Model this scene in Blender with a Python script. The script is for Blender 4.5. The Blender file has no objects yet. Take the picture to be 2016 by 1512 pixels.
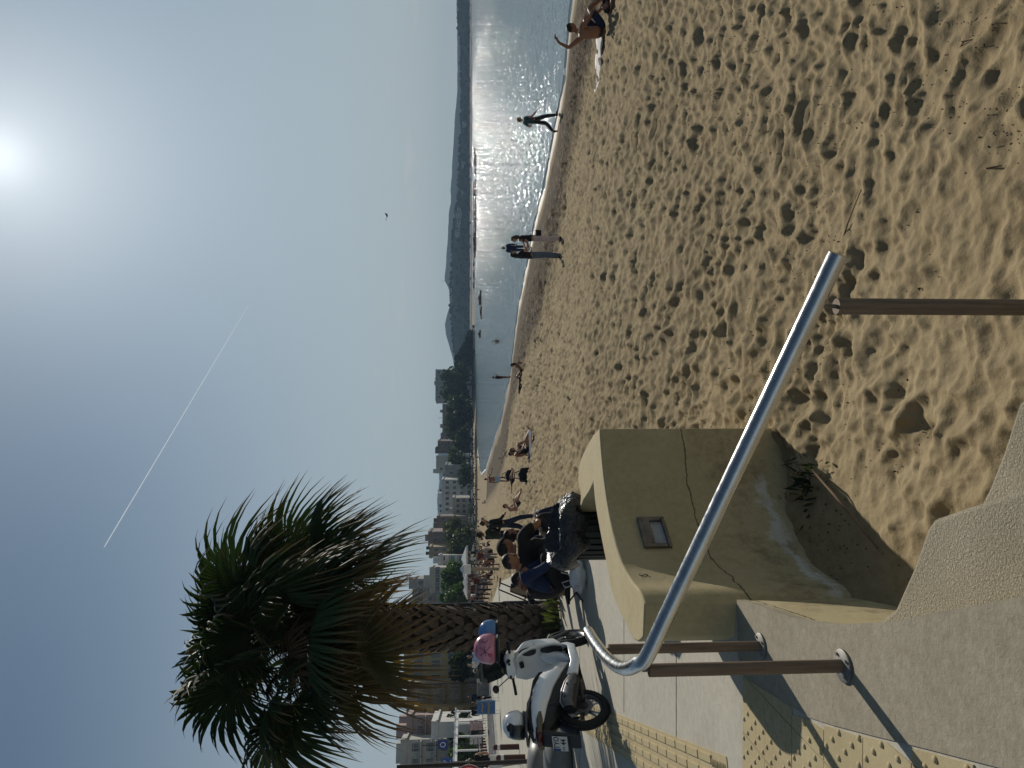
import bpy, bmesh, math, random
import numpy as np
from math import sin, cos, pi, sqrt, atan2, radians, tan
from mathutils import Vector, Matrix, Euler, noise as mnoise

S = bpy.context.scene
COL = S.collection
# ------------------------------------------------------------------ camera (a phone held upright, its picture stored on its side)
F = 1450.0; PITCH = math.atan(84.0 / F); EYE = 1.6
cam_d = bpy.data.cameras.new('camera'); cam = bpy.data.objects.new('camera', cam_d); COL.objects.link(cam)
cam_d.sensor_fit = 'HORIZONTAL'; cam_d.sensor_width = 36.0; cam_d.lens = F / 2016.0 * 36.0
cam_d.clip_start = 0.05; cam_d.clip_end = 30000
cp, sp = cos(PITCH), sin(PITCH)
cam.matrix_world = Matrix(((0, 1, 0, 0), (-sp, 0, -cp, 0), (-cp, 0, sp, EYE), (0, 0, 0, 1)))
S.camera = cam
# ------------------------------------------------------------------ sun and sky
SUN_EL, SUN_AZ = radians(30.6), radians(16.6)          # azimuth measured from +Y towards +X
sun_dir = Vector((sin(SUN_AZ) * cos(SUN_EL), cos(SUN_AZ) * cos(SUN_EL), sin(SUN_EL)))
world = bpy.data.worlds.new('World'); S.world = world; world.use_nodes = True
nt = world.node_tree; N = nt.nodes; L = nt.links; N.clear()
wout = N.new('ShaderNodeOutputWorld'); bg = N.new('ShaderNodeBackground'); L.new(bg.outputs[0], wout.inputs[0])
sky = N.new('ShaderNodeTexSky'); sky.sky_type = 'NISHITA'; sky.sun_disc = False
sky.sun_elevation = SUN_EL; sky.sun_rotation = SUN_AZ
sky.air_density = 1.0; sky.dust_density = 0.35; sky.ozone_density = 1.3; sky.altitude = 0
bg.inputs[1].default_value = 0.05
def vmath(op, a=None, b=None):
    n = N.new('ShaderNodeVectorMath'); n.operation = op
    for i, v in enumerate((a, b)):
        if v is None: continue
        if hasattr(v, 'links'): L.new(v, n.inputs[i])
        else: n.inputs[i].default_value = v
    return n
def smath(op, a, b=None, clamp=False):
    n = N.new('ShaderNodeMath'); n.operation = op; n.use_clamp = clamp
    for i, v in enumerate((a, b)):
        if v is None: continue
        if hasattr(v, 'links'): L.new(v, n.inputs[i])
        else: n.inputs[i].default_value = v
    return n.outputs[0]
geo = N.new('ShaderNodeNewGeometry')
inc = vmath('SCALE', geo.outputs['Incoming']); inc.inputs['Scale'].default_value = -1.0
inc = inc.outputs[0]
dn = vmath('DOT_PRODUCT', inc, tuple(sun_dir)).outputs['Value']
dn = smath('MAXIMUM', dn, 0.0)
glow = smath('MULTIPLY', smath('POWER', dn, 2500.0), 6.0)
for pw_, am_ in ((500.0, 4.5), (110.0, 4.0), (26.0, 2.6), (7.0, 1.2)): glow = smath('ADD', glow, smath('MULTIPLY', smath('POWER', dn, pw_), am_))
# hazy air: pull the blue a little towards pale grey
hsv = N.new('ShaderNodeHueSaturation'); hsv.inputs['Saturation'].default_value = 0.74; hsv.inputs['Value'].default_value = 1.12
L.new(sky.outputs[0], hsv.inputs['Color'])
gcol = N.new('ShaderNodeMix'); gcol.data_type = 'RGBA'; gcol.blend_type = 'ADD'; gcol.inputs['Factor'].default_value = 1.0
gs = vmath('SCALE', (0.98, 0.99, 0.975)); L.new(glow, gs.inputs['Scale'])
tint = N.new('ShaderNodeMix'); tint.data_type = 'RGBA'; tint.blend_type = 'MULTIPLY'; tint.inputs['Factor'].default_value = 1.0; tint.inputs['B'].default_value = (0.80, 1.0, 1.10, 1)
L.new(hsv.outputs[0], tint.inputs['A'])
sz = N.new('ShaderNodeSeparateXYZ'); L.new(inc, sz.inputs[0])
hz_r = N.new('ShaderNodeValToRGB'); hz_r.color_ramp.interpolation = 'EASE'; hz_r.color_ramp.elements[0].color = (.8, .8, .8, 1); hz_r.color_ramp.elements[1].position = 0.50; hz_r.color_ramp.elements[1].color = (0, 0, 0, 1); L.new(sz.outputs['Z'], hz_r.inputs['Fac'])
pale = N.new('ShaderNodeMix'); pale.data_type = 'RGBA'; L.new(hz_r.outputs['Color'], pale.inputs['Factor']); L.new(tint.outputs['Result'], pale.inputs['A']); pale.inputs['B'].default_value = (10.0, 11.3, 11.8, 1)
L.new(pale.outputs['Result'], gcol.inputs['A']); L.new(gs.outputs[0], gcol.inputs['B'])
sep = N.new('ShaderNodeSeparateXYZ'); L.new(inc, sep.inputs[0])
cmap = N.new('ShaderNodeMapping'); cmap.inputs['Scale'].default_value = (5.0, 5.0, 26.0); L.new(inc, cmap.inputs['Vector'])
cn = N.new('ShaderNodeTexNoise'); cn.inputs['Scale'].default_value = 2.3; cn.inputs['Detail'].default_value = 7; cn.inputs['Roughness'].default_value = 0.6; cn.inputs['Distortion'].default_value = 0.6; L.new(cmap.outputs[0], cn.inputs['Vector'])
cr_ = N.new('ShaderNodeValToRGB'); cr_.color_ramp.elements[0].position = 0.56; cr_.color_ramp.elements[1].position = 0.74; L.new(cn.outputs['Fac'], cr_.inputs['Fac'])
band = N.new('ShaderNodeValToRGB'); be = band.color_ramp.elements; be[0].position = 0.035; be[0].color = (0, 0, 0, 1); be[1].position = 0.075; be[1].color = (1, 1, 1, 1); b3 = be.new(0.16); b3.color = (0, 0, 0, 1); L.new(sep.outputs['Z'], band.inputs['Fac'])
cf = smath('MULTIPLY', smath('MULTIPLY', cr_.outputs['Color'], band.outputs['Color']), 0.6)
cmix = N.new('ShaderNodeMix'); cmix.data_type = 'RGBA'; L.new(cf, cmix.inputs['Factor']); L.new(gcol.outputs['Result'], cmix.inputs['A']); cmix.inputs['B'].default_value = (13.0, 13.4, 13.6, 1)
L.new(cmix.outputs['Result'], bg.inputs[0])
sl = bpy.data.lights.new('sun', 'SUN'); sl.energy = 5.0; sl.angle = radians(0.6); sl.color = (1.0, 0.93, 0.82)
so = bpy.data.objects.new('sun', sl); COL.objects.link(so)
so.rotation_euler = (-sun_dir).to_track_quat('-Z', 'Y').to_euler(); so.location = sun_dir * 60
S.view_settings.view_transform = 'Standard'; S.view_settings.look = 'None'
S.view_settings.exposure = -0.40; S.view_settings.gamma = 1.0; S.view_settings.use_curve_mapping = False
S.cycles.use_denoising = True; S.cycles.max_bounces = 6; S.cycles.diffuse_bounces = 3; S.cycles.glossy_bounces = 3
S.cycles.transmission_bounces = 4; S.cycles.transparent_max_bounces = 8; S.cycles.volume_bounces = 0
S.cycles.caustics_reflective = False; S.cycles.caustics_refractive = False

# ------------------------------------------------------------------ pixel -> place
def ray(px, py):
    a = (px - 1008.0) / F; b = (756.0 - py) / F
    return Vector((b, cp - a * sp, -sp - a * cp))
def gp(px, py, z=0.0):
    d = ray(px, py); t = (z - EYE) / d.z
    return Vector((d.x * t, d.y * t, z))
def ap(px, py, Y):
    d = ray(px, py); t = Y / d.y
    return Vector((d.x * t, Y, EYE + d.z * t))

# ------------------------------------------------------------------ tags
def tag(o, label=None, cat=None, group=None, kind=None):
    if label: o['label'] = label
    if cat: o['category'] = cat
    if group: o['group'] = group
    if kind: o['kind'] = kind
    return o
def thing(name, label, cat, loc=(0, 0, 0), rz=0.0, group=None, scale=1.0):
    o = bpy.data.objects.new(name, None); COL.objects.link(o)
    o.empty_display_size = 0.1
    o.location = loc; o.rotation_euler = (0, 0, rz); o.scale = (scale,) * 3
    return tag(o, label, cat, group)
KIDS = {}
def adopt(c, p):
    c.parent = p; KIDS.setdefault(p.name, []).append(c)
def dup(o, loc=None, rz=None, label=None, parent=None, scale=None):
    c = o.copy(); COL.objects.link(c)
    if loc is not None: c.location = loc
    if rz is not None: c.rotation_euler = (0, 0, rz)
    if label: c['label'] = label
    if scale is not None: c.scale = (scale,) * 3 if not hasattr(scale, '__len__') else scale
    if parent is not None: adopt(c, parent)
    for k in list(KIDS.get(o.name, [])): dup(k, parent=c)
    return c

# ------------------------------------------------------------------ mesh builder
class MB:
    def __init__(s): s.v = []; s.f = []; s.m = []; s.mi = 0
    def add(s, vs, fs):
        b = len(s.v); s.v.extend([tuple(p) for p in vs]); s.f.extend([tuple(i + b for i in f) for f in fs]); s.m.extend([s.mi] * len(fs)); return s
    def box(s, c, d, rz=0.0, R=None, taper=1.0):
        x, y, z = d[0] / 2, d[1] / 2, d[2] / 2; c = Vector(c)
        R = R or Matrix.Rotation(rz, 3, 'Z')
        vs = []
        for k, sz in ((-1, 1.0), (1, taper)):
            for a, b in ((-1, -1), (1, -1), (1, 1), (-1, 1)): vs.append(c + R @ Vector((a * x * sz, b * y * sz, k * z)))
        return s.add(vs, [(3, 2, 1, 0), (4, 5, 6, 7), (0, 1, 5, 4), (1, 2, 6, 5), (2, 3, 7, 6), (3, 0, 4, 7)])
    def tube(s, pts, r, n=8, cap=True, flat=None):
        pts = [Vector(p) for p in pts]; m = len(pts)
        rs = r if hasattr(r, '__len__') else [r] * m
        vs = []; prev = None
        for i, p in enumerate(pts):
            t = (pts[min(i + 1, m - 1)] - pts[max(i - 1, 0)])
            if t.length < 1e-9: t = Vector((0, 0, 1))
            t.normalize()
            if prev is None:
                a = Vector((0, 0, 1)) if abs(t.z) < 0.9 else Vector((1, 0, 0)); u = t.cross(a).normalized()
            else:
                u = (prev - t * prev.dot(t)).normalized()
            prev = u; w = t.cross(u)
            for k in range(n):
                an = 2 * pi * k / n
                vs.append(p + (u * cos(an) + w * sin(an) * (flat or 1.0)) * rs[i])
        fs = []
        for i in range(m - 1):
            for k in range(n):
                a = i * n + k; b = i * n + (k + 1) % n
                fs.append((a, b, b + n, a + n))
        if cap:
            fs.append(tuple(range(n - 1, -1, -1))); fs.append(tuple((m - 1) * n + k for k in range(n)))
        return s.add(vs, fs)
    def cyl(s, a, b, r, r2=None, n=12, cap=True): return s.tube([a, b], [r, r if r2 is None else r2], n, cap)
    def lathe(s, prof, n=16, c=(0, 0, 0), R=None, wob=None, cap=True):
        c = Vector(c); R = R or Matrix.Identity(3); vs = []
        for i, (r, z) in enumerate(prof):
            for k in range(n):
                an = 2 * pi * k / n; q = 1.0 if wob is None else wob(an, i)
                vs.append(c + R @ Vector((r * q * cos(an), r * q * sin(an), z)))
        fs = []; m = len(prof)
        for i in range(m - 1):
            for k in range(n):
                a = i * n + k; b = i * n + (k + 1) % n; fs.append((a, b, b + n, a + n))
        if cap and prof[0][0] > 1e-5: fs.append(tuple(range(n - 1, -1, -1)))
        if cap and prof[-1][0] > 1e-5: fs.append(tuple((m - 1) * n + k for k in range(n)))
        return s.add(vs, fs)
    def ball(s, c, r, n=10, m=7, R=None, fn=None):
        rr = r if hasattr(r, '__len__') else (r, r, r); c = Vector(c); R = R or Matrix.Identity(3); vs = []
        for i in range(m + 1):
            th = pi * i / m
            for k in range(n):
                an = 2 * pi * k / n; p = Vector((sin(th) * cos(an), sin(th) * sin(an), cos(th)))
                if fn: p = fn(p)
                vs.append(c + R @ Vector((p.x * rr[0], p.y * rr[1], p.z * rr[2])))
        fs = []
        for i in range(m):
            for k in range(n):
                a = i * n + k; b = i * n + (k + 1) % n; fs.append((a, a + n, b + n, b))
        return s.add(vs, fs)
    def prism(s, poly, z0, z1, top=True, bot=True):
        n = len(poly); vs = [(p[0], p[1], z0) for p in poly] + [(p[0], p[1], z1) for p in poly]
        fs = [(i, (i + 1) % n, (i + 1) % n + n, i + n) for i in range(n)]
        if top: fs.append(tuple(range(n, 2 * n)))
        if bot: fs.append(tuple(range(n - 1, -1, -1)))
        return s.add(vs, fs)
    def loft(s, rings, closed=True, cap=True):
        n = len(rings[0]); vs = [p for r in rings for p in r]; fs = []
        for i in range(len(rings) - 1):
            for k in range(n if closed else n - 1):
                a = i * n + k; b = i * n + (k + 1) % n; fs.append((a, b, b + n, a + n))
        if cap and closed:
            fs.append(tuple(range(n - 1, -1, -1))); fs.append(tuple((len(rings) - 1) * n + k for k in range(n)))
        return s.add(vs, fs)
    def mesh(s, name, mats, smooth=False, fixn=True):
        me = bpy.data.meshes.new(name); me.from_pydata(s.v, [], s.f)
        for m in (mats if isinstance(mats, (list, tuple)) else [mats]): me.materials.append(m)
        if max(s.m, default=0) > 0: me.polygons.foreach_set('material_index', s.m)
        if fixn:
            bm = bmesh.new(); bm.from_mesh(me); bmesh.ops.remove_doubles(bm, verts=bm.verts, dist=1e-5)
            bmesh.ops.recalc_face_normals(bm, faces=bm.faces); bm.to_mesh(me); bm.free()
        if smooth:
            me.polygons.foreach_set('use_smooth', [True] * len(me.polygons))
            if smooth != 'all': me.set_sharp_from_angle(angle=radians(smooth if smooth is not True else 40))
        me.update(); return me
    def build(s, name, mats, parent=None, smooth=False, loc=None, fixn=True):
        return link(name, s.mesh(name, mats, smooth, fixn), parent, loc)
def link(name, me, parent=None, loc=None, rot=None):
    o = bpy.data.objects.new(name, me); COL.objects.link(o)
    if parent is not None: adopt(o, parent)
    if loc is not None: o.location = loc
    if rot is not None: o.rotation_euler = rot
    return o
def bevel(o, w=0.01, seg=2):
    bm = bmesh.new(); bm.from_mesh(o.data)
    es = [e for e in bm.edges if len(e.link_faces) == 2 and e.calc_face_angle(0) > 0.6]
    bmesh.ops.bevel(bm, geom=es, offset=w, segments=seg, affect='EDGES', clamp_overlap=True, profile=0.5)
    bm.to_mesh(o.data); bm.free(); return o

# ------------------------------------------------------------------ materials
def mat(name, col, rough=0.7, metal=0.0, var=0.25, scale=6.0, bump=0.0, bscale=60.0, spec=0.35, col2=None, trans=0.0, emit=None, coat=0.0, detail=6.0, sheen=0.0, alpha=1.0):
    m = bpy.data.materials.new(name); m.use_nodes = True
    t = m.node_tree; b = t.nodes['Principled BSDF']
    b.inputs['Roughness'].default_value = rough; b.inputs['Metallic'].default_value = metal
    b.inputs['Specular IOR Level'].default_value = spec; b.inputs['Coat Weight'].default_value = coat
    b.inputs['Transmission Weight'].default_value = trans
    tc = t.nodes.new('ShaderNodeTexCoord')
    if var > 0:
        no = t.nodes.new('ShaderNodeTexNoise'); no.inputs['Scale'].default_value = scale; no.inputs['Detail'].default_value = detail
        no.inputs['Roughness'].default_value = 0.65
        t.links.new(tc.outputs['Object'], no.inputs['Vector'])
        r = t.nodes.new('ShaderNodeValToRGB'); e = r.color_ramp.elements
        c2 = col2 or tuple(c * (1 - var) for c in col); c1 = col if col2 else tuple(min(1, c * (1 + var)) for c in col)
        e[0].position = 0.3; e[0].color = (*c2, 1); e[1].position = 0.7; e[1].color = (*c1, 1)
        t.links.new(no.outputs['Fac'], r.inputs['Fac']); t.links.new(r.outputs['Color'], b.inputs['Base Color'])
    else: b.inputs['Base Color'].default_value = (*col, 1)
    if bump > 0:
        n2 = t.nodes.new('ShaderNodeTexNoise'); n2.inputs['Scale'].default_value = bscale; n2.inputs['Detail'].default_value = 5
        t.links.new(tc.outputs['Object'], n2.inputs['Vector'])
        bp = t.nodes.new('ShaderNodeBump'); bp.inputs['Strength'].default_value = bump; bp.inputs['Distance'].default_value = 0.02
        t.links.new(n2.outputs['Fac'], bp.inputs['Height']); t.links.new(bp.outputs['Normal'], b.inputs['Normal'])
    if emit: b.inputs['Emission Color'].default_value = (*emit[0], 1); b.inputs['Emission Strength'].default_value = emit[1]
    return m
class Nodes:                                              # small helper for hand-wired materials
    def __init__(s, m): s.t = m.node_tree; s.b = s.t.nodes['Principled BSDF']
    def n(s, typ, **kw):
        o = s.t.nodes.new(typ)
        for k, v in kw.items():
            if k.startswith('i_'): o.inputs[k[2:].replace('_', ' ')].default_value = v
            else: setattr(o, k, v)
        return o
    def l(s, a, b): s.t.links.new(a, b)
    def noise(s, vec, scale, detail=5, rough=0.6, dist=0.0):
        o = s.n('ShaderNodeTexNoise'); o.inputs['Scale'].default_value = scale; o.inputs['Detail'].default_value = detail
        o.inputs['Roughness'].default_value = rough; o.inputs['Distortion'].default_value = dist
        if vec is not None: s.l(vec, o.inputs['Vector'])
        return o.outputs['Fac']
    def ramp(s, fac, *stops):
        o = s.n('ShaderNodeValToRGB'); e = o.color_ramp.elements
        while len(e) < len(stops): e.new(0.5)
        for i, (p, c) in enumerate(stops):
            e[i].position = p; e[i].color = (*(c if hasattr(c, '__len__') else (c, c, c)), 1)
        s.l(fac, o.inputs['Fac']); return o.outputs['Color']
    def mix(s, fac, a, b, mode='MIX'):
        o = s.n('ShaderNodeMix', data_type='RGBA', blend_type=mode)
        for k, v in (('Factor', fac), ('A', a), ('B', b)):
            i = o.inputs[0] if k == 'Factor' else o.inputs[6 if k == 'A' else 7]
            if hasattr(v, 'links'): s.l(v, i)
            else: i.default_value = v if not hasattr(v, '__len__') else (*v, 1) if len(v) == 3 else v
        return o.outputs[2]
    def math(s, op, a, b=0.0, clamp=False):
        o = s.n('ShaderNodeMath', operation=op, use_clamp=clamp)
        for i, v in enumerate((a, b)):
            if hasattr(v, 'links'): s.l(v, o.inputs[i])
            else: o.inputs[i].default_value = v
        return o.outputs[0]
    def bump(s, h, strength, dist=0.02, nrm=None):
        o = s.n('ShaderNodeBump'); o.inputs['Strength'].default_value = strength; o.inputs['Distance'].default_value = dist
        s.l(h, o.inputs['Height'])
        if nrm is not None: s.l(nrm, o.inputs['Normal'])
        return o.outputs['Normal']
def newmat(name, rough=0.8, spec=0.3, metal=0.0):
    m = bpy.data.materials.new(name); m.use_nodes = True; k = Nodes(m)
    k.b.inputs['Roughness'].default_value = rough; k.b.inputs['Specular IOR Level'].default_value = spec; k.b.inputs['Metallic'].default_value = metal
    return m, k
# ================================================================== the shape of the place
rnd = random.Random(7)
Z_SEA = -2.1
WL = [(22.0, 2.0), (18.5, 12.0)] + [tuple(gp(px, py, Z_SEA)[:2]) for px, py in
      ((1127, 0), (1112, 150), (1095, 250), (1070, 370), (1055, 430), (1040, 510), (1020, 610), (1005, 740), (986, 830), (967, 890),
       (957, 925), (948, 935), (943, 915), (939.5, 880), (937.5, 850), (935.8, 800), (935.2, 770), (934.8, 735), (934.4, 690), (933.6, 655))]
# border between the paved promenade and the sand, from beside the camera to the end of the bay
EDGE = [(2.5, -4.0), (0.9, -1.2), (0.15, 0.6), (-0.47, 1.65), (-0.93, 2.72), (-1.08, 3.15), (-1.17, 3.5), (-1.25, 4.0), (-1.31, 4.32), (-1.46, 4.6), (-1.42, 5.2), (-1.16, 5.95),
        (-1.06, 6.4), (-1.25, 8.0), (-2.3, 13.0), (-4.9, 20.7), (-6.6, 25.5), (-10.8, 40.0), (-15.5, 52.0), (-27.0, 85.0), (-50.0, 150.0), (-78.0, 230.0),
        (-78.0, 320.0), (-66.0, 395.0), (-40.0, 455.0), (-14.0, 505.0), (20.0, 560.0), (40.0, 600.0)]
def pdist(x, y, poly):
    d = np.full(x.shape, 1e9)
    for (ax, ay), (bx, by) in zip(poly[:-1], poly[1:]):
        ux, uy = bx - ax, by - ay; l2 = ux * ux + uy * uy
        t = np.clip(((x - ax) * ux + (y - ay) * uy) / l2, 0, 1)
        d = np.minimum(d, (x - ax - t * ux) ** 2 + (y - ay - t * uy) ** 2)
    return np.sqrt(d)
def inside(x, y, poly):
    c = np.zeros(x.shape, bool); n = len(poly)
    for i in range(n):
        ax, ay = poly[i]; bx, by = poly[(i + 1) % n]
        if ay == by: continue
        c ^= ((ay > y) != (by > y)) & (x < (bx - ax) * (y - ay) / (by - ay) + ax)
    return c
SEA_POLY = WL + [(260, 640), (900, 900), (900, -30), (30, -30)]
def sstep(a, b, t): t = np.clip((t - a) / (b - a), 0, 1); return t * t * (3 - 2 * t)
_rs = np.random.RandomState(5); _tab = _rs.rand(512, 512)
def vnoise(x, y, s, o=0):
    x = x / s + 37.7 * o; y = y / s + 11.3 * o
    xi = np.floor(x).astype(int); yi = np.floor(y).astype(int); fx = x - xi; fy = y - yi
    fx = fx * fx * (3 - 2 * fx); fy = fy * fy * (3 - 2 * fy)
    T = lambda a, b: _tab[a % 512, b % 512]
    return (T(xi, yi) * (1 - fx) + T(xi + 1, yi) * fx) * (1 - fy) + (T(xi, yi + 1) * (1 - fx) + T(xi + 1, yi + 1) * fx) * fy - 0.5
_jx = _rs.rand(512, 512); _jy = _rs.rand(512, 512); _jd = _rs.rand(512, 512); _ja = _rs.rand(512, 512)
def bowls(x, y, s, o=0, fill=1.0):
    """overlapping footprints: each a bowl, sharp ridges where two bowls meet"""
    X = x / s + 13.1 * o; Y = y / s + 71.9 * o
    xi = np.floor(X).astype(int); yi = np.floor(Y).astype(int); h = np.full(x.shape, 1.0)
    for a in (-1, 0, 1):
        for b in (-1, 0, 1):
            i = (xi + a) % 512; j = (yi + b) % 512
            dx = X - (xi + a + 0.1 + 0.8 * _jx[i, j]); dy = Y - (yi + b + 0.1 + 0.8 * _jy[i, j])
            an = _ja[i, j] * pi; u = dx * np.cos(an) + dy * np.sin(an); v = -dx * np.sin(an) + dy * np.cos(an)
            k = 0.7 + 0.8 * _jd[j, i]
            h = np.minimum(h, (u * u * 1.0 + v * v * 2.1) * k * 1.15 - 0.48 * _jd[i, j] ** 1.3 * fill)
    return h
def beach_z(x, y):
    de = pdist(x, y, EDGE); dw = pdist(x, y, WL); sea = inside(x, y, SEA_POLY)
    ze = -0.72 + 0.55 * sstep(7.0, 15.0, y)
    t = de / (de + dw + 1e-6)
    z = ze + (Z_SEA - ze) * t ** 0.72
    z = np.where(sea, Z_SEA - 0.085 * dw, z)
    return z, de, np.where(sea, -dw, dw)
def sand_at(x, y):
    z, _, _ = beach_z(np.array([float(x)]), np.array([float(y)])); return float(z[0])

def offs(poly, d):
    out = []
    for i, p in enumerate(poly):
        a = Vector(poly[max(i - 1, 0)]); b2 = Vector(poly[min(i + 1, len(poly) - 1)]); t = (b2 - a).normalized(); out.append((p[0] + t.y * d, p[1] - t.x * d))
    return out
# ------------------------------------------------------------------ sand
sand_m, k = newmat('sand', 0.95, 0.06)
tc = k.n('ShaderNodeTexCoord').outputs['Object']
at = k.n('ShaderNodeAttribute', attribute_name='wet')
big = k.noise(tc, 0.45, 4); fine = k.noise(tc, 9.0, 6, 0.7); grain = k.noise(tc, 420.0, 2)
c = k.ramp(big, (0.3, (0.275, 0.215, 0.122)), (0.7, (0.345, 0.277, 0.162)))
c = k.mix(0.35, c, k.ramp(fine, (0.35, (0.215, 0.16, 0.093)), (0.65, (0.40, 0.318, 0.20))))
c = k.mix(k.ramp(k.noise(tc, 55.0, 3, 0.7), (0.66, 0.0), (0.72, 0.65)), c, (0.10, 0.075, 0.05))
c = k.mix(at.outputs['Fac'], c, (0.20, 0.15, 0.095))
at2 = k.n('ShaderNodeAttribute', attribute_name='wrack')
c = k.mix(k.math('MULTIPLY', at2.outputs['Fac'], k.ramp(k.noise(tc, 3.2, 6, 0.8), (0.30, 0.1), (0.50, 1.0))), c, (0.06, 0.045, 0.03))
k.l(c, k.b.inputs['Base Color'])
k.l(k.ramp(at.outputs['Fac'], (0.5, 0.92), (1.0, 0.35)), k.b.inputs['Roughness'])
nb = k.bump(fine, 0.5, 0.03); k.l(k.bump(grain, 0.35, 0.004, nb), k.b.inputs['Normal'])

def build_sand():
    r = [1.5]
    while r[-1] < 75: r.append(r[-1] * 1.005)
    while r[-1] < 620: r.append(r[-1] * 1.018)
    r = np.array(r); th = np.linspace(radians(-44), radians(44), 860)
    R, T = np.meshgrid(r, th, indexing='ij'); X = R * np.sin(T); Y = R * np.cos(T)
    Z, de, dw = beach_z(X, Y)
    near = (1 - sstep(1.3, 2.6, np.hypot(X + 0.5, (Y - 3.4) * 0.8))) * sstep(-0.35, 0.1, vnoise(X, Y, 0.9, 30) + 0.25)       # trodden damp patch below the steps
    dry = sstep(1.5, 6.0, dw)
    fade = 1 - 0.35 * sstep(30, 70, R)
    big = vnoise(X, Y, 3.1) * 0.14 + vnoise(X, Y, 1.2, 1) * 0.07 + vnoise(X, Y, .55, 33) * .03
    xw = X + 0.22 * vnoise(X, Y, 0.6, 3) + .03 * vnoise(X, Y, .09, 31); yw = Y + 0.22 * vnoise(X, Y, 0.6, 4) + .03 * vnoise(X, Y, .09, 32)
    clod_ = vnoise(X, Y, 0.11, 6) * 0.04 + vnoise(X, Y, 0.05, 7) * 0.028 + bowls(xw, yw, 0.10, 8) * 0.02
    b = bowls(xw, yw, 0.225) * 0.062 + bowls(xw, yw, 0.12, 2) * 0.034 + sstep(14, 34, R) * bowls(xw, yw, .62, 41) * .085 + (1 - sstep(4, 14, R)) * clod_ * .42
    pits = np.minimum(bowls(xw, yw, .55, 5, 1.3) * 0.04, 0.0)
    clod = vnoise(X, Y, 0.11, 6) * 0.034 + vnoise(X, Y, 0.05, 7) * 0.020 + np.minimum(bowls(xw, yw, 0.33, 8, 1.3), 0.12) * 0.055
    clod = 1.7 * clod * (0.3 + 1.2 * sstep(-0.1, 0.25, vnoise(X, Y, 0.8, 9)))
    fine = vnoise(X, Y, 0.045, 10) * 0.007 + vnoise(X, Y, 0.018, 11) * 0.004
    calm = np.where(Y < 7.5, 0.2 + 0.8 * sstep(0.08, .75, np.minimum(de, np.hypot(X + 1.0, Y - 4.7) * .6)), 1.0)
    Z = Z + calm * dry * fade * (big + (1 - near) * (b * (.70 + .24 * sstep(3.5, 8, R) + .6 * sstep(12, 30, R)) + pits) + near * (clod + .4 * b)) + (R < 20) * dry * fine + (1 - dry) * (vnoise(X, Y, 0.5, 12) * 0.03 + vnoise(X, Y, 2.0, 13) * 0.05)
    nr, nth = X.shape
    land = inside(X, Y, EDGE + [(-2000, 600), (-2000, -4)]) & (de > 0.30)
    keep = (dw > -14) & ~land
    wet = (1 - sstep(0.4, 1.8, dw)) * 0.9 + 0.0
    wr = 1.1 * np.exp(-((dw - 4.6 - 1.6 * vnoise(X, Y, 6, 15)) / 1.5) ** 2) + 0.75 * sstep(1.0, 2.5, dw) * (1 - sstep(6, 9, dw)) + 0.9 * np.exp(-((dw - 2.0 - vnoise(X, Y, 4, 16)) / 0.5) ** 2)
    wr = np.clip(wr * 1.5, 0, 1) * (R < 150)
    idx = -np.ones(X.shape, int)
    q = keep[:-1, :-1] | keep[1:, :-1] | keep[:-1, 1:] | keep[1:, 1:]
    use = np.zeros(X.shape, bool); use[:-1, :-1] |= q; use[1:, :-1] |= q; use[:-1, 1:] |= q; use[1:, 1:] |= q
    idx[use] = np.arange(use.sum())
    co = np.stack([X[use], Y[use], Z[use]], 1).astype(np.float32)
    fa = np.stack([idx[:-1, :-1][q], idx[:-1, 1:][q], idx[1:, 1:][q], idx[1:, :-1][q]], 1).astype(np.int32)
    me = bpy.data.meshes.new('sand_beach'); n = len(co); m = len(fa)
    me.vertices.add(n); me.vertices.foreach_set('co', co.ravel())
    me.loops.add(m * 4); me.loops.foreach_set('vertex_index', fa.ravel())
    me.polygons.add(m); me.polygons.foreach_set('loop_start', np.arange(0, m * 4, 4, dtype=np.int32)); me.polygons.foreach_set('loop_total', np.full(m, 4, np.int32))
    me.update(); me.validate()
    me.polygons.foreach_set('use_smooth', np.ones(len(me.polygons), bool))
    for nm, ar in (('wet', wet), ('wrack', wr)):
        a = me.attributes.new(nm, 'FLOAT', 'POINT'); a.data.foreach_set('value', ar[use].astype(np.float32))
    me.materials.append(sand_m)
    tag(link('sand_beach', me), kind='structure')
    return m
print('sand quads', build_sand())

# ------------------------------------------------------------------ sea
sea_m, k = newmat('sea_water', 0.07, 0.5)
tc = k.n('ShaderNodeTexCoord').outputs['Object']
mp = k.n('ShaderNodeMapping'); mp.inputs['Scale'].default_value = (0.55, 1.0, 1.0); mp.inputs['Rotation'].default_value = (0, 0, radians(-25)); k.l(tc, mp.inputs['Vector'])
k.b.inputs['Base Color'].default_value = (0.15, 0.215, 0.235, 1)
k.b.inputs['IOR'].default_value = 1.33
def ncol(scale, det):
    o = k.n('ShaderNodeTexNoise'); o.inputs['Scale'].default_value = scale; o.inputs['Detail'].default_value = det; o.inputs['Roughness'].default_value = 0.6
    k.l(mp.outputs[0], o.inputs['Vector'])
    v = k.n('ShaderNodeVectorMath', operation='SUBTRACT'); k.l(o.outputs['Color'], v.inputs[0]); v.inputs[1].default_value = (0.5, 0.5, 0.5); return v.outputs[0]
def vs(v, s): 
    o = k.n('ShaderNodeVectorMath', operation='MULTIPLY'); k.l(v, o.inputs[0]); o.inputs[1].default_value = (s, s, 0); return o.outputs[0]
def va(a, b):
    o = k.n('ShaderNodeVectorMath', operation='ADD'); k.l(a, o.inputs[0])
    if hasattr(b, 'links'): k.l(b, o.inputs[1])
    else: o.inputs[1].default_value = b
    return o.outputs[0]
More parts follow.
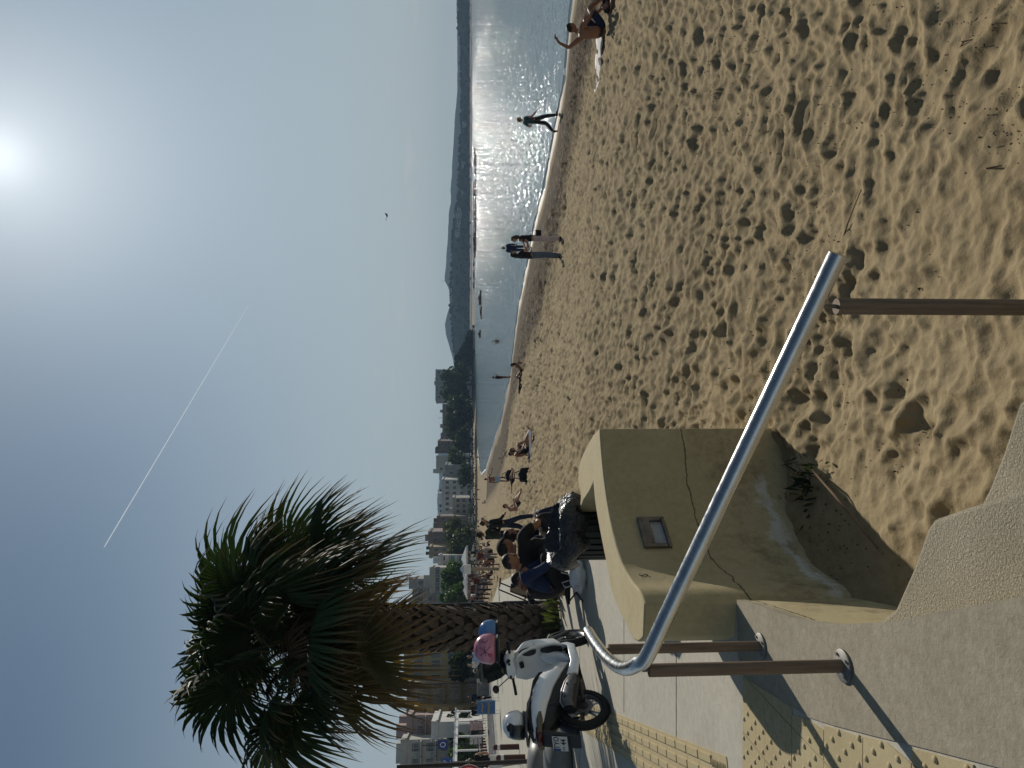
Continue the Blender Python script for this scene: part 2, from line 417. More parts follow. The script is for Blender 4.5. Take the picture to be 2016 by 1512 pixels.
# ripples as slopes, so that they stay as steep far out as close by
sl_ = va(va(vs(ncol(2.2, 3), .5), vs(ncol(13.0, 3), 1.2)), (0, 0, 1))
def vs2(v, f):
    o = k.n('ShaderNodeVectorMath', operation='SCALE'); k.l(v, o.inputs[0]); k.l(f, o.inputs['Scale']); return o.outputs[0]
ys = k.n('ShaderNodeSeparateXYZ'); k.l(tc, ys.inputs[0])
chop = k.ramp(k.math('DIVIDE', ys.outputs['Y'], 400.0), (0.08, 0.48), (0.45, 0.85))         # calmer in the lee of the beach
sl_ = va(vs2(va(vs(ncol(2.2, 3), 1.0), vs(ncol(13.0, 3), 2.3)), chop), (0, 0, 1))
nn = k.n('ShaderNodeVectorMath', operation='NORMALIZE'); k.l(sl_, nn.inputs[0]); k.l(nn.outputs[0], k.b.inputs['Normal'])
mb = MB(); pts = [(-700, -40), (3000, -40), (3000, 3000), (-700, 3000)]
mb.add([(x, y, Z_SEA) for x, y in pts], [(0, 1, 2, 3)])
tag(mb.build('sea', sea_m), kind='structure')
# thin foam at the water's edge
foam_m, k = newmat('foam', 0.6, 0.4); k.b.inputs['Base Color'].default_value = (0.75, 0.77, 0.76, 1)
mb = MB(); prev = None
for i in range(2, 15):
    for s_ in range(10 if i < 9 else 5):
        t = s_ / (10.0 if i < 9 else 5.0); a = Vector(WL[i]); b2 = Vector(WL[i + 1]); p = a.lerp(b2, t); d = (b2 - a).normalized(); nrm = Vector((d.y, -d.x))
        dist = p.length; w = (0.015 + 0.05 * rnd.random()) * (0.5 + dist / 60); off = 0.35 * mnoise.noise((p.x * 0.5, p.y * 0.5, 0)) + 0.15
        cur = [(p.x + nrm.x * (off + e), p.y + nrm.y * (off + e), Z_SEA + z) for e, z in ((-w, 0.012), (-w * 0.3, 0.06), (w * 0.4, 0.05), (w, 0.008))]
        if prev and rnd.random() < 0.93: mb.loft([prev, cur], closed=False)
        prev = cur
tag(mb.build('foam', foam_m, smooth=True), kind='stuff')

# ------------------------------------------------------------------ promenade, land, street
conc_m, k = newmat('promenade_concrete', 0.85, 0.25)
tc = k.n('ShaderNodeTexCoord').outputs['Object']
a = k.noise(tc, 0.8, 6, 0.65); b_ = k.noise(tc, 14, 6, 0.7); g_ = k.noise(tc, 160, 3)
c = k.ramp(a, (0.3, (0.46, 0.435, 0.345)), (0.7, (0.58, 0.55, 0.445)))
c = k.mix(0.35, c, k.ramp(b_, (0.35, (0.24, 0.225, 0.20)), (0.65, (0.48, 0.46, 0.42))))
mp = k.n('ShaderNodeMapping'); mp.inputs['Scale'].default_value = (0.35, 2.4, 1); k.l(tc, mp.inputs['Vector'])
st = k.noise(mp.outputs[0], 9, 5, 0.8)
c = k.mix(k.ramp(st, (0.60, 0.0), (0.72, 0.6)), c, (0.20, 0.175, 0.14))
c = k.mix(k.ramp(k.noise(tc, 38, 3, 0.7), (0.66, 0.0), (0.70, 0.8)), c, (0.13, 0.115, 0.09))
c = k.mix(k.ramp(k.noise(tc, 1.7, 5, 0.7), (0.55, 0.0), (0.75, 0.35)), c, (0.30, 0.25, 0.18))
k.l(c, k.b.inputs['Base Color']); k.l(k.bump(g_, 0.5, 0.004, k.bump(b_, 0.3, 0.01)), k.b.inputs['Normal'])
apron_m, k = newmat('rough_concrete', 0.9, 0.2)
tc = k.n('ShaderNodeTexCoord').outputs['Object']
a = k.noise(tc, 2.2, 6, 0.7); b_ = k.noise(tc, 55, 4, 0.6, 0.6); g_ = k.noise(tc, 22, 6, 0.75)
c = k.ramp(a, (0.3, (0.255, 0.222, 0.15)), (0.7, (0.365, 0.32, 0.228)))
c = k.mix(0.3, c, k.ramp(g_, (0.35, (0.20, 0.18, 0.15)), (0.65, (0.46, 0.43, 0.38))))
k.l(c, k.b.inputs['Base Color']); k.l(k.bump(b_, 0.45, 0.006, k.bump(g_, 0.3, 0.008)), k.b.inputs['Normal'])
step_m, k = newmat('textured_step_concrete', 0.9, 0.25)
tc = k.n('ShaderNodeTexCoord').outputs['Object']
a = k.noise(tc, 2.0, 5); b_ = k.noise(tc, 105, 4, 0.6, 0.8)
gz = k.n('ShaderNodeSeparateXYZ'); k.l(tc, gz.inputs[0])
c = k.ramp(a, (0.3, (0.35, 0.31, 0.225)), (0.7, (0.46, 0.41, 0.305)))
k.l(c, k.b.inputs['Base Color']); k.l(k.bump(b_, 1.0, 0.016), k.b.inputs['Normal'])

# EDGE indices 0..12 are the near kerb of the promenade
near_edge = [e for e in EDGE[:9]]
mb = MB()
poly = [p for p in EDGE[:20]] + [(-260, 85), (-260, -6), (0, -6)]
mb.add([(x, y, 0.0) for x, y in poly], [tuple(range(len(poly)))])
# skirt
n = 20
mb.add([(x, y, 0.0) for x, y in EDGE[:n]] + [(x, y, -1.6) for x, y in EDGE[:n]], [(i, i + 1, i + 1 + n, i + n) for i in range(n - 1)])
prom = mb.build('promenade', conc_m, fixn=False); tag(prom, kind='structure')
mb = MB(); lp = EDGE[18:] + [(60, 1400), (-1500, 1400), (-1500, -30), (-100, -30)]
mb.add([(x, y, -0.06) for x, y in lp], [tuple(range(len(lp)))])
land_m = mat('land', (0.16, 0.14, 0.11), 0.95, var=0.4, scale=0.05)
tag(mb.build('land', land_m), kind='structure')
# rough apron between the tactile strip and the kerb: its own cast slab, 4 mm proud
APR = [(-0.47, 1.65), (-0.93, 2.72), (-1.08, 3.15), (-1.17, 3.5), (-1.25, 4.0), (-1.31, 4.31), (-1.62, 4.30), (-1.70, 4.2), (-1.62, 3.75), (-1.57, 3.38), (-1.50, 3.15), (-1.40, 2.85), (-1.28, 2.5), (-1.08, 1.9), (-0.95, 1.45)]
APR[:6] = offs(APR[:6], 0.022); mb = MB(); mb.prism(APR, -0.05, 0.005)
tag(mb.build('kerb_apron', apron_m), kind='structure')
# the retaining wall that the kerb stands on
low_m, kk = newmat('painted_wall', 0.85, 0.25)
def wall_shader(k):
    tc = k.n('ShaderNodeTexCoord').outputs['Object']; xyz = k.n('ShaderNodeSeparateXYZ'); k.l(tc, xyz.inputs[0]); z = xyz.outputs['Z']
    a = k.noise(tc, 1.6, 6, 0.7); b_ = k.noise(tc, 24, 5, 0.7); g_ = k.noise(tc, 180, 3)
    c = k.ramp(a, (0.3, (0.40, 0.33, 0.18)), (0.7, (0.50, 0.418, 0.245)))
    c = k.mix(0.22, c, k.ramp(b_, (0.35, (0.27, 0.23, 0.14)), (0.65, (0.52, 0.47, 0.32))))
    # crack along the pour joint
    zz = k.math('ADD', z, k.math('MULTIPLY', k.math('SUBTRACT', k.noise(tc, 2.4, 6, 0.7), 0.5), 0.14))
    d = k.math('ABSOLUTE', k.math('ADD', zz, 0.10))
    crack = k.ramp(d, (0.003, 1.0), (0.008, 0.0))
    c = k.mix(k.math('MULTIPLY', crack, 0.85), c, (0.045, 0.035, 0.02))
    # salt bloom and dirt near the foot
    foot = k.math('MULTIPLY', k.ramp(k.math('ADD', z, k.math('MULTIPLY', k.math('SUBTRACT', k.noise(tc, 3.5, 6, 0.8), 0.5), 0.35)), (-0.70 + 1, 1.0), (-0.58 + 1, 0.0)), 1.0)
    zf = k.math('ADD', k.math('ADD', z, 1.0), k.math('MULTIPLY', k.math('SUBTRACT', k.noise(tc, 3.5, 7, 0.8), 0.5), 0.5))
    foot = k.ramp(zf, (0.27, 0.0), (0.31, 1.0), (0.345, 1.0), (0.39, 0.0))
    patch = k.ramp(k.noise(tc, 1.1, 3), (0.48, 0.0), (0.58, 1.0))
    c = k.mix(k.math('MULTIPLY', k.math('MULTIPLY', foot, patch), 0.9), c, (0.62, 0.60, 0.54))
    sm = k.math('MULTIPLY', k.ramp(k.noise(tc, 2.6, 7, 0.8), (0.50, 0.0), (0.68, 1.0)), k.ramp(k.math('ADD', z, 1.0), (0.5, 0.8), (1.3, 0.15)))
    c = k.mix(sm, c, (0.13, 0.10, 0.055))
    k.l(c, k.b.inputs['Base Color'])
    h = k.math('SUBTRACT', b_, k.math('MULTIPLY', crack, 1.5))
    k.l(k.bump(g_, 0.25, 0.003, k.bump(h, 0.25, 0.008)), k.b.inputs['Normal'])
wall_shader(kk)
def smooth_poly(pts, n=5):
    out = []
    P = [Vector(p) for p in pts]
    for i in range(len(P) - 1):
        p0 = P[max(i - 1, 0)]; p1 = P[i]; p2 = P[i + 1]; p3 = P[min(i + 2, len(P) - 1)]
        for j in range(n):
            t = j / n
            out.append(0.5 * ((2 * p1) + (-p0 + p2) * t + (2 * p0 - 5 * p1 + 4 * p2 - p3) * t * t + (-p0 + 3 * p1 - 3 * p2 + p3) * t ** 3))
    out.append(P[-1]); return [tuple(p) for p in out]
# ================================================================== curved seat wall
wall = thing('seat_wall', 'curved ochre plastered seat wall with a long crack, standing at the edge of the sand', 'wall', (0, 0, 0))
ZT = 0.56
front = [gp(px, py, ZT)[:2] for px, py in ((1180, 844), (1187, 930), (1200, 1019), (1219, 1098), (1240, 1140), (1258, 1163), (1276, 1180))]
front[-1] = (-1.31, 4.33)
front = smooth_poly(front, 5)
back_in = [gp(px, py, ZT)[:2] for px, py in ((1240, 1245), (1206, 1172), (1194, 1110), (1182, 1050), (1172, 992), (1168, 948))]
back_in = smooth_poly([(-1.52, 4.36), (-1.60, 4.52)] + [tuple(p) for p in back_in], 4)
notch = [gp(px, py, ZT)[:2] for px, py in ((1160, 968), (1148, 986), (1140, 1010), (1134, 1040))]
outer = [gp(px, py, ZT)[:2] for px, py in ((1128, 1040), (1143, 985), (1139, 955), (1139, 930), (1143, 905), (1157, 875), (1168, 856))]
outer = smooth_poly(outer, 4)
ring = front + back_in + [tuple(p) for p in notch] + outer
mb = MB(); mb.prism(ring, -1.25, ZT); wb = mb.build('wall_body', low_m, wall, smooth=30); 
bevel(wb, 0.012, 2)
# lower retaining wall, same plaster, below the kerb
le = smooth_poly(EDGE[3:9], 5)
mb = MB(); mb.loft([[(x, y, -0.012) for x, y in offs(le, 0.012)], [(x, y, -1.3) for x, y in offs(le, 0.02)]], closed=False)
lo = mb.build('retaining_wall', low_m, smooth='all'); tag(lo, 'low ochre retaining wall below the kerb between the seat wall and the steps', 'wall')
# recessed lamp in the wall face
i0 = min(range(len(front)), key=lambda i: abs(front[i][0] / front[i][1] - (756 - 1062) / F))
pA, pB = Vector(front[i0 - 2]), Vector(front[i0 + 2]); tdir = (pB - pA).normalized(); pm = Vector(front[i0])
ang = atan2(tdir.y, tdir.x)
bronze = mat('weathered_bronze', (0.20, 0.175, 0.15), 0.5, 0.6, 0.35, 12, 0.2, 40)
glass_grey = mat('frosted_glass', (0.30, 0.33, 0.36), 0.25, 0.0, 0.15, 20, spec=0.5)
zc = ap(1287, 1062, pm.y).z
lamp = thing('wall_lamp', 'small rectangular bronze lamp set into the ochre seat wall', 'lamp', (pm.x, pm.y, zc), ang + pi)
# local: x along the wall, +y out of the wall
nrm = Vector((cos(ang + pi / 2), sin(ang + pi / 2)))
fl = 1.0 if (Matrix.Rotation(ang + pi, 3, 'Z') @ Vector((0, 1, 0))).dot(Vector((0.3, -1, 0))) > 0 else -1.0
mb = MB(); W_, H_ = 0.30, 0.20; Yf = 0.012 * fl
mb.box((0, Yf, H_ / 2 - 0.018), (W_, 0.05, 0.036)); mb.box((0, Yf, -H_ / 2 + 0.012), (W_, 0.05, 0.024))
mb.box((-W_ / 2 + 0.016, Yf, 0), (0.032, 0.049, H_ - 0.06)); mb.box((W_ / 2 - 0.016, Yf, 0), (0.032, 0.049, H_ - 0.06))
mb.box((0, Yf + 0.004 * fl, 0.045), (W_ - 0.064, 0.048, 0.055))
bevel(mb.build('frame', bronze, lamp), 0.004, 1)
mb = MB(); mb.box((0, -0.008 * fl, -0.035), (W_ - 0.066, 0.03, 0.10)); mb.build('pane', glass_grey, lamp)
for sx in (-1, 1):
    mb = MB(); mb.cyl((sx * 0.125, Yf + 0.02 * fl, 0.082), (sx * 0.125, Yf + 0.031 * fl, 0.082), 0.007, n=8); mb.build('screw', bronze, lamp)
# ------------------------------------------------------------------ steps down to the sand
ED = [Vector(p) for p in EDGE]
def edge_pt(y):
    for a, b in zip(EDGE[:-1], EDGE[1:]):
        if a[1] <= y <= b[1]: t = (y - a[1]) / (b[1] - a[1]); return Vector((a[0] + (b[0] - a[0]) * t, y))
steps = thing('beach_steps', 'rough concrete steps going down from the promenade to the sand', 'steps')
def step(z, inner, outer_pts):
    poly = inner + outer_pts
    mb = MB(); mb.prism(poly, -1.35, z); o = mb.build('tread', step_m, steps); bevel(o, 0.018, 2); return o
e1 = [tuple(gp(px, py, -0.16)[:2]) for px, py in ((1733, 1222), (1762, 1198), (1800, 1112), (1825, 1040), (1838, 1022), (1900, 1000), (2016, 963))]
d1 = (Vector(e1[-1]) - Vector(e1[-2])).normalized()
ext1 = tuple(Vector(e1[-1]) + d1 * 2.5)
ins = [(0.85, -1.3), (0.10, 0.6), (-0.52, 1.65), (-0.98, 2.72), (-1.10, 3.05)]
step(-0.16, ins, e1 + [ext1])
e2 = [tuple(gp(px, py, -0.32)[:2]) for px, py in ((1920, 1012), (1946, 960), (1975, 885), (2004, 792))]
e2f = Vector(e2[-1]); 
step(-0.321, [(1.3, -1.0), tuple(Vector(e1[-1]) + d1 * 1.2), (-0.35, 2.2), (-0.72, 2.72)], e2 + [tuple(e2f + d1 * 0.05 + Vector((0.05, -0.1))), tuple(e2f + d1 * 3.0)])
step(-0.482, [(1.7, -0.8), tuple(e2f + d1 * 1.5), (-0.15, 2.0)], [(-0.02, 2.60), (0.16, 2.52), (0.36, 2.36), tuple(e2f + Vector((0.36, -0.2)) + d1 * 2.6)])
# ------------------------------------------------------------------ handrail
steel, k = newmat('brushed_steel', 0.22, 0.5, 1.0)
tc = k.n('ShaderNodeTexCoord').outputs['Object']
k.l(k.ramp(k.noise(tc, 9, 5, 0.7), (0.3, (0.50, 0.50, 0.50)), (0.7, (0.66, 0.65, 0.63))), k.b.inputs['Base Color'])
k.l(k.ramp(k.noise(tc, 30, 5, 0.7), (0.3, 0.14), (0.75, 0.36)), k.b.inputs['Roughness'])
wood, k = newmat('weathered_timber', 0.7, 0.25)
tc = k.n('ShaderNodeTexCoord').outputs['Object']; mp = k.n('ShaderNodeMapping'); mp.inputs['Scale'].default_value = (1, 1, 0.05); k.l(tc, mp.inputs['Vector'])
w = k.noise(mp.outputs[0], 70, 5, 0.7)
k.l(k.ramp(w, (0.3, (0.13, 0.088, 0.06)), (0.7, (0.25, 0.18, 0.125))), k.b.inputs['Base Color']); k.l(k.bump(w, 0.5, 0.004), k.b.inputs['Normal'])
galv = mat('plate_steel', (0.22, 0.215, 0.20), 0.6, 0.5, 0.2, 20)
rail = thing('handrail', 'bent stainless steel handrail on brown timber posts beside the beach steps', 'handrail')
P1 = gp(1662, 1311, 0.005); P2 = gp(1499, 1272, 0.005)
ZR = 0.90
top = [gp(px, py, ZR) for px, py in ((1158, 1243), (1172, 1266), (1192, 1292), (1212, 1309), (1228, 1316), (1243, 1314))]
p3 = ap(1650, 500, 2.31)
jA = Vector((P1.x, P1.y, 0.865)); path = [Vector(p) for p in top]
path += [gp(1258, 1306, 0.893), gp(1274, 1292, 0.873)]
start = path[-1]
for i in range(1, 9): path.append(start.lerp(p3, i / 8.0))
pp = smooth_poly([tuple(p) for p in path], 4)
mb = MB(); mb.tube(pp, 0.0315, 20, cap=False)
# open pipe end
d3 = (Vector(pp[-1]) - Vector(pp[-2])).normalized(); mb.tube([Vector(pp[-1]), Vector(pp[-1]) - d3 * 0.1], [0.0285, 0.0285], 20, cap=True)
d0 = (Vector(pp[0]) - Vector(pp[1])).normalized(); mb.ball(Vector(pp[0]), 0.0315, 12, 8)
mb.build('rail_tube', steel, rail, smooth=50)
def rail_z(p):
    q = min(pp, key=lambda w: (w[0] - p.x) ** 2 + (w[1] - p.y) ** 2); return q[2]
P3 = ap(1625, 603, 2.40)
def post(x, y, zb, zt, plate=True):
    mb = MB(); mb.tube([(x, y, zb), (x, y, zt - 0.004), (x, y, zt)], [0.0275, 0.0275, 0.0265], 18); pst = mb.build('post', wood, rail, smooth=40)
    mb = MB(); mb.cyl((x, y, zt - 0.02), (x, y, rail_z(Vector((x, y, 0))) - 0.02), 0.007, n=8); mb.build('pin', bronze, pst)
    if plate:
        mb = MB(); mb.lathe([(0.0, 0), (0.068, 0), (0.07, 0.003), (0.07, 0.010), (0.066, 0.013), (0.0, 0.013)], 22, (x, y, zb)); pl = mb.build('base_plate', galv, rail, smooth=40)
        for a in (0.7, 2.3, 3.9, 5.4):
            mb = MB(); mb.cyl((x + 0.052 * cos(a), y + 0.052 * sin(a), zb + 0.012), (x + 0.052 * cos(a), y + 0.052 * sin(a), zb + 0.021), 0.007, n=6); mb.build('bolt', galv, pl)
post(P1.x, P1.y, 0.005, ap(1277, 1311, P1.y).z)
post(P2.x, P2.y, 0.005, ap(1198, 1272, P2.y).z)
post(P3.x, P3.y, -0.75, ap(1646, 603, 2.40).z, False)
# ------------------------------------------------------------------ tactile paving
tile_m, k = newmat('yellow_tactile_tile', 0.8, 0.25)
tc = k.n('ShaderNodeTexCoord').outputs['Object']
c = k.ramp(k.noise(tc, 3, 6, 0.7), (0.3, (0.40, 0.325, 0.18)), (0.7, (0.49, 0.41, 0.245)))
c = k.mix(k.ramp(k.noise(tc, 16, 6, 0.75), (0.55, 0.0), (0.75, 0.5)), c, (0.27, 0.20, 0.11))
k.l(c, k.b.inputs['Base Color']); k.l(k.bump(k.noise(tc, 120, 3), 0.3, 0.004), k.b.inputs['Normal'])
def clip_poly(poly, a, b):
    """keep the side to the left of a->b"""
    out = []; f = lambda p: (b[0] - a[0]) * (p[1] - a[1]) - (b[1] - a[1]) * (p[0] - a[0])
    for i, p in enumerate(poly):
        q = poly[(i + 1) % len(poly)]; fp, fq = f(p), f(q)
        if fp >= 0: out.append(p)
        if (fp >= 0) != (fq >= 0): t = fp / (fp - fq); out.append((p[0] + (q[0] - p[0]) * t, p[1] + (q[1] - p[1]) * t))
    return out
stud = MB(); stud.lathe([(0.0145, 0), (0.0135, 0.004), (0.010, 0.0075), (0.004, 0.009), (0.0, 0.009)], 10); stud_me = stud.mesh('stud', tile_m, smooth='all')
BORD = [(-1.70, 4.23), (-1.62, 3.75), (-1.57, 3.38), (-1.50, 3.15), (-1.40, 2.85), (-1.28, 2.5), (-1.08, 1.9)]
nst = 0
for iy in range(7):
    for ix in range(4):
        y1 = 4.225 - iy * 0.33; x1 = -1.04 - ix * 0.33; g = 0.003
        q = [(x1 - 0.33 + g, y1 - 0.33 + g), (x1 - g, y1 - 0.33 + g), (x1 - g, y1 - g), (x1 - 0.33 + g, y1 - g)]
        if x1 - 0.33 < -2.05: 
            if y1 > 3.9 + 0.4: continue
        pol = q
        for a, b in zip(BORD[:-1], BORD[1:]):
            pass
        # clip against the nearest two border segments (line extended)
        ym = y1 - 0.165
        segs = [(a, b) for a, b in zip(BORD[:-1], BORD[1:]) if min(a[1], b[1]) - 0.2 <= ym <= max(a[1], b[1]) + 0.2]
        for a, b in segs: pol = clip_poly(pol, (b[0] - 0.012, b[1]), (a[0] - 0.012, a[1]))
        if len(pol) < 3 or (y1 < 2.3): continue
        ar = abs(sum(pol[i][0] * pol[(i + 1) % len(pol)][1] - pol[(i + 1) % len(pol)][0] * pol[i][1] for i in range(len(pol)))) / 2
        if ar < 0.004: continue
        mb = MB(); zt = 0.005 + rnd.uniform(-0.001, 0.001); mb.prism(pol, -0.03, zt)
        t = mb.build('tactile_tile', tile_m, prom)
        for a in range(6):
            for b in range(6):
                if (a + b) % 2 == 1 and False: continue
                sx, sy = x1 - 0.33 + 0.0275 + a * 0.055, y1 - 0.33 + 0.0275 + b * 0.055
                if b % 1 == 0 and (a + b) % 2: continue
                if not bool(inside(np.array([sx]), np.array([sy]), pol)[0]) : continue
                if nst < 295: link('stud', stud_me, t, (sx, sy, zt - 0.001)); nst += 1
print('studs', nst)
# ribbed guiding path
A0 = gp(1431, 1489, 0.0); B0 = gp(1217, 1406, 0.0); dr = (B0 - A0).normalized(); nr_ = Vector((-dr.y, dr.x, 0))
if nr_.x > 0: nr_ = -nr_
rot = atan2(dr.y, dr.x)
bar_b = MB(); bar_b.box((0, 0, 0), (0.292, 0.052, 0.010), taper=0.93); bar_me = bar_b.mesh('bar', tile_m)
for r in range(34):
    for col in range(1):
        c0 = A0 + dr * (r * 0.30 + 0.15) + nr_ * 0.20
        mb = MB(); mb.box((0, 0, -0.012), (0.297, 0.396, 0.034)); t = mb.build('tactile_tile', tile_m, prom); t.location = (c0.x, c0.y, 0.0); t.rotation_euler = (0, 0, rot)
        if r == 0:
            sl_ = MB(); sl_.lathe([(0.012, 0), (0.010, 0.006), (0.0, 0.008)], 8); sm_ = sl_.mesh('stud', tile_m, smooth='all')
            for a in range(5):
                for b in range(2):
                    for c_ in range(3):
                        o = link('stud', sm_, t, (-0.11 + 0.028 * a + b * 0.15, -0.13 + c_ * 0.13, 0.004)); o.scale = (0.8, 2.2, 1)
        else:
            for q in range(4):
                sh = 0.0
                link('bar', bar_me, t, (sh, -0.147 + q * 0.098, 0.0095))
# ================================================================== far shore, hills, town round the bay
def interp(tbl, x):
    if x <= tbl[0][0]: return tbl[0][1]
    for a, b in zip(tbl[:-1], tbl[1:]):
        if x <= b[0]: return a[1] + (b[1] - a[1]) * (x - a[0]) / (b[0] - a[0])
    return tbl[-1][1]
wood_m = mat('coast_wood', (0.013, 0.020, 0.016), 1.0, var=0.5, scale=0.05, spec=0.0)
hill_m = mat('hill_scrub', (0.03, 0.038, 0.03), 1.0, var=0.4, scale=0.004, spec=0.0)
shore_m = mat('shore_stone', (0.16, 0.145, 0.12), 0.95, var=0.3, scale=0.2)
MTN = [(-900, 893), (-300, 897), (0, 899), (150, 901), (200, 899), (230, 896), (300, 892), (380, 887), (400, 888), (425, 884), (470, 882), (505, 879), (553, 875), (570, 884), (600, 888), (618, 881), (640, 876), (660, 878), (685, 886), (705, 891), (725, 894), (790, 886), (850, 870), (880, 864), (905, 862), (945, 866), (980, 861), (1012, 862), (1060, 868), (1200, 880), (1512, 890), (1900, 895)]
COAST = [(-500, 904), (0, 904), (60, 903), (75, 908), (160, 909), (250, 908), (300, 905), (360, 903), (400, 901), (420, 898), (440, 894), (480, 891), (530, 889), (600, 887), (640, 890), (690, 895), (712, 900), (740, 905), (800, 908)]
def ridge(name, tbl, Yf, Yr, Yb, py0, py1, step, m, rough, base=-2.3):
    mb = MB(); rows = []
    py = py0
    while py <= py1:
        r = (756 - py) / F / cp; top = EYE + (924 - interp(tbl, py)) * Yr / F
        top += rough * mnoise.noise((py * 0.03, 3.1, 0)) + rough * 0.5 * mnoise.noise((py * 0.11, 7, 0))
        wob = 40 * mnoise.noise((py * 0.02, 9.0, 1)) * (Yr / 1200.0)
        prof = ((Yf + wob * 0.3, 0.0), (Yf + (Yr - Yf) * 0.12 + wob * .3, 0.10), (Yf + (Yr - Yf) * 0.45 + wob, 0.5 + 0.15 * mnoise.noise((py * .04, 1, 5))), (Yr + wob * 0.4, 1.0), (Yr + (Yb - Yr) * 0.5, 0.6), (Yb, 0.0))
        rows.append([(r * Yr * (0.85 + 0.15 * y / Yr), y, base + (top - base) * h) for y, h in prof]); py += step
    mb.loft(rows, closed=False)
    o = mb.build(name, m, smooth='all'); tag(o, kind='structure'); return rows
ridge('mountains', MTN, 1800, 2300, 2900, -800, 1800, 6, hill_m, 2.0)
crow = ridge('coastal_hill', COAST, 1080, 1230, 1500, -420, 760, 5, wood_m, 1.5)
# crowns of the wood on the far shore, one mass
ico = []
bmi = bmesh.new(); bmesh.ops.create_icosphere(bmi, subdivisions=1, radius=1.0)
IV = [v.co.copy() for v in bmi.verts]; IF = [tuple(v.index for v in f.verts) for f in bmi.faces]; bmi.free()
mb = MB(); rr = random.Random(3)
for row in crow:
    for k_ in range(5):
        i = rr.randrange(0, 4); t = rr.random(); a = Vector(row[i]); b2 = Vector(row[min(i + 1, 3)]); p = a.lerp(b2, t)
        if p.z < 1 and rr.random() < 0.6: continue
        s_ = rr.uniform(2.2, 4.6); p.x += rr.uniform(-3, 3)
        mb.add([p + Vector((v.x * s_ * rr.uniform(.75, 1.2), v.y * s_, v.z * s_ * rr.uniform(.6, 1.15))) for v in IV], IF)
tag(mb.build('coast_wood', wood_m, smooth=False), kind='stuff')
mb = MB()
for i, row in enumerate(crow[:-1]):
    a, b2 = row[0], crow[i + 1][0]
    mb.loft([[(a[0], a[1] - 6, Z_SEA - .1), (a[0], a[1] - 3, Z_SEA + 1.2 + .5 * mnoise.noise((i * .3, 0, 0))), (a[0], a[1] + 12, Z_SEA + 3.0)], [(b2[0], b2[1] - 6, Z_SEA - .1), (b2[0], b2[1] - 3, Z_SEA + 1.2 + .5 * mnoise.noise((i * .3 + .3, 0, 0))), (b2[0], b2[1] + 12, Z_SEA + 3.0)]], closed=False)
tag(mb.build('far_shore', shore_m, smooth='all'), kind='structure')
# ------------------------------------------------------------------ materials of the town
def wallmat(n, c): return mat(n, tuple(x * .8 for x in c), 0.9, var=0.22, scale=0.35, bump=0.15, bscale=6)
W_GREY = wallmat('grey_render', (0.36, 0.37, 0.37)); W_PALE = wallmat('pale_render', (0.52, 0.50, 0.46)); W_MAUVE = wallmat('mauve_render', (0.34, 0.27, 0.27))
W_OCHRE = wallmat('ochre_render', (0.42, 0.35, 0.24)); W_WHITE = wallmat('white_render', (0.66, 0.66, 0.64)); W_OLIVE = wallmat('straw_render', (0.46, 0.40, 0.24))
W_PINK = wallmat('pink_render', (0.42, 0.33, 0.31)); W_BROWN = wallmat('brown_render', (0.25, 0.20, 0.18)); W_YEL = wallmat('yellow_render', (0.50, 0.37, 0.18))
glass_m = mat('window_glass', (0.025, 0.03, 0.038), 0.12, var=0.2, scale=2, spec=0.6)
frame_m = mat('window_frame', (0.42, 0.42, 0.41), 0.6, var=0.1)
shut_blue = mat('blue_shutter', (0.16, 0.24, 0.31), 0.6, var=0.15)
dark_m = mat('dark_metal', (0.03, 0.03, 0.033), 0.5, 0.3, 0.2)
white_m = mat('white_paint', (0.72, 0.73, 0.73), 0.5, var=0.08)
awn_blue = mat('blue_awning', (0.12, 0.30, 0.42), 0.8, var=0.15)
tank_m = mat('roof_tank', (0.045, 0.045, 0.05), 0.5, var=0.2)
WINS = {}
def win_meshes(w, h):
    key = (round(w, 1), round(h, 1))
    if key not in WINS:
        a = MB(); t = 0.07
        a.box((0, 0, h / 2 - t / 2), (w, 0.12, t)); a.box((0, 0, -h / 2 + t / 2), (w + .1, 0.2, t)); a.box((-w / 2 + t / 2, 0, 0), (t, 0.119, h - 2 * t)); a.box((w / 2 - t / 2, 0, 0), (t, 0.119, h - 2 * t)); a.box((0, 0.01, 0), (t * .7, 0.09, h - 2 * t))
        b = MB(); b.box((0, 0.02, 0), (w - t, 0.05, h - t))
        WINS[key] = (a.mesh('window', frame_m), b.mesh('pane', glass_m))
    return WINS[key]
BALC = {}
def balcony_mesh(w, m, solid):
    key = (round(w, 1), m.name, solid)
    if key not in BALC:
        a = MB(); a.box((0, -0.55, 0), (w, 1.1, 0.16))
        if solid: a.box((0, -1.06, 0.55), (w, 0.08, 0.95))
        else:
            a.box((0, -1.06, 1.0), (w, 0.05, 0.05))
            q = int(w / 0.35)
            for i in range(q + 1): a.box((-w / 2 + 0.03 + (w - .06) * i / max(q, 1), -1.06, 0.53), (0.03, 0.03, 0.9))
        for sx in (-1, 1): a.box((sx * (w / 2 - 0.03), -0.53, 0.55), (0.06, 0.98, 0.93 if solid else 0.05))
        BALC[key] = a.mesh('balcony', m)
    return BALC[key]
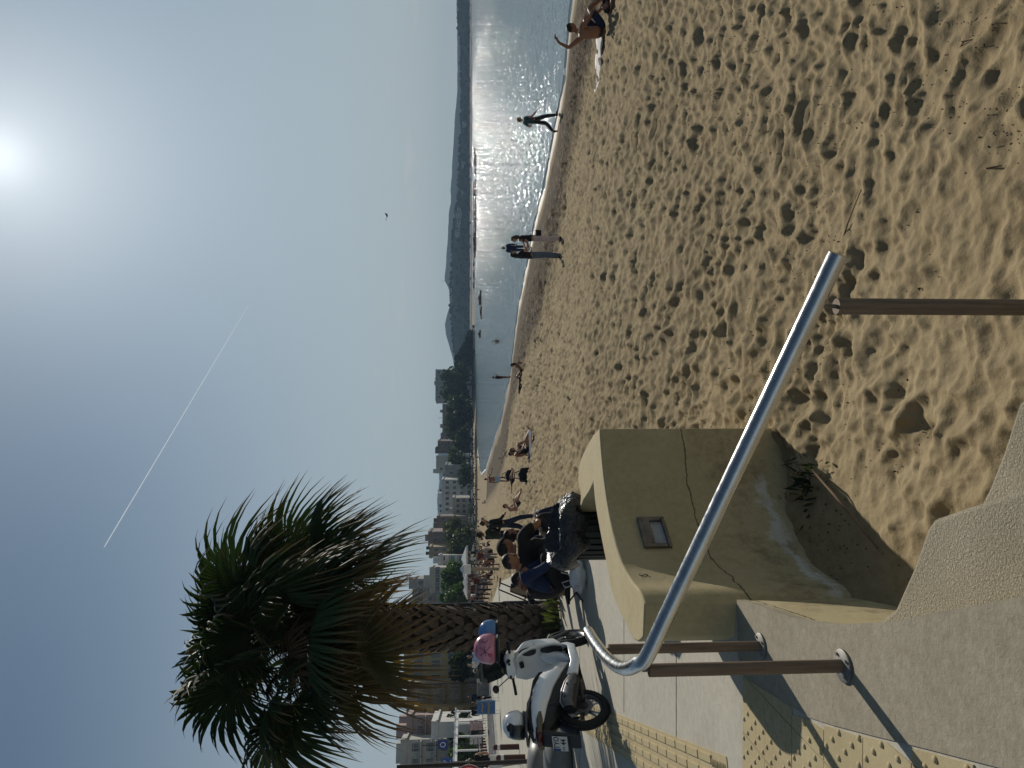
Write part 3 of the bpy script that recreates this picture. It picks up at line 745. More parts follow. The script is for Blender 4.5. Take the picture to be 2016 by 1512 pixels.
def building(label, py0, py1, vtop, Y, m, floors=3, cols=4, depth=12.0, rot=0.0, group='buildings around the bay', balc=None, solid=False, roofy=3, skip=0.0, winw=1.2, awn=None, seed=0, shutter=None, base=-0.3):
    rg = random.Random(seed + int(py0)); pc = (py0 + py1) / 2; w = (py1 - py0) * Y / F; c = ap(924, pc, Y)
    h = EYE + (924 - vtop) * Y / F - base
    t = thing('apartment_building', label, 'building', (c.x, Y, base), rot, group)
    mb = MB(); mb.box((0, depth / 2, h / 2), (w, depth, h)); mb.build('wall', m, t)
    mb = MB(); mb.box((0, depth / 2, h + 0.09), (w + 0.5, depth + 0.5, 0.25))
    for sx in (-1, 1): mb.box((sx * w / 2, depth / 2, h + 0.5), (0.2, depth + 0.18, 0.6))
    mb.box((0, 0.0, h + 0.5), (w - 0.2, 0.2, 0.6)); rf = mb.build('roof', m, t)
    for i in range(roofy):
        x = rg.uniform(-w * .42, w * .42); y = rg.uniform(1, depth - 1); q = rg.random()
        mb = MB()
        if q < .4: mb.box((x, y, h + 1.2), (rg.uniform(1.5, 3.5), 2.2, 2.2)); mb.build('roof_hut', m, rf)
        elif q < .7: mb.cyl((x, y, h + .2), (x, y, h + 1.9), .55, n=10); mb.build('water_tank', tank_m, rf)
        else:
            mb.cyl((x, y, h + .2), (x, y, h + 3.4), .04, n=5)
            for s_ in range(3): mb.box((x, y, h + 2.4 + s_ * .4), (1.2 - .25 * s_, .04, .04))
            mb.build('antenna', dark_m, rf)
    fh = (h - 0.6) / floors; cw = w / cols; ww = min(winw, cw * .6); wh = min(1.5, fh * .55)
    wm, pm_ = win_meshes(ww, wh)
    for f in range(floors):
        for k_ in range(cols):
            if rg.random() < skip: continue
            x = -w / 2 + cw * (k_ + .5); z = 0.3 + fh * (f + .55)
            if f == 0 and rg.random() < .6:
                mb = MB(); mb.box((x, -0.04, min(fh * .45, 1.4)), (cw * .75, .1, min(fh * .85, 2.6))); mb.build('shop_front', glass_m, t); continue
            o = link('window', wm, t, (x, -0.05, z)); link('pane', pm_, o)
            if shutter and rg.random() < .7:
                for sx in (-1, 1):
                    mb = MB(); mb.box((x + sx * (ww * .75 + .05), -0.05, z), (ww * .45, .06, wh)); mb.build('shutter', shutter, t)
            if balc and f > 0 and rg.random() < balc: link('balcony', balcony_mesh(cw * .92, m, solid), t, (x, -0.002, z - wh / 2 - .25))
            if awn and f > 0 and rg.random() < .7:
                mb = MB(); mb.add([(x - cw * .4, -0.1, z + wh * .6), (x + cw * .4, -0.1, z + wh * .6), (x + cw * .4, -1.3, z + wh * .1), (x - cw * .4, -1.3, z + wh * .1), (x - cw * .4, -1.3, z - wh * .2), (x + cw * .4, -1.3, z - wh * .2)], [(0, 1, 2, 3), (3, 2, 5, 4)]); mb.build('awning', awn, t)
    return t
building('tall grey apartment tower standing alone above the dark pines on the headland', 727, 788, 860, 500, W_GREY, 7, 5, 18, 0.15, roofy=2, winw=1.3, skip=.25)
building('long reddish brown block with many small windows right of the grey tower', 795, 868, 874, 420, W_MAUVE, 5, 7, 14, 0.1, roofy=7, balc=.3)
building('narrow grey brown block in front of the pale blue far mountain', 868, 892, 865, 380, W_BROWN, 5, 3, 12, roofy=3)
building('boxy pale house with one small window high above its neighbours', 897, 931, 862, 372, W_PALE, 5, 2, 10, 0.1, skip=.5, roofy=1)
building('windowless light wall house with a slanted white roof edge by the beach', 915, 946, 880, 345, W_GREY, 3, 3, 12, roofy=1, skip=.7)
building('wide white low block with a crowd of tanks and aerials on its roof', 944, 1018, 873, 330, W_WHITE, 4, 7, 13, .05, roofy=12, balc=.4)
building('pale block half hidden behind the palm fronds with cream ground floor', 980, 1032, 895, 300, W_PALE, 3, 5, 10, .05, roofy=2)
building('dark brown block with three pale windows beside the mauve building', 1016, 1050, 864, 290, W_BROWN, 4, 3, 12, .1, roofy=3)
building('mauve apartment block under the lowest palm fronds', 1046, 1078, 848, 250, W_MAUVE, 5, 3, 12, .1, roofy=2)
building('tan orange block next to the blue and white building', 1076, 1097, 850, 240, W_OCHRE, 5, 2, 12, .1, roofy=2)
building('white block with pale blue awnings over its balconies', 1092, 1119, 868, 205, W_WHITE, 4, 2, 10, .2, awn=awn_blue, balc=1.0, solid=True, roofy=1)
building('cream block behind the two round green trees', 1117, 1165, 852, 190, W_PALE, 5, 3, 12, .2, roofy=2, shutter=shut_blue)
building('tall pale grey block beside the palm trunk', 1139, 1200, 818, 215, W_GREY, 6, 4, 14, .2, roofy=2, balc=.5)
building('straw coloured house with grey blue shutters behind the palm trunk', 1236, 1345, 806, 118, W_OLIVE, 4, 4, 12, .25, shutter=shut_blue, roofy=2, group='buildings along the street')
building('ochre block with white balconies behind the street lamps', 1342, 1396, 812, 112, W_OCHRE, 4, 3, 12, .3, balc=1.0, roofy=2, group='buildings along the street')
building('deep yellow block with cream balcony fronts', 1390, 1412, 826, 108, W_YEL, 4, 1, 12, .3, balc=1.0, solid=True, roofy=1, group='buildings along the street')
building('pink block with rows of white balconies', 1408, 1470, 812, 104, W_PINK, 5, 4, 12, .3, balc=1.0, roofy=2, group='buildings along the street')
building('large cream corner block at the edge of the street', 1460, 1600, 800, 98, W_PALE, 5, 5, 14, .3, balc=.8, roofy=2, group='buildings along the street')
building('low whitewashed house with a plain blank gable', 1421, 1450, 862, 92, W_WHITE, 2, 2, 10, .3, skip=.6, roofy=0, group='buildings along the street')
# ------------------------------------------------------------------ trees
def leafmat(n, c, tr=0.35, tip=None):
    m, k = newmat(n, 0.6, 0.3)
    tc = k.n('ShaderNodeTexCoord').outputs['Object']
    col = k.ramp(k.noise(tc, 1.1, 4, 0.7), (0.3, tuple(x * .55 for x in c)), (0.7, tuple(x * 1.35 for x in c)))
    if tip:
        at = k.n('ShaderNodeAttribute', attribute_name='tip'); col = k.mix(k.ramp(at.outputs['Fac'], (tip[1], 0.0), (1.0, 1.0)), col, tip[0])
    k.l(col, k.b.inputs['Base Color'])
    tl = k.n('ShaderNodeBsdfTranslucent'); mx = k.n('ShaderNodeMixShader'); mx.inputs[0].default_value = tr
    g2 = k.mix(1.0, col, (1.15, 1.25, 0.5), 'MULTIPLY'); k.l(g2, tl.inputs['Color'])
    out = [n_ for n_ in m.node_tree.nodes if n_.type == 'OUTPUT_MATERIAL'][0]
    k.l(k.b.outputs[0], mx.inputs[1]); k.l(tl.outputs[0], mx.inputs[2]); k.l(mx.outputs[0], out.inputs['Surface'])
    return m
LEAF_D = leafmat('dark_leaves', (0.028, 0.045, 0.022)); LEAF_G = leafmat('green_leaves', (0.055, 0.10, 0.035)); LEAF_O = leafmat('olive_leaves', (0.06, 0.075, 0.035))
bark_m = mat('bark', (0.07, 0.05, 0.035), 0.95, var=0.4, scale=3, bump=0.6, bscale=20)
def tree(label, loc, H, cr, ch, lm, n=900, ls=0.5, seed=1, group='trees round the bay', lean=0.0, low=0.25):
    rg = random.Random(seed); t = thing('broadleaf_tree', label, 'tree', loc, rg.uniform(0, 6), group)
    mb = MB(); th = H * low + .5
    mb.tube([(0, 0, -0.3), (0.05, 0, th * .5), (lean, 0.1, th), (lean * 1.2, 0.1, H * .75)], [cr * .09, cr * .07, cr * .06, cr * .02], 8)
    for i in range(6):
        a = i * 1.05 + rg.uniform(-.3, .3); mb.tube([(lean, .1, th * rg.uniform(.8, 1.1)), (lean + cos(a) * cr * .4, sin(a) * cr * .4, th + ch * .25), (lean + cos(a) * cr * .75, sin(a) * cr * .75, th + ch * rg.uniform(.3, .6))], [cr * .04, cr * .025, cr * .01], 5)
    mb.build('trunk', bark_m, t, smooth=True)
    # clumps of leaves scattered through the volume
    cl = []
    for i in range(26):
        u = Vector((rg.gauss(0, 1), rg.gauss(0, 1), rg.gauss(0, 1))).normalized() * rg.uniform(.45, .88)
        cl.append((Vector((lean + u.x * cr, u.y * cr, H - ch / 2 + u.z * ch / 2)), rg.uniform(.22, .42) * cr))
    mb = MB()
    for i in range(n):
        c, r = cl[rg.randrange(len(cl))]; d = Vector((rg.gauss(0, 1), rg.gauss(0, 1), rg.gauss(0, .8))).normalized()
        p = c + d * r * rg.uniform(.55, 1.0) ** .5; q = ls * rg.uniform(.6, 1.3)
        R = Euler((rg.uniform(0, 6), rg.uniform(0, 6), rg.uniform(0, 6))).to_matrix()
        mb.add([p + R @ Vector(v) * q for v in ((-.5, -.35, 0), (0, -.5, .1), (.55, -.1, 0), (.2, .5, -.1), (-.4, .4, 0.05))], [(0, 1, 2, 3, 4)])
    mb.build('crown', lm, t, fixn=False); return t
def put(py, Y, z=-0.2): p = ap(924, py, Y); return (p.x, Y, z)
TREES = [('dark pine covering the foot of the grey tower', 757, 455, 19, 10, 15, LEAF_D), ('dark spreading pine at the tip of the headland', 738, 470, 15, 9, 12, LEAF_D), ('dark pine left of the reddish block on the headland', 785, 450, 11, 8, 9, LEAF_D),
         ('broad dark tree hiding the lower floors of the reddish block', 812, 400, 15, 11, 13, LEAF_D), ('second broad dark tree before the reddish block', 838, 395, 13, 10, 11, LEAF_D), ('low dark tree beside the narrow grey brown block', 865, 370, 9, 7, 8, LEAF_D),
         ('scraggy dark tree in front of the boxy pale house', 902, 350, 12, 6, 9, LEAF_O), ('small dark tree behind the parked cars at mid beach', 935, 320, 7, 5, 6, LEAF_D), ('olive tree below the dark brown block', 1048, 235, 9, 6, 7.5, LEAF_O), ('olive tree below the tan orange block', 1078, 215, 8, 5, 7, LEAF_O),
         ('large round green tree left of the blue and white block', 1138, 165, 8.4, 3.9, 7, LEAF_G), ('round green tree against the palm trunk', 1180, 150, 8.0, 3.2, 6.6, LEAF_G), ('dark street tree beyond the pergola', 1432, 96, 4.6, 2.2, 3.4, LEAF_D), ('green street tree at the edge of the street', 1478, 88, 4.2, 2.2, 3.2, LEAF_G), ('low dark tree behind the cafe tables', 1300, 110, 4.6, 3.0, 3.4, LEAF_D)]
for i, (lb, py, Y, H, cr, ch, lm) in enumerate(TREES): tree(lb, put(py, Y), H, cr, ch, lm, 1500 if Y < 200 else 1000, 0.16 * cr, seed=i + 3)
# reed-like slope of agaves and bushes on the headland tip
rr = random.Random(9); mb = MB()
for i in range(420):
    py = rr.uniform(655, 790); Y = rr.uniform(500, 540) + (py < 690) * 20; p = ap(924, py, Y); hmax = 11 * max(0.15, min(1, (py - 650) / 60.0)); z = rr.uniform(-1.5, hmax); s_ = rr.uniform(1.2, 2.6)
    mb.add([Vector((p.x, Y, z)) + Vector((v.x * s_ * 1.2, v.y * s_, v.z * s_)) for v in IV], IF)
tag(mb.build('headland_scrub', wood_m), kind='stuff')
mb = MB(); hp = [ap(924, py, Y) for py, Y in ((645, 540), (650, 515), (700, 500), (790, 478), (800, 520), (700, 560))]
mb.prism([(p.x, p.y) for p in hp], -2.4, -1.1); tag(mb.build('headland', shore_m), kind='structure')
# bushes and parked things hide the road along the bay: a low hedge per stretch
hedge_m = LEAF_D
for i, (a, b2) in enumerate((((800, 400), (880, 372)), ((880, 365), (960, 318)), ((965, 318), (1040, 255)), ((1040, 250), (1118, 185)))):
    rr = random.Random(30 + i); mb = MB(); A = ap(924, *a); B = ap(924, *b2); n_ = 260
    for j in range(n_):
        p = A.lerp(B, rr.random()); p.z = rr.uniform(-.4, 1.9); s_ = rr.uniform(.5, 1.1); R = Euler((rr.uniform(0, 6), rr.uniform(0, 6), rr.uniform(0, 6))).to_matrix()
        mb.add([p + Vector((0, rr.uniform(-1, 1), 0)) + R @ Vector(v) * s_ for v in ((-.5, -.35, 0), (.1, -.5, .1), (.55, .1, 0), (-.1, .5, -.1))], [(0, 1, 2, 3)])
    o = mb.build('hedge', hedge_m, fixn=False); o['label'] = ['dark hedge below the headland pines', 'dark hedge before the boxy pale house', 'dark hedge before the white block with the tanks', 'dark hedge in front of the blue and white block'][i]; o['category'] = 'hedge'; o['group'] = 'hedges along the bay road'
# ------------------------------------------------------------------ rocks in the sea
rock_m = mat('sea_rock', (0.05, 0.045, 0.04), 0.8, var=0.4, scale=0.8, bump=0.5, bscale=3)
RK = [(300, 936, 16, 3), (318, 937, 22, 4), (338, 937, 10, 2.5), (362, 937, 16, 2.5), (380, 937, 12, 4), (402, 937, 24, 3), (420, 937, 14, 3.5), (440, 937, 20, 3), (462, 937, 16, 4), (480, 937, 22, 5), (498, 936, 14, 3), (520, 934, 12, 2), (540, 934, 18, 2.5), (560, 934, 16, 3), (588, 947, 26, 5), (614, 948, 22, 3.5), (658, 946, 14, 4), (648, 934, 14, 4)]
RKL = ['rightmost low rock of the line in the bay', 'peaked rock second from the right end of the line', 'very small rock third from the right of the line', 'low rock with a gap on both sides in the line', 'short tall rock at the right of the brightest water', 'long low rock at the middle of the line', 'small rock just left of the long low one', 'broad flat rock left of the middle of the line', 'stubby rock beside the tallest of the line', 'tallest rock of the long line', 'small rock left of the tallest of the line', 'thin low rock where the line starts to fade', 'low rock second from the left end of the line', 'leftmost low rock of the line']
for i, (py, v, w, h) in enumerate(RK):
    rr = random.Random(50 + i); p = gp(v, py, Z_SEA); s_ = p.y / F
    mb = MB(); mb.ball((0, 0, 0), (w * s_ * .62, max(1.5, w * s_ * .4), h * s_ * 1.25), 12, 8, fn=lambda q: q * (1 + .55 * mnoise.noise(q * 1.9 + Vector((i * 3.1, 0, 0)))))
    lb = 'wide jagged rock standing highest out of the shallow sea' if i == 14 else 'second rock beside the wide jagged rock in the shallows' if i == 15 else 'small flat rock alone in the shallows near the wading bather' if i == 16 else 'low dark rock at the foot of the headland scrub' if i == 17 else RKL[i]
    o = mb.build('rock', rock_m, smooth=True, loc=p); tag(o, lb, 'rock', 'rocks in the bay')
HSL = ['rightmost house of the cluster on the wooded slope', 'second house from the right on the wooded slope', 'middle house of the cluster on the wooded slope', 'fourth house on the wooded slope, lowest of the cluster', 'leftmost house of the cluster on the wooded slope', 'right one of three houses on the far ridge', 'middle one of three houses on the far ridge', 'left one of three houses on the far ridge', 'lone house low on the far shore behind the rocks', 'lone house on the far shore right of the rocks', 'lone house low on the far shore left of the tall rock']
# pale houses among the wood of the far shore
for i, (py, v) in enumerate(((417, 903), (428, 900), (441, 902), (452, 905), (463, 899), (560, 893), (574, 890), (590, 889), (330, 912), (250, 913), (385, 911))):
    p = ap(v, py, 1170 if v > 895 else 1225); mb = MB(); t = thing('far_house', HSL[i], 'house', (p.x, p.y - 10, p.z - 8), 0.3 * (i % 3), 'houses on the far shore')
    mb.box((0, 0, 4), (7 + i % 3 * 3, 7, 12)); mb.build('wall', W_PALE, t); mb = MB(); mb.box((0, 0, 10.3), (8 + i % 3 * 3, 8, .7)); mb.build('roof', W_BROWN, t)
    for q in (-1, 1):
        for f in (3, 7): mb = MB(); mb.box((q * 2, -3.55, f), (1.6, .2, 1.8)); mb.build('window', glass_m, t)
p = ap(878, 553, 2290); mb = MB(); mb.cyl((p.x, p.y, p.z - 20), (p.x, p.y, p.z + 16), .7, .3, 6)
for q in range(3): mb.box((p.x, p.y, p.z + 2 + q * 4), (3, .5, .5))
tag(mb.build('radio_mast', dark_m), 'thin radio mast on the top of the blue mountain', 'mast')
# ------------------------------------------------------------------ contrail and bird
con_m = bpy.data.materials.new('ice_trail'); con_m.use_nodes = True; kk = Nodes(con_m); kk.b.inputs['Base Color'].default_value = (.95, .95, .95, 1); kk.b.inputs['Roughness'].default_value = 1
kk.b.inputs['Emission Color'].default_value = (.9, .95, 1, 1); kk.b.inputs['Emission Strength'].default_value = 0.33  # emission stands in for the sunlight on the trail
a, b2 = ray(205, 1077), ray(525, 540); HA = 9000.0
pa, pb = a * (HA / a.z), b2 * (HA / b2.z)
mb = MB(); pts = [pa.lerp(pb, i / 40) for i in range(41)]; mb.tube(pts, [max(2.5, (12 if i < 24 else 12 * (40 - i) / 16)) * (1 + .25 * mnoise.noise((i * .9, 2, 2))) for i in range(41)], 8)
tag(mb.build('contrail', con_m, smooth='all'), 'long thin white aircraft trail across the clear sky', 'contrail')
bp_ = ap(762, 425, 70); t = thing('bird', 'small dark seabird gliding over the bay', 'bird', bp_, 0.6)
mb = MB(); mb.ball((0, 0, 0), (.24, .07, .065), 10, 7, fn=lambda q: Vector((q.x, q.y * (1 - .3 * abs(q.x)), q.z)))
mb.tube([(.2, 0, .02), (.33, 0, .04), (.4, 0, .03)], [.045, .04, .008], 6); mb.add([(-.2, -.03, 0), (-.42, -.08, .0), (-.42, .08, .0), (-.2, .03, 0), (-.3, 0, .03)], [(0, 1, 4), (1, 2, 4), (2, 3, 4)])
for sy in (-1, 1):
    mb.loft([[(.12, sy * .04, .03), (.0, sy * .04, .045), (-.12, sy * .04, .03)], [(.14, sy * .3, .16), (.03, sy * .3, .17), (-.06, sy * .3, .16)], [(.02, sy * .62, .10), (-.04, sy * .62, .105), (-.08, sy * .62, .10)]], closed=False)
mb.build('body', mat('dark_plumage', (.06, .06, .065), .8), t, smooth=True)
# ------------------------------------------------------------------ the air over the bay
hz = bpy.data.materials.new('haze_air'); hz.use_nodes = True; t_ = hz.node_tree
for n_ in list(t_.nodes):
    if n_.type != 'OUTPUT_MATERIAL': t_.nodes.remove(n_)
pv = t_.nodes.new('ShaderNodeVolumePrincipled'); pv.inputs['Color'].default_value = (0.50, 0.74, 1.0, 1); pv.inputs['Density'].default_value = 0.0002; pv.inputs['Anisotropy'].default_value = 0.0
t_.links.new(pv.outputs[0], [n_ for n_ in t_.nodes if n_.type == 'OUTPUT_MATERIAL'][0].inputs['Volume'])
mb = MB(); mb.box((600, 1480, 58), (5200, 3400, 124)); tag(mb.build('haze', hz), kind='stuff')
# ================================================================== fan palm
def frond_mesh(name, seed, m, Lp, R, nseg=38, spread=112, droop=0.55, dead=False):
    rg = random.Random(seed); V = []; Fc = []; T = []
    def addv(p, t): V.append(tuple(p)); T.append(t); return len(V) - 1
    # petiole: a flat tapering stalk, arched
    ns = 7; arch = 0.10 if not dead else 0.2
    def pet(t): return Vector((Lp * t, 0, arch * sin(t * pi / 2) * Lp - 0.16 * Lp * t * t))
    rings = []
    for i in range(ns + 1):
        t = i / ns; c = pet(t); w = 0.032 * (1 - .55 * t); h = 0.014 * (1 - .4 * t)
        rings.append([addv(c + Vector(q), 0.0 if not dead else .9) for q in ((0, -w, h * .6), (0, 0, -h), (0, w, h * .6), (0, 0, h))])
    for a, b in zip(rings[:-1], rings[1:]):
        for k_ in range(4): Fc.append((a[k_], a[(k_ + 1) % 4], b[(k_ + 1) % 4], b[k_]))
    hub = pet(1.0); tilt = -0.25 if not dead else -.5
    fan = radians(spread); dth = 2 * fan / nseg
    for s_ in range(nseg):
        th = -fan + dth * (s_ + .5) + rg.uniform(-.2, .2) * dth
        rl = R * (0.62 + 0.38 * cos(th * .72)) * rg.uniform(.86, 1.06)
        split = rl * rg.uniform(.50, .64); dr = droop * rg.uniform(.6, 1.5); curl = rg.uniform(-.25, .25) * (1 if not dead else 3)
        tw = rg.uniform(-.3, .3); rows = []
        nr = 6
        for i in range(nr + 1):
            t = i / nr; r = 0.03 + rl * t
            hw = r * tan(dth * .5) * 1.02 if r < split else max(0.0012, split * tan(dth * .5) * max(0.0, 1 - (r - split) / (rl - split)) ** .8)
            th2 = th + curl * max(0, t - .45) ** 2
            d = Vector((cos(th2), sin(th2), 0)); n_ = Vector((-sin(th2), cos(th2), 0))
            z = -dr * rl * max(0, t - .35) ** 2.0 + r * (.16 * cos(th * 1.0) - .10 * abs(sin(th))) + tilt * r * cos(th) * .3
            if dead: z -= rl * .35 * t * t
            fold = hw * .75
            c = hub + d * r * (1 - .25 * dr * max(0, t - .5)) + Vector((0, 0, z))
            e = n_ * hw
            rows.append((addv(c - e + Vector((0, 0, -fold + tw * hw)), t if not dead else .5 + .5 * t), addv(c + Vector((0, 0, fold * .3)), t if not dead else .5 + .5 * t), addv(c + e + Vector((0, 0, -fold - tw * hw)), t if not dead else .5 + .5 * t)))
        for a, b in zip(rows[:-1], rows[1:]): Fc.append((a[0], a[1], b[1], b[0])); Fc.append((a[1], a[2], b[2], b[1]))
    me = bpy.data.meshes.new(name); me.from_pydata(V, [], Fc); me.materials.append(m)
    at = me.attributes.new('tip', 'FLOAT', 'POINT'); at.data.foreach_set('value', T); me.update(); return me
PG = leafmat('palm_leaf', (0.024, 0.046, 0.018), 0.2, ((0.16, 0.10, 0.05), 0.72)); PD = leafmat('dry_palm_leaf', (0.065, 0.045, 0.031), 0.12, ((0.15, 0.095, 0.055), 0.4))
PO = leafmat('yellowing_palm_leaf', (0.07, 0.065, 0.025), 0.25, ((0.20, 0.11, 0.05), 0.5))
pb_ = gp(1096, 1234, 0.0); PH = 4.0
palm = thing('fan_palm', 'tall windblown fan palm with a shaggy skirt of dry fronds beside the scooter', 'palm tree', pb_)
tr_m = mat('palm_trunk', (0.045, 0.032, 0.024), 0.95, var=0.5, scale=5, bump=0.8, bscale=25)
boot_m = mat('cut_leaf_base', (0.115, 0.09, 0.072), 0.9, var=0.45, scale=9, bump=0.6, bscale=40)
mb = MB(); mb.lathe([(.52, -.05), (.46, .12), (.38, .4), (.33, 1.2), (.31, 2.4), (.30, 4.1), (.24, 4.7), (.10, 5.0), (0, 5.05)], 20, wob=lambda a, i: 1 + .06 * mnoise.noise((cos(a) * 2, sin(a) * 2, i * .8))); mb.build('trunk', tr_m, palm, smooth=True)
bb = MB(); bb.loft([[(0, -.085, 0), (.035, 0, 0), (0, .085, 0), (-.03, 0, 0)], [(.04, -.085, .08), (.07, 0, .08), (.04, .085, .08), (0, 0, .08)], [(.07, -.06, .15), (.10, 0, .16), (.07, .06, .15), (.03, 0, .14)], [(.085, -.035, .185), (.105, 0, .195), (.085, .035, .18), (.06, 0, .175)]])
boot_me = bb.mesh('leaf_base', boot_m); rr = random.Random(4); nb_ = 0
for row in range(22):
    for j in range(13):
        if nb_ >= 285: break
        z = .28 + row * .155; a = (j + .5 * (row % 2)) * 2 * pi / 13 + row * .04 + rr.uniform(-.06, .06); r = .335 - .012 * z
        o = link('leaf_base', boot_me, palm, (r * cos(a), r * sin(a), z + rr.uniform(-.03, .03)), (rr.uniform(-.1, .1), rr.uniform(-.12, .1), a + rr.uniform(-.3, .3))); s_ = rr.uniform(.8, 1.15); o.scale = (s_ * rr.uniform(.8, 1.3), s_, s_); nb_ += 1
fr_i = [0]
def place_frond(kind, name, az, el, roll, z0, s_, Lp=1.0, wind=0.30, grav=0.30):
    """every frond is grown on its own, then bent by its weight and by the sea wind"""
    i = fr_i[0]; fr_i[0] += 1
    if kind == 'dry': me = frond_mesh(name, 500 + i, PD, Lp, 1.15, 24, rr.uniform(55, 85), 1.2, True)
    else: me = frond_mesh(name, 500 + i, PG if kind == 'green' else PO, Lp, 1.42, 40, rr.uniform(98, 122), rr.uniform(.25, .6))
    d = Vector((cos(az) * cos(el), sin(az) * cos(el), sin(el)))
    up = Vector((0, 0, 1)) if abs(d.z) < .93 else Vector((-cos(az), -sin(az), 0)) * (1 if d.z > 0 else -1)
    up = (up - d * up.dot(d)).normalized(); y = up.cross(d)
    M = Matrix((d, y, up)).transposed() @ Matrix.Rotation(roll, 3, 'X')
    n_ = len(me.vertices); co = np.empty(n_ * 3, np.float32); me.vertices.foreach_get('co', co); co = co.reshape(-1, 3) * s_
    tp = np.empty(n_, np.float32); me.attributes['tip'].data.foreach_get('value', tp)
    base = np.linalg.norm(co, axis=1) / (s_ * (Lp + 1.4))
    co = co @ np.array(M.transposed(), np.float32)
    k_ = np.clip(tp - .42, 0, 1) ** 1.6 * 1.9
    co[:, 2] -= grav * (k_ * .85 + .22 * base ** 2) * s_; co[:, 0] += wind * (k_ + .25 * base ** 2) * s_; co[:, 1] -= .12 * wind * k_ * s_
    co += np.array((.14 * cos(az), .14 * sin(az), z0), np.float32)
    me.vertices.foreach_set('co', co.ravel()); me.update(); return link(name, me, palm)
ga = 2.39996; rr = random.Random(8); NF = 50
for i in range(NF):
    f_ = i / (NF - 1.0); el = radians(82 - 118 * f_ ** 1.1 + rr.uniform(-10, 10))
    place_frond('green' if f_ < .75 or rr.random() < .5 else 'old', 'frond', i * ga + rr.uniform(-.3, .3), el, rr.uniform(-.9, .9), 4.80 - .40 * f_, rr.uniform(.9, 1.12) * (.95 if f_ < .2 else 1), rr.uniform(.65, 1.35), rr.uniform(.02, .22), rr.uniform(.25, .5) if f_ < .25 else rr.uniform(.4, .8))
for i in range(30):
    place_frond('dry', 'dry_frond', i * ga + .7 + rr.uniform(-.3, .3), radians(rr.uniform(-80, -42) if i % 2 else rr.uniform(-35, 50)), rr.uniform(-1.4, 1.4), 4.75 - .018 * i, rr.uniform(.45, .7), rr.uniform(.5, .85), .12, .4)
for i in range(18):
    place_frond('green' if i % 3 else 'dry', 'frond' if i % 3 else 'dry_frond', i * ga + .4, radians(rr.uniform(-30, 55)), rr.uniform(-1.3, 1.3), 4.5 + rr.uniform(-.25, .2), rr.uniform(.6, .85), rr.uniform(.3, .55), .08, .4)
# a few green and dry leaves at the foot
mb = MB(); rr = random.Random(12)
for i in range(150):
    a = rr.uniform(-1.9, .6); r = rr.uniform(.45, .95); p = Vector((r * cos(a), r * sin(a), 0)); L_ = rr.uniform(.18, .5); d = Vector((cos(a) * rr.uniform(.1, .7), sin(a) * .5 + rr.uniform(-.4, .4), rr.uniform(.4, 1))).normalized(); w = Vector((-d.y, d.x, 0)).normalized() * rr.uniform(.02, .05)
    m_ = p + d * L_ * .6; t2 = p + d * L_ + Vector((0, 0, -.12 * L_)); mb.add([p, m_ - w, t2, m_ + w], [(0, 1, 2, 3)])
pl = thing('weeds', 'tuft of leafy weeds growing at the foot of the fan palm', 'plant', pb_); mb.build('foliage', LEAF_O, pl, fixn=False)
# ================================================================== white scooter on its side stand
sw = mat('scooter_white', (0.82, 0.83, 0.84), 0.22, var=0.05, scale=3, spec=0.5, coat=0.5); sb = mat('scooter_black', (0.012, 0.012, 0.014), 0.45, var=0.3, scale=8, spec=0.4)
sg = mat('scooter_grey', (0.11, 0.11, 0.115), 0.4, 0.4, 0.3, 12); tyre_m = mat('tyre_rubber', (0.018, 0.018, 0.019), 0.85, var=0.3, scale=20, bump=0.4, bscale=80)
alu = mat('cast_aluminium', (0.35, 0.35, 0.36), 0.35, 0.9, 0.2, 20); smoke_m = mat('smoked_screen', (0.008, 0.012, 0.010), 0.06, var=0.2, scale=4, spec=0.6)
seat_m = mat('seat_vinyl', (0.015, 0.015, 0.016), 0.6, var=0.2, bump=0.3, bscale=150); red_l = mat('red_lens', (0.06, 0.010, 0.010), 0.15, var=0.1, spec=0.6); amber = mat('amber_lens', (0.10, 0.075, 0.035), 0.15, var=0.2, spec=0.6)
plate_w = mat('number_plate', (0.62, 0.62, 0.58), 0.5, var=0.08); plate_b = mat('plate_blue', (0.02, 0.05, 0.22), 0.5, var=0.05); ink = mat('plate_ink', (0.012, 0.012, 0.014), 0.6, var=0.0)
pr = gp(1201, 1390, 0); HD = radians(73)
sc_ = thing('scooter', 'white motor scooter with black trim leaning on its stand beside the palm', 'scooter', pr); sc_.rotation_euler = (radians(-8), 0, HD)
WBASE = 1.30
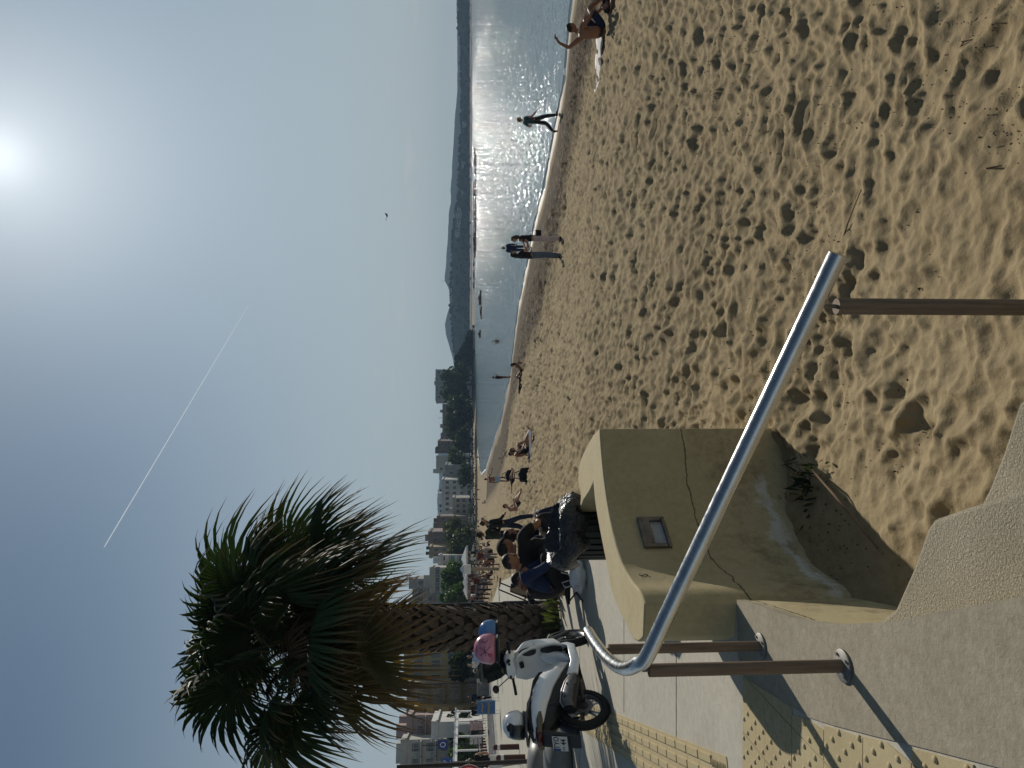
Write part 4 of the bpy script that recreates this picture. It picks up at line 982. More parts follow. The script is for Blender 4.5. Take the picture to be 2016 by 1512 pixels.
def wheel(x, rz_=0.0, name='wheel'):
    mb = MB(); R, r = 0.247, 0.053; q = 28
    prof = [(R + r * cos(a) * .98, r * 1.02 * sin(a)) for a in [2 * pi * i / 12 for i in range(12)]]
    rings = []
    for i in range(q):
        a = 2 * pi * i / q; rings.append([(p * cos(a), y, p * sin(a)) for p, y in prof])
    rings.append(rings[0]); mb.loft(rings, cap=False); w = mb.build(name, tyre_m, sc_, smooth='all', loc=(x, 0, 0.30)); w.rotation_euler = (0, 0, rz_)
    mb = MB()
    prof = [(0.205, -.035), (.198, -.03), (.185, 0), (.198, .03), (.205, .035)]
    rings = [[(p * cos(2 * pi * i / q), y, p * sin(2 * pi * i / q)) for p, y in prof] for i in range(q + 1)]; mb.loft(rings, closed=False)
    for i in range(5):
        a = 2 * pi * i / 5 + .3; d = Vector((cos(a), 0, sin(a))); n_ = Vector((-sin(a), 0, cos(a)))
        for sgn in (-1, 1): mb.tube([d * .04 + n_ * .012 * sgn, d * .12 + n_ * .016 * sgn, d * .195 + n_ * .034 * sgn], [.016, .011, .012], 6)
    mb.cyl((0, -.05, 0), (0, .05, 0), .045, n=14)
    mb.build('rim', alu if name == 'wheel' else alu, w, smooth=40)
    mb = MB(); mb.lathe([(.11, 0), (.11, .004), (.06, .004), (.06, 0)], 24, (0, -.055, 0), Matrix.Rotation(radians(90), 3, 'X')); mb.build('brake_disc', sg, w)
    return w
wheel(0.0); wheel(WBASE, radians(22))
def rsec(x, z, hw, hh, n=14, pw=2.6, y=0.0):
    out = []
    for i in range(n):
        a = 2 * pi * i / n; c, s_ = cos(a), sin(a)
        out.append((x, y + hw * math.copysign(abs(c) ** (2 / pw), c), z + hh * math.copysign(abs(s_) ** (2 / pw), s_)))
    return out
# black tub under the seat
mb = MB(); mb.loft([rsec(-.36, .80, .05, .03), rsec(-.26, .76, .10, .08), rsec(-.05, .69, .135, .16), rsec(.25, .59, .15, .24), rsec(.48, .50, .16, .26), rsec(.60, .46, .13, .17)]); mb.build('underseat_tub', sb, sc_, smooth=50)
for s_ in (-1, 1):
    lab = 'side_panel'
    mb = MB(); rows = []
    for x, zt, zb, y in ((-.36, .90, .85, .062), (-.2, .91, .76, .130), (0, .90, .70, .165), (.25, .85, .60, .186), (.45, .76, .49, .19), (.64, .60, .38, .17)):
        m_ = (zt + zb) / 2; rows.append([(x, s_ * (y - .03), zt), (x, s_ * y, zt - .02), (x, s_ * (y + .012), m_), (x, s_ * (y - .008), zb + .01), (x, s_ * (y - .05), zb)])
    mb.loft(rows, closed=False); o = mb.build('side_panel', sw, sc_, smooth=60); md = o.modifiers.new('s', 'SOLIDIFY'); md.thickness = .012
mb = MB(); mb.loft([rsec(-.30, .905, .09, .022), rsec(-.12, .93, .135, .04), rsec(.12, .90, .14, .045), rsec(.22, .855, .135, .05), rsec(.48, .80, .125, .05), rsec(.63, .73, .09, .05)]); mb.build('seat', seat_m, sc_, smooth=60)
mb = MB(); mb.tube([(.10, .15, .90), (-.12, .165, .955), (-.32, .10, .975), (-.40, 0, .975), (-.32, -.10, .975), (-.12, -.165, .955), (.10, -.15, .90)], [.014] * 7, 10); mb.build('grab_rail', sg, sc_, smooth=True)
mb = MB(); mb.loft([rsec(-.425, .845, .06, .025), rsec(-.38, .84, .10, .045), rsec(-.28, .84, .12, .045)]); mb.build('tail_light', red_l, sc_, smooth=50)
for s_ in (-1, 1):
    mb = MB(); mb.loft([rsec(-.36, .83, .02, .028, y=s_ * .12), rsec(-.22, .815, .022, .038, y=s_ * .15), rsec(-.12, .80, .008, .015, y=s_ * .165)]); mb.build('turn_light', amber, sc_, smooth=50)
# rear mudguard, plate
mb = MB(); mb.loft([[(-.36, -.09, .82), (-.36, .09, .82), (-.30, .09, .80), (-.30, -.09, .80)], [(-.43, -.085, .60), (-.43, .085, .60), (-.38, .085, .60), (-.38, -.085, .60)], [(-.475, -.08, .40), (-.475, .08, .40), (-.455, .08, .40), (-.455, -.08, .40)]]); mb.build('rear_mudguard', sb, sc_)
np_ = thing('number_plate', None, None); del_keys = [k_ for k_ in ('label', 'category') if k_ in np_]
adopt(np_, sc_); np_.location = (-.455, 0, .625); np_.rotation_euler = (radians(90 - 14), 0, radians(-90))
# local plate frame: x to the right when seen from behind, y up, z towards the viewer
mb = MB(); mb.box((0, 0, -.004), (.19, .17, .006)); mb.box((0, 0, 0.0), (.186, .165, .004)); mb.build('plate_sheet', plate_w, np_)
mb = MB(); mb.box((-.076, .041, .0025), (.032, .078, .002)); mb.build('blue_band', plate_b, np_)
mb = MB(); mb.lathe([(.013, 0), (.013, .001), (0, .001)], 12, (-.07, -.032, .0022)); mb.build('registration_sticker', mat('sticker', (.35, .33, .15), .6), np_)
mb = MB(); mb.lathe([(.011, 0), (.011, .001), (0, .001)], 12, (-.042, -.034, .0022)); mb.build('registration_sticker', mat('sticker_grey', (.16, .17, .18), .6), np_)
mb = MB(); mb.box((0, -.09, .001), (.195, .014, .008)); mb.build('plate_holder', sb, np_)
def text_mesh(s_, size, name='lettering', ex=0.0008, bold=0.0):
    cu = bpy.data.curves.new('t', 'FONT'); cu.body = s_; cu.size = size; cu.extrude = ex; cu.align_x = 'CENTER'; cu.align_y = 'CENTER'; cu.resolution_u = 3; cu.offset = bold
    o = bpy.data.objects.new('t', cu); COL.objects.link(o); bpy.context.view_layer.update()
    me = bpy.data.meshes.new_from_object(o.evaluated_get(bpy.context.evaluated_depsgraph_get())); me.name = name; bpy.data.objects.remove(o); bpy.data.curves.remove(cu); return me
for s_, x, y in (('TYO', .018, .038), ('44', .03, -.038)):
    me = text_mesh(s_, .082, bold=.0012); me.materials.clear(); me.materials.append(ink); link('lettering', me, np_, (x, y, .003))
mb = MB(); mb.loft([[(.345 * cos(a), y * .075, .30 + .345 * sin(a) + .012 * (1 - abs(y))) for y in (-1, -.6, 0, .6, 1)] for a in [radians(25 + 14 * i) for i in range(11)]], closed=False); o = mb.build('hugger', sb, sc_, smooth='all'); md = o.modifiers.new('s', 'SOLIDIFY'); md.thickness = .006
# engine, muffler with its heat shield on the right
mb = MB(); mb.loft([rsec(.10, .33, .05, .10, y=.10), rsec(.30, .34, .06, .13, y=.10), rsec(.52, .33, .07, .11, y=.08), rsec(.66, .30, .05, .07, y=.06)]); mb.build('engine', sg, sc_, smooth=50)
mb = MB(); mb.loft([rsec(-.16, .45, .045, .055, y=-.155), rsec(-.10, .46, .062, .085, y=-.155), rsec(.18, .40, .065, .09, y=-.155), rsec(.34, .34, .045, .06, y=-.14)]); mf = mb.build('muffler', sb, sc_, smooth=50)
mb = MB(); rows = []
for x, z, h in ((-.15, .475, .075), (-.05, .48, .10), (.10, .445, .11), (.26, .40, .09), (.36, .36, .05)): rows.append([(x, -.19, z + h * .75), (x, -.222, z + h * .5), (x, -.226, z - h * .3), (x, -.205, z - h * .8)])
mb.loft(rows, closed=False); o = mb.build('heat_shield', sg, mf, smooth=60); md = o.modifiers.new('s', 'SOLIDIFY'); md.thickness = .006
mb = MB(); mb.tube([(r_[0][0], r_[0][1] - .012, r_[0][2] + .004) for r_ in rows], [.007] * 5, 6); mb.build('shield_edge', alu, mf, smooth=True)
for x, z in ((.0, .50), (.20, .45)): mb = MB(); mb.cyl((x, -.222, z), (x, -.232, z), .012, n=8); mb.build('bolt', sb, mf)
mb = MB(); mb.tube([(.0, -.13, .30), (.30, -.12, .30)], [.03, .028], 8); mb.tube([(.02, .13, .30), (.02, .13, .66)], [.022, .022], 8); mb.tube([(.02, -.12, .30), (.0, -.13, .68)], [.018, .018], 8); mb.build('swingarm', sb, sc_, smooth=True)
# floor, leg shield, nose
mb = MB(); mb.loft([rsec(.50, .30, .15, .06), rsec(.62, .29, .18, .05), rsec(.92, .30, .18, .045), rsec(1.02, .36, .14, .05)]); mb.build('floorboard', sb, sc_, smooth=50)
for s_ in (-1, 1):
    mb = MB(); mb.loft([rsec(.42, .36, .02, .07, y=s_ * .16), rsec(.62, .30, .018, .055, y=s_ * .19), rsec(.92, .31, .018, .05, y=s_ * .19), rsec(1.0, .38, .012, .05, y=s_ * .17)]); mb.build('sill_panel', sw, sc_, smooth=50)
def shell(rows, name, m, parent=None, th=.02):
    mb = MB(); mb.loft(rows, closed=False); o = mb.build(name, m, parent or sc_, smooth=60); md = o.modifiers.new('s', 'SOLIDIFY'); md.thickness = th; return o
def srow(x, z, w, dx, n=7): return [(x + dx * (1 - (2 * i / (n - 1) - 1) ** 2), w * (2 * i / (n - 1) - 1), z) for i in range(n)]
shell([srow(.97, .32, .15, .05), srow(1.0, .50, .20, .08), srow(.96, .72, .235, .10), srow(.90, .92, .22, .12), srow(.85, 1.04, .13, .12)], 'leg_shield', sw)
mb = MB(); mb.loft([rsec(1.02, .50, .17, .14), rsec(1.14, .62, .17, .20), rsec(1.18, .80, .15, .16), rsec(1.06, .98, .10, .07)]); mb.build('nose_cover', sw, sc_, smooth=50)
mb = MB(); mb.loft([rsec(.945, .84, .045, .085, y=-.135, n=10, pw=2), rsec(.985, .86, .06, .115, y=-.13, n=10, pw=2), rsec(1.02, .87, .045, .09, y=-.12, n=10, pw=2)]); mb.build('hollow_dark_patch', sb, sc_, smooth=50)  # closed black body painting the dark inside of the storage opening
mb = MB(); mb.box((.955, .03, .955), (.06, .055, .05), R=Matrix.Rotation(-.3, 3, 'Y')); mb.build('ignition_panel', sb, sc_)
mb = MB(); mb.loft([rsec(.98, .44, .05, .02, y=-.10, n=8), rsec(.975, .56, .06, .02, y=-.115, n=8), rsec(.985, .68, .03, .02, y=-.12, n=8)]); mb.build('gap_shade_strip', sb, sc_)  # black strip stands in for the shade in the gap beside the tunnel
mb = MB(); mb.loft([rsec(.80, .36, .075, .03, n=10), rsec(.90, .42, .085, .10, n=10), rsec(.97, .52, .085, .15, n=10), rsec(1.02, .60, .07, .12, n=10)]); mb.build('tunnel_panel', sw, sc_, smooth=50)
for s_ in (-1, 1): mb = MB(); mb.ball((.865, s_ * .095, 1.105), (.03, .055, .035), 10, 7); mb.build('switch_pod', sb, sc_, smooth=True)
shell([[(1.36 + .0, y, .55 + .015 - abs(y) * .2) for y in (-.07, -.03, .03, .07)], [(1.22, y, .63 - abs(y) * .2) for y in (-.07, -.03, .03, .07)], [(1.06, y, .56 - abs(y) * .2) for y in (-.07, -.03, .03, .07)], [(.98, y, .40 - abs(y) * .2) for y in (-.06, -.03, .03, .06)]], 'front_mudguard', sw, th=.01)
mb = MB()
for s_ in (-1, 1): mb.tube([(WBASE + s_ * -.03, s_ * .085, .30), (1.14, s_ * .08, .72)], [.026, .03], 8)
mb.build('fork', sg, sc_, smooth=True)
# handlebar, dash, screen, mirrors
bar = MB(); bar.tube([(.86, .36, 1.075), (.90, .2, 1.085), (.96, 0, 1.07), (.94, -.2, 1.085), (.92, -.36, 1.075)], [.017] * 5, 8); hb = bar.build('handlebar', sb, sc_, smooth=True)
mb = MB(); mb.loft([rsec(.84, 1.09, .12, .055), rsec(.93, 1.10, .19, .075), rsec(1.02, 1.09, .17, .07), rsec(1.09, 1.06, .10, .045)]); mb.build('handlebar_cover', sw, sc_, smooth=50)
mb = MB(); mb.loft([rsec(.845, 1.145, .07, .015), rsec(.90, 1.165, .09, .02), rsec(.95, 1.165, .06, .015)]); mb.build('instrument_panel', sb, sc_, smooth=50)
for s_ in (-1, 1):
    mb = MB(); mb.cyl((.875, s_ * .27, 1.078), (.86 if s_ > 0 else .90, s_ * .385, 1.075), .019, n=10); mb.build('grip', sb, hb, smooth=True)
    mb = MB(); mb.tube([(.93, s_ * .17, 1.13), (.94, s_ * .28, 1.26), (.93, s_ * .31, 1.30)], [.007] * 3, 6); mb.ball((.925, s_ * .32, 1.32), (.018, .065, .042), 12, 8); mb.build('mirror', sb, hb, smooth=True)
shell([[(1.06, y, 1.10) for y in (-.16, -.06, .06, .16)], [(1.04 - abs(y) * .3, y, 1.24) for y in (-.20, -.07, .07, .20)], [(.96 - abs(y) * .35, y, 1.40) for y in (-.185, -.06, .06, .185)], [(.90 - abs(y) * .35, y, 1.50) for y in (-.12, -.04, .04, .12)]], 'windscreen', smoke_m, th=.006)
mb = MB(); mb.tube([(.45, .14, .26), (.42, .24, .12), (.40, .31, .03)], [.011] * 3, 6); mb.build('side_stand', sb, sc_, smooth=True)
# ------------------------------------------------------------------ helmets
def helmet(label, pos, rz, m, vis, s_=1.0, face=True, rx=0.0):
    t = thing('helmet', label, 'helmet', pos, rz, 'helmets on the scooter'); t.rotation_euler = (rx, 0, rz); t.scale = (s_,) * 3
    mb = MB(); mb.ball((0, 0, .135), (.145, .125, .135), 18, 12, fn=lambda q: Vector((q.x * (1 + .08 * (q.z < -.2)), q.y, max(q.z, -.82)))); mb.build('shell', m, t, smooth=50)
    if face:
        mb = MB(); rows = []
        for i in range(7):
            a = radians(-72 + 24 * i); rows.append([(.152 * cos(a), .132 * sin(a), .03), (.158 * cos(a), .138 * sin(a), .085), (.150 * cos(a), .130 * sin(a), .15), (.128 * cos(a), .112 * sin(a), .195)])
        mb.loft(rows, closed=False); o = mb.build('visor', vis, t, smooth='all'); md = o.modifiers.new('s', 'SOLIDIFY'); md.thickness = .004; md.offset = 1
    mb = MB(); mb.lathe([(.12, .0), (.128, .012), (.12, .03)], 18, (0, 0, .015), Matrix.Diagonal((1.1, .96, 1))); mb.build('rim_trim', sb, t, smooth=True)
    return t
pink_m = mat('pink_gloss', (0.55, 0.22, 0.30), 0.25, var=0.25, scale=9, coat=.5); purple_m = mat('purple_print', (0.12, 0.03, 0.10), 0.4, var=0.0); bluep = mat('blue_gloss', (0.10, 0.25, 0.52), 0.3, var=.2, scale=4, coat=.4)
lean = Matrix.Rotation(HD, 4, 'Z') @ Matrix.Rotation(radians(-8), 4, 'X')
def onsc(p): return pr + (lean @ Vector(p))
h1 = helmet('white open helmet with black trim resting on the tail of the scooter', onsc((-.10, .0, .965)), HD + radians(150), sw, smoke_m, 1.02)
for (y0, z0) in ((.07, .17), (-.07, .17)):
    mb = MB(); mb.ball((.055, y0 * 1.25, z0 + .01), (.06, .035, .05), 10, 6); mb.build('vent', sb, h1, smooth=True)
ph = onsc((.92, -.33, 1.20)); h2 = helmet('pink helmet with purple print hung on the right mirror of the scooter', ph + Vector((0, -.12, -.02)), HD + radians(120), pink_m, smoke_m, 1.24, False, rx=.1)
# purple strokes printed on the pink shell, on the side that faces the camera
def on_shell(az, el, r=1.012): return Vector((.145 * r * cos(az) * cos(el), .125 * r * sin(az) * cos(el), .135 + .135 * r * sin(el)))
azc = -(HD + radians(120)) + atan2(-ph.y, -ph.x)
for st_ in (((-.5, .45), (-.2, .1), (.1, -.25)), ((.1, .5), (-.15, .1), (-.4, -.2)), ((-.5, .0), (-.2, .1), (.15, .15)), ((.35, .55), (.5, .45), (.52, .25), (.4, .2), (.42, .0), (.6, -.1)), ((-.3, .8), (.0, .85), (.3, .8)), ((.55, .7), (.75, .55), (.7, .3))):
    mb = MB(); mb.tube([on_shell(azc + a, e) for a, e in st_], [.006] * len(st_), 6, flat=.4); mb.build('print_stroke', purple_m, h2)
mb = MB(); mb.ball(on_shell(azc - .45, -.3), (.02, .02, .02), 8, 6); mb.build('print_flower', mat('print_red', (.5, .08, .12), .4), h2)
helmet('blue helmet tucked behind the pink one on the scooter', ph + Vector((.10, .22, -.02)), HD + 2, bluep, smoke_m, 1.0, False)
# ================================================================== people
BASE = dict(pelvis=(0, 0, .97), spine=(0, -.01, 1.13), chest=(0, 0, 1.30), neck=(0, 0, 1.47), head=(0, .025, 1.605),
            shL=(-.18, 0, 1.415), elL=(-.225, -.02, 1.13), wrL=(-.225, .05, .90), haL=(-.22, .08, .81), shR=(.18, 0, 1.415), elR=(.225, -.02, 1.13), wrR=(.225, .05, .90), haR=(.22, .08, .81),
            hipL=(-.095, 0, .91), knL=(-.10, .02, .49), anL=(-.10, -.02, .085), toL=(-.115, .14, .03), hipR=(.095, 0, .91), knR=(.10, .02, .49), anR=(.10, -.02, .085), toR=(.115, .14, .03))
RAD = dict(pelvis=.125, spine=.115, chest=.125, neck=.058, shL=.062, shR=.062, elL=.042, elR=.042, wrL=.028, wrR=.028, haL=.03, haR=.03, hipL=.092, hipR=.092, knL=.058, knR=.058, anL=.04, anR=.04, toL=.032, toR=.032)
EDG = [('pelvis', 'spine'), ('spine', 'chest'), ('chest', 'neck'), ('chest', 'shL'), ('shL', 'elL'), ('elL', 'wrL'), ('wrL', 'haL'), ('chest', 'shR'), ('shR', 'elR'), ('elR', 'wrR'), ('wrR', 'haR'),
       ('pelvis', 'hipL'), ('hipL', 'knL'), ('knL', 'anL'), ('anL', 'toL'), ('pelvis', 'hipR'), ('hipR', 'knR'), ('knR', 'anR'), ('anR', 'toR')]
def J(**kw): d = dict(BASE); d.update(kw); return d
SKINQ = []
TORSO = {('pelvis', 'spine'), ('spine', 'chest'), ('chest', 'neck'), ('pelvis', 'hipL'), ('pelvis', 'hipR'), ('chest', 'shL'), ('chest', 'shR')}
def skin_obj(name, J_, edges, rad, root, mats, parent, extra, clothes, sub=2):
    names = []
    for a, b in edges:
        for q in (a, b):
            if q not in names: names.append(q)
    me = bpy.data.meshes.new(name); me.from_pydata([J_[q] for q in names], [(names.index(a), names.index(b)) for a, b in edges], [])
    o = link(name, me, parent); md = o.modifiers.new('skin', 'SKIN'); md.use_smooth_shade = True; md.branch_smoothing = 0.6
    sv = me.skin_vertices[0].data
    for i, q in enumerate(names): sv[i].radius = (rad[q], rad[q]); sv[i].use_root = (q == root)
    s2 = o.modifiers.new('sub', 'SUBSURF'); s2.levels = s2.render_levels = sub
    SKINQ.append((o, J_, edges, mats, extra, clothes, parent)); return o
def bake_skins():
    bpy.context.view_layer.update(); dg = bpy.context.evaluated_depsgraph_get()
    baked = [bpy.data.meshes.new_from_object(q[0].evaluated_get(dg)) for q in SKINQ]
    for (o, J_, edges, mats, ex, clothes, parent), me in zip(SKINQ, baked):
        n = len(me.vertices); co = np.empty(n * 3); me.vertices.foreach_get('co', co); co = co.reshape(-1, 3)
        best = np.full(n, 1e9); bi = np.zeros(n, int); bt = np.zeros(n); base = np.zeros((n, 3))
        for k_, (a, b) in enumerate(edges):
            A, B = np.array(J_[a]), np.array(J_[b]); u = B - A; t = np.clip(((co - A) @ u) / (u @ u), 0, 1); pr_ = A + t[:, None] * u
            d = np.linalg.norm(co - pr_, axis=1) - .5 * (RAD[a] * (1 - t) + RAD[b] * t)
            q = d < best; best[q] = d[q]; bi[q] = k_; bt[q] = t[q]; base[q] = pr_[q]
        # a trunk is wider than deep
        side = np.array(J_['shR']) - np.array(J_['shL']); side /= np.linalg.norm(side)
        tor = np.array([e_ in TORSO and 'sh' not in e_[1] for e_ in edges])[bi]
        off = co - base; al = off @ side; co2 = base + off * .93 + np.outer(al * .34, side); co = np.where(tor[:, None], co2, co)
        me.vertices.foreach_set('co', co.ravel()); me.update()
        nr = np.empty(n * 3); me.vertices.foreach_get('normal', nr); nr = nr.reshape(-1, 3)
        faces = [tuple(p.vertices) for p in me.polygons]
        for nm, m, spec in clothes:                       # spec: edge -> (t from, t to, looseness)
            lo, hi, th = np.full(len(edges), 2.0), np.full(len(edges), -1.0), np.zeros(len(edges))
            for k_, e_ in enumerate(edges):
                if e_ in spec: lo[k_], hi[k_], th[k_] = spec[e_]
            ok = (bt >= lo[bi]) & (bt <= hi[bi]); v2 = co + nr * (th[bi] * (.8 + .4 * bt))[:, None]
            wr = np.array([mnoise.noise(Vector(p) * 9) for p in co]); v2 += nr * (wr * .006 * ok)[:, None]
            idx = -np.ones(n, int); fs = [f for f in faces if sum(ok[i] for i in f) >= len(f) - 1]
            us = sorted({i for f in fs for i in f}); idx[us] = np.arange(len(us))
            if not fs: continue
            gm = bpy.data.meshes.new(nm); gm.from_pydata([tuple(v2[i]) for i in us], [], [tuple(int(idx[i]) for i in f) for f in fs]); gm.materials.append(m)
            gm.polygons.foreach_set('use_smooth', [True] * len(gm.polygons)); link(nm, gm, parent)
        old = o.data; o.modifiers.clear(); me.name = old.name; o.data = me; bpy.data.meshes.remove(old); me.materials.clear()
        for q in mats: me.materials.append(q)
        me.polygons.foreach_set('material_index', [0] * len(me.polygons))
        t_ = ex.mesh('x', mats, smooth='all'); bm = bmesh.new(); bm.from_mesh(me); bm.from_mesh(t_); bm.to_mesh(me); bm.free(); bpy.data.meshes.remove(t_)
        me.polygons.foreach_set('use_smooth', [True] * len(me.polygons))
    SKINQ.clear()
SK1 = mat('tanned_skin', (0.26, 0.125, 0.075), 0.5, var=0.12, scale=8); SK2 = mat('fair_skin', (0.40, 0.23, 0.155), 0.5, var=0.1, scale=8); eye_m = mat('eye', (.02, .015, .012), .3, var=0)
HB = mat('dark_hair', (0.014, 0.010, 0.008), 0.55, var=0.3, scale=30); HG = mat('grey_hair', (0.10, 0.095, 0.09), 0.6, var=0.3, scale=30); HN = mat('brown_hair', (0.06, 0.032, 0.018), 0.55, var=0.3, scale=30)
CL = {}
def cloth(n, c):
    if n not in CL: CL[n] = mat(n + '_cloth', c, 0.88, var=0.22, scale=7, bump=0.5, bscale=14)
    return CL[n]
BLACK = cloth('black', (.014, .014, .016)); NAVY = cloth('navy', (.018, .026, .055)); BLUE = cloth('blue', (.015, .026, .070)); TEAL = cloth('teal', (.010, .05, .05)); WHITE = cloth('white', (.62, .60, .58)); PALEP = cloth('pale_pink', (.55, .46, .47)); DENIM = cloth('denim', (.10, .14, .19)); LBLUE = cloth('light_blue', (.30, .42, .58)); GREY = cloth('grey', (.16, .16, .17)); RED = cloth('red', (.11, .035, .035)); DGREEN = cloth('dark_green', (.025, .035, .025)); SAND = cloth('beige', (.40, .33, .24))
def person(label, loc, rz, J_, skin=SK1, hair=HB, hairlen=0, top=None, sleeve=1, legs=None, leglen=2, shoes=None, face=None, group=None, h=1.0, cap=None, fingers=True, name='person', skirt=None):
    """sleeve 0 none 1 short 2 long; leglen 0 briefs 1 shorts 2 long; face = direction the face looks"""
    t = thing(name, label, 'person', loc, rz, group); t.scale = (h,) * 3
    f = Vector(face or (0, 1, 0)).normalized(); hd = Vector(J_['head']); up = (hd - Vector(J_['neck'])).normalized(); side = f.cross(up).normalized(); f = up.cross(side).normalized()
    R = Matrix((side, f, up)).transposed()
    ex = MB(); ex.ball(hd, (.073, .092, .112), 14, 10, R, fn=lambda q: Vector((q.x * (1 - .18 * max(0, -q.z)), q.y * (1 - .12 * max(0, -q.z) * (q.y < 0)), q.z)))
    P = lambda x, y, z: hd + R @ Vector((x, y, z))
    ex.tube([P(0, .085, .03), P(0, .102, -.012), P(0, .085, -.022)], [.007, .012, .008], 6)
    ex.tube([P(-.022, .088, -.052), P(.022, .088, -.052)], [.007, .007], 5)
    for s_ in (-1, 1): ex.ball(P(s_ * .076, -.005, -.005), (.012, .022, .032), 8, 6, R)
    ex.tube([Vector(J_['neck']), P(0, -.015, -.09)], [.054, .05], 10)
    ex.mi = 1
    for s_ in (-1, 1): ex.ball(P(s_ * .03, .084, .022), .012, 6, 5)
    ex.mi = 0
    if fingers:
        for sd in 'LR':
            w, hnd = Vector(J_['wr' + sd]), Vector(J_['ha' + sd]); d = (hnd - w).normalized(); el = Vector(J_['el' + sd]); fa = (w - el).normalized()
            ax = d.cross(f if abs(d.dot(f)) < .9 else up).normalized(); nb = ax.cross(d).normalized()
            for i, (o_, l_) in enumerate(((-.026, .058), (-.009, .07), (.009, .066), (.026, .05))):
                b = hnd + ax * o_ + d * .012; ex.tube([b - d * .02, b + d * l_ * .5, b + d * l_ * .8 + nb * .012, b + d * l_ + nb * .03], [.0095, .009, .008, .006], 5)
            b = hnd - d * .035 + ax * -.026; ex.tube([b, b + ax * -.022 + d * .025, b + ax * -.028 + d * .05], [.011, .0095, .007], 5)
    cl_ = []
    if top:
        sp_ = {('spine', 'chest'): (0, 1, .014), ('pelvis', 'spine'): (0, 1, .017), ('chest', 'neck'): (0, .62, .012), ('chest', 'shL'): (0, 1, .013), ('chest', 'shR'): (0, 1, .013)}
        for sd in 'LR':
            if sleeve >= 1: sp_[('sh' + sd, 'el' + sd)] = (0, 1 if sleeve == 2 else .68, .014)
            if sleeve == 2: sp_[('el' + sd, 'wr' + sd)] = (0, .96, .014)
        cl_.append(('shirt', top, sp_))
    if legs:
        sp_ = {('pelvis', 'spine'): (0, .35, .013)}
        for sd in 'LR':
            sp_[('pelvis', 'hip' + sd)] = (0, 1, .013); sp_[('hip' + sd, 'kn' + sd)] = (0, (.30, .78, 1)[leglen], .013 if leglen != 1 else .02)
            if leglen == 2: sp_[('kn' + sd, 'an' + sd)] = (0, .93, .02)
        cl_.append(('trousers' if leglen == 2 else 'shorts', legs, sp_))
    skin_obj('body', J_, EDG, dict(RAD), 'pelvis', [skin, eye_m], t, ex, cl_, 2 if fingers else 1)
    # hair
    hm = MB(); n0 = sum(map(ord, label)) % 97
    if hair:
        hm.ball(hd + R @ Vector((0, -.010, .010)), (.078, .097, .110), 16, 11, R, fn=lambda q: q * (1 + .05 * mnoise.noise(q * 4 + Vector((n0, 0, 0)))) if q.z > .16 - .9 * max(0, -q.y) and not (q.y > .55 and q.z < .55) else q * .82)
        if hairlen:
            dn = Vector((0, 0, -1)) if up.z > .5 else -f
            for i in range(9):
                a = pi + pi * (i / 8.0 - .0); b = hd + R @ Vector((.07 * cos(a), .07 * sin(a) - .01, .0)); L_ = hairlen * (.85 + .3 * mnoise.noise((i * 1.7, n0, 0)))
                hm.tube([b, b + dn * L_ * .4 - f * .015, b + dn * L_ * .8 - f * .02 + side * .02 * mnoise.noise((i, 3, n0)), b + dn * L_], [.034, .036, .026, .008], 6)
        hm.build('hair', hair, t, smooth='all')
    if cap:
        cm = MB(); cm.ball(P(0, -.005, .03), (.087, .108, .10), 14, 8, R, fn=lambda q: Vector((q.x, q.y, max(q.z, .05)))); cm.loft([[P(-.07, .085, .045), P(0, .10, .05), P(.07, .085, .045)], [P(-.055, .16, .03), P(0, .18, .035), P(.055, .16, .03)]], closed=False); cm.build('cap', cap, t, smooth='all')
    if shoes:
        for sd in 'LR':
            a, b = Vector(J_['an' + sd]), Vector(J_['to' + sd]); d = (b - a); sm_ = MB(); sm_.tube([a - d * .25 + Vector((0, 0, -.03)), a + Vector((0, 0, -.035)) + d * .2, a + d * .75 + Vector((0, 0, -.0)), b + d * .25], [.042, .05, .042, .02], 8); sm_.build('shoe', shoes, t, smooth='all')
    return t
def onsand(px, py):
    z = -1.0
    for i in range(30): p = gp(px, py, z); z = sand_at(p.x, p.y) * .5 + z * .5
    return gp(px, py, z)
def heading_to(px_dir):                                   # facing angle for a figure whose local +Y should point along px_dir (x, y)
    return atan2(px_dir[1], px_dir[0]) - pi / 2
RIGHT, LEFT, AWAY, TOWARD = (1, 0), (-1, 0), (0, 1), (0, -1)
walk = J(knR=(.10, .16, .50), anR=(.10, .20, .10), toR=(.10, .37, .05), knL=(-.10, -.06, .50), anL=(-.10, -.42, .20), toL=(-.10, -.40, .05), elL=(-.27, -.16, 1.15), wrL=(-.20, .06, 1.08), haL=(-.18, .13, 1.09), elR=(.24, .03, 1.13), wrR=(.20, .20, 1.0), haR=(.18, .26, .96))
stand2 = J(knL=(-.12, .03, .49), anL=(-.15, -.0, .085), toL=(-.20, .14, .03), anR=(.13, 0, .085), toR=(.17, .14, .03))
sitL = dict(pelvis=(0, 0, .13), spine=(0, -.06, .29), chest=(0, -.07, .46), neck=(0, -.03, .63), head=(0, .01, .765), shL=(-.18, -.06, .575), shR=(.18, -.06, .575), hipL=(-.095, .05, .11), hipR=(.095, .05, .11))
sit_knees = J(**sitL, knL=(-.12, .38, .50), anL=(-.11, .56, .10), toL=(-.11, .72, .04), knR=(.12, .36, .50), anR=(.11, .54, .10), toR=(.11, .70, .04), elL=(-.22, .13, .42), wrL=(-.10, .34, .46), haL=(-.04, .40, .46), elR=(.22, .13, .42), wrR=(.10, .34, .46), haR=(.04, .40, .46))
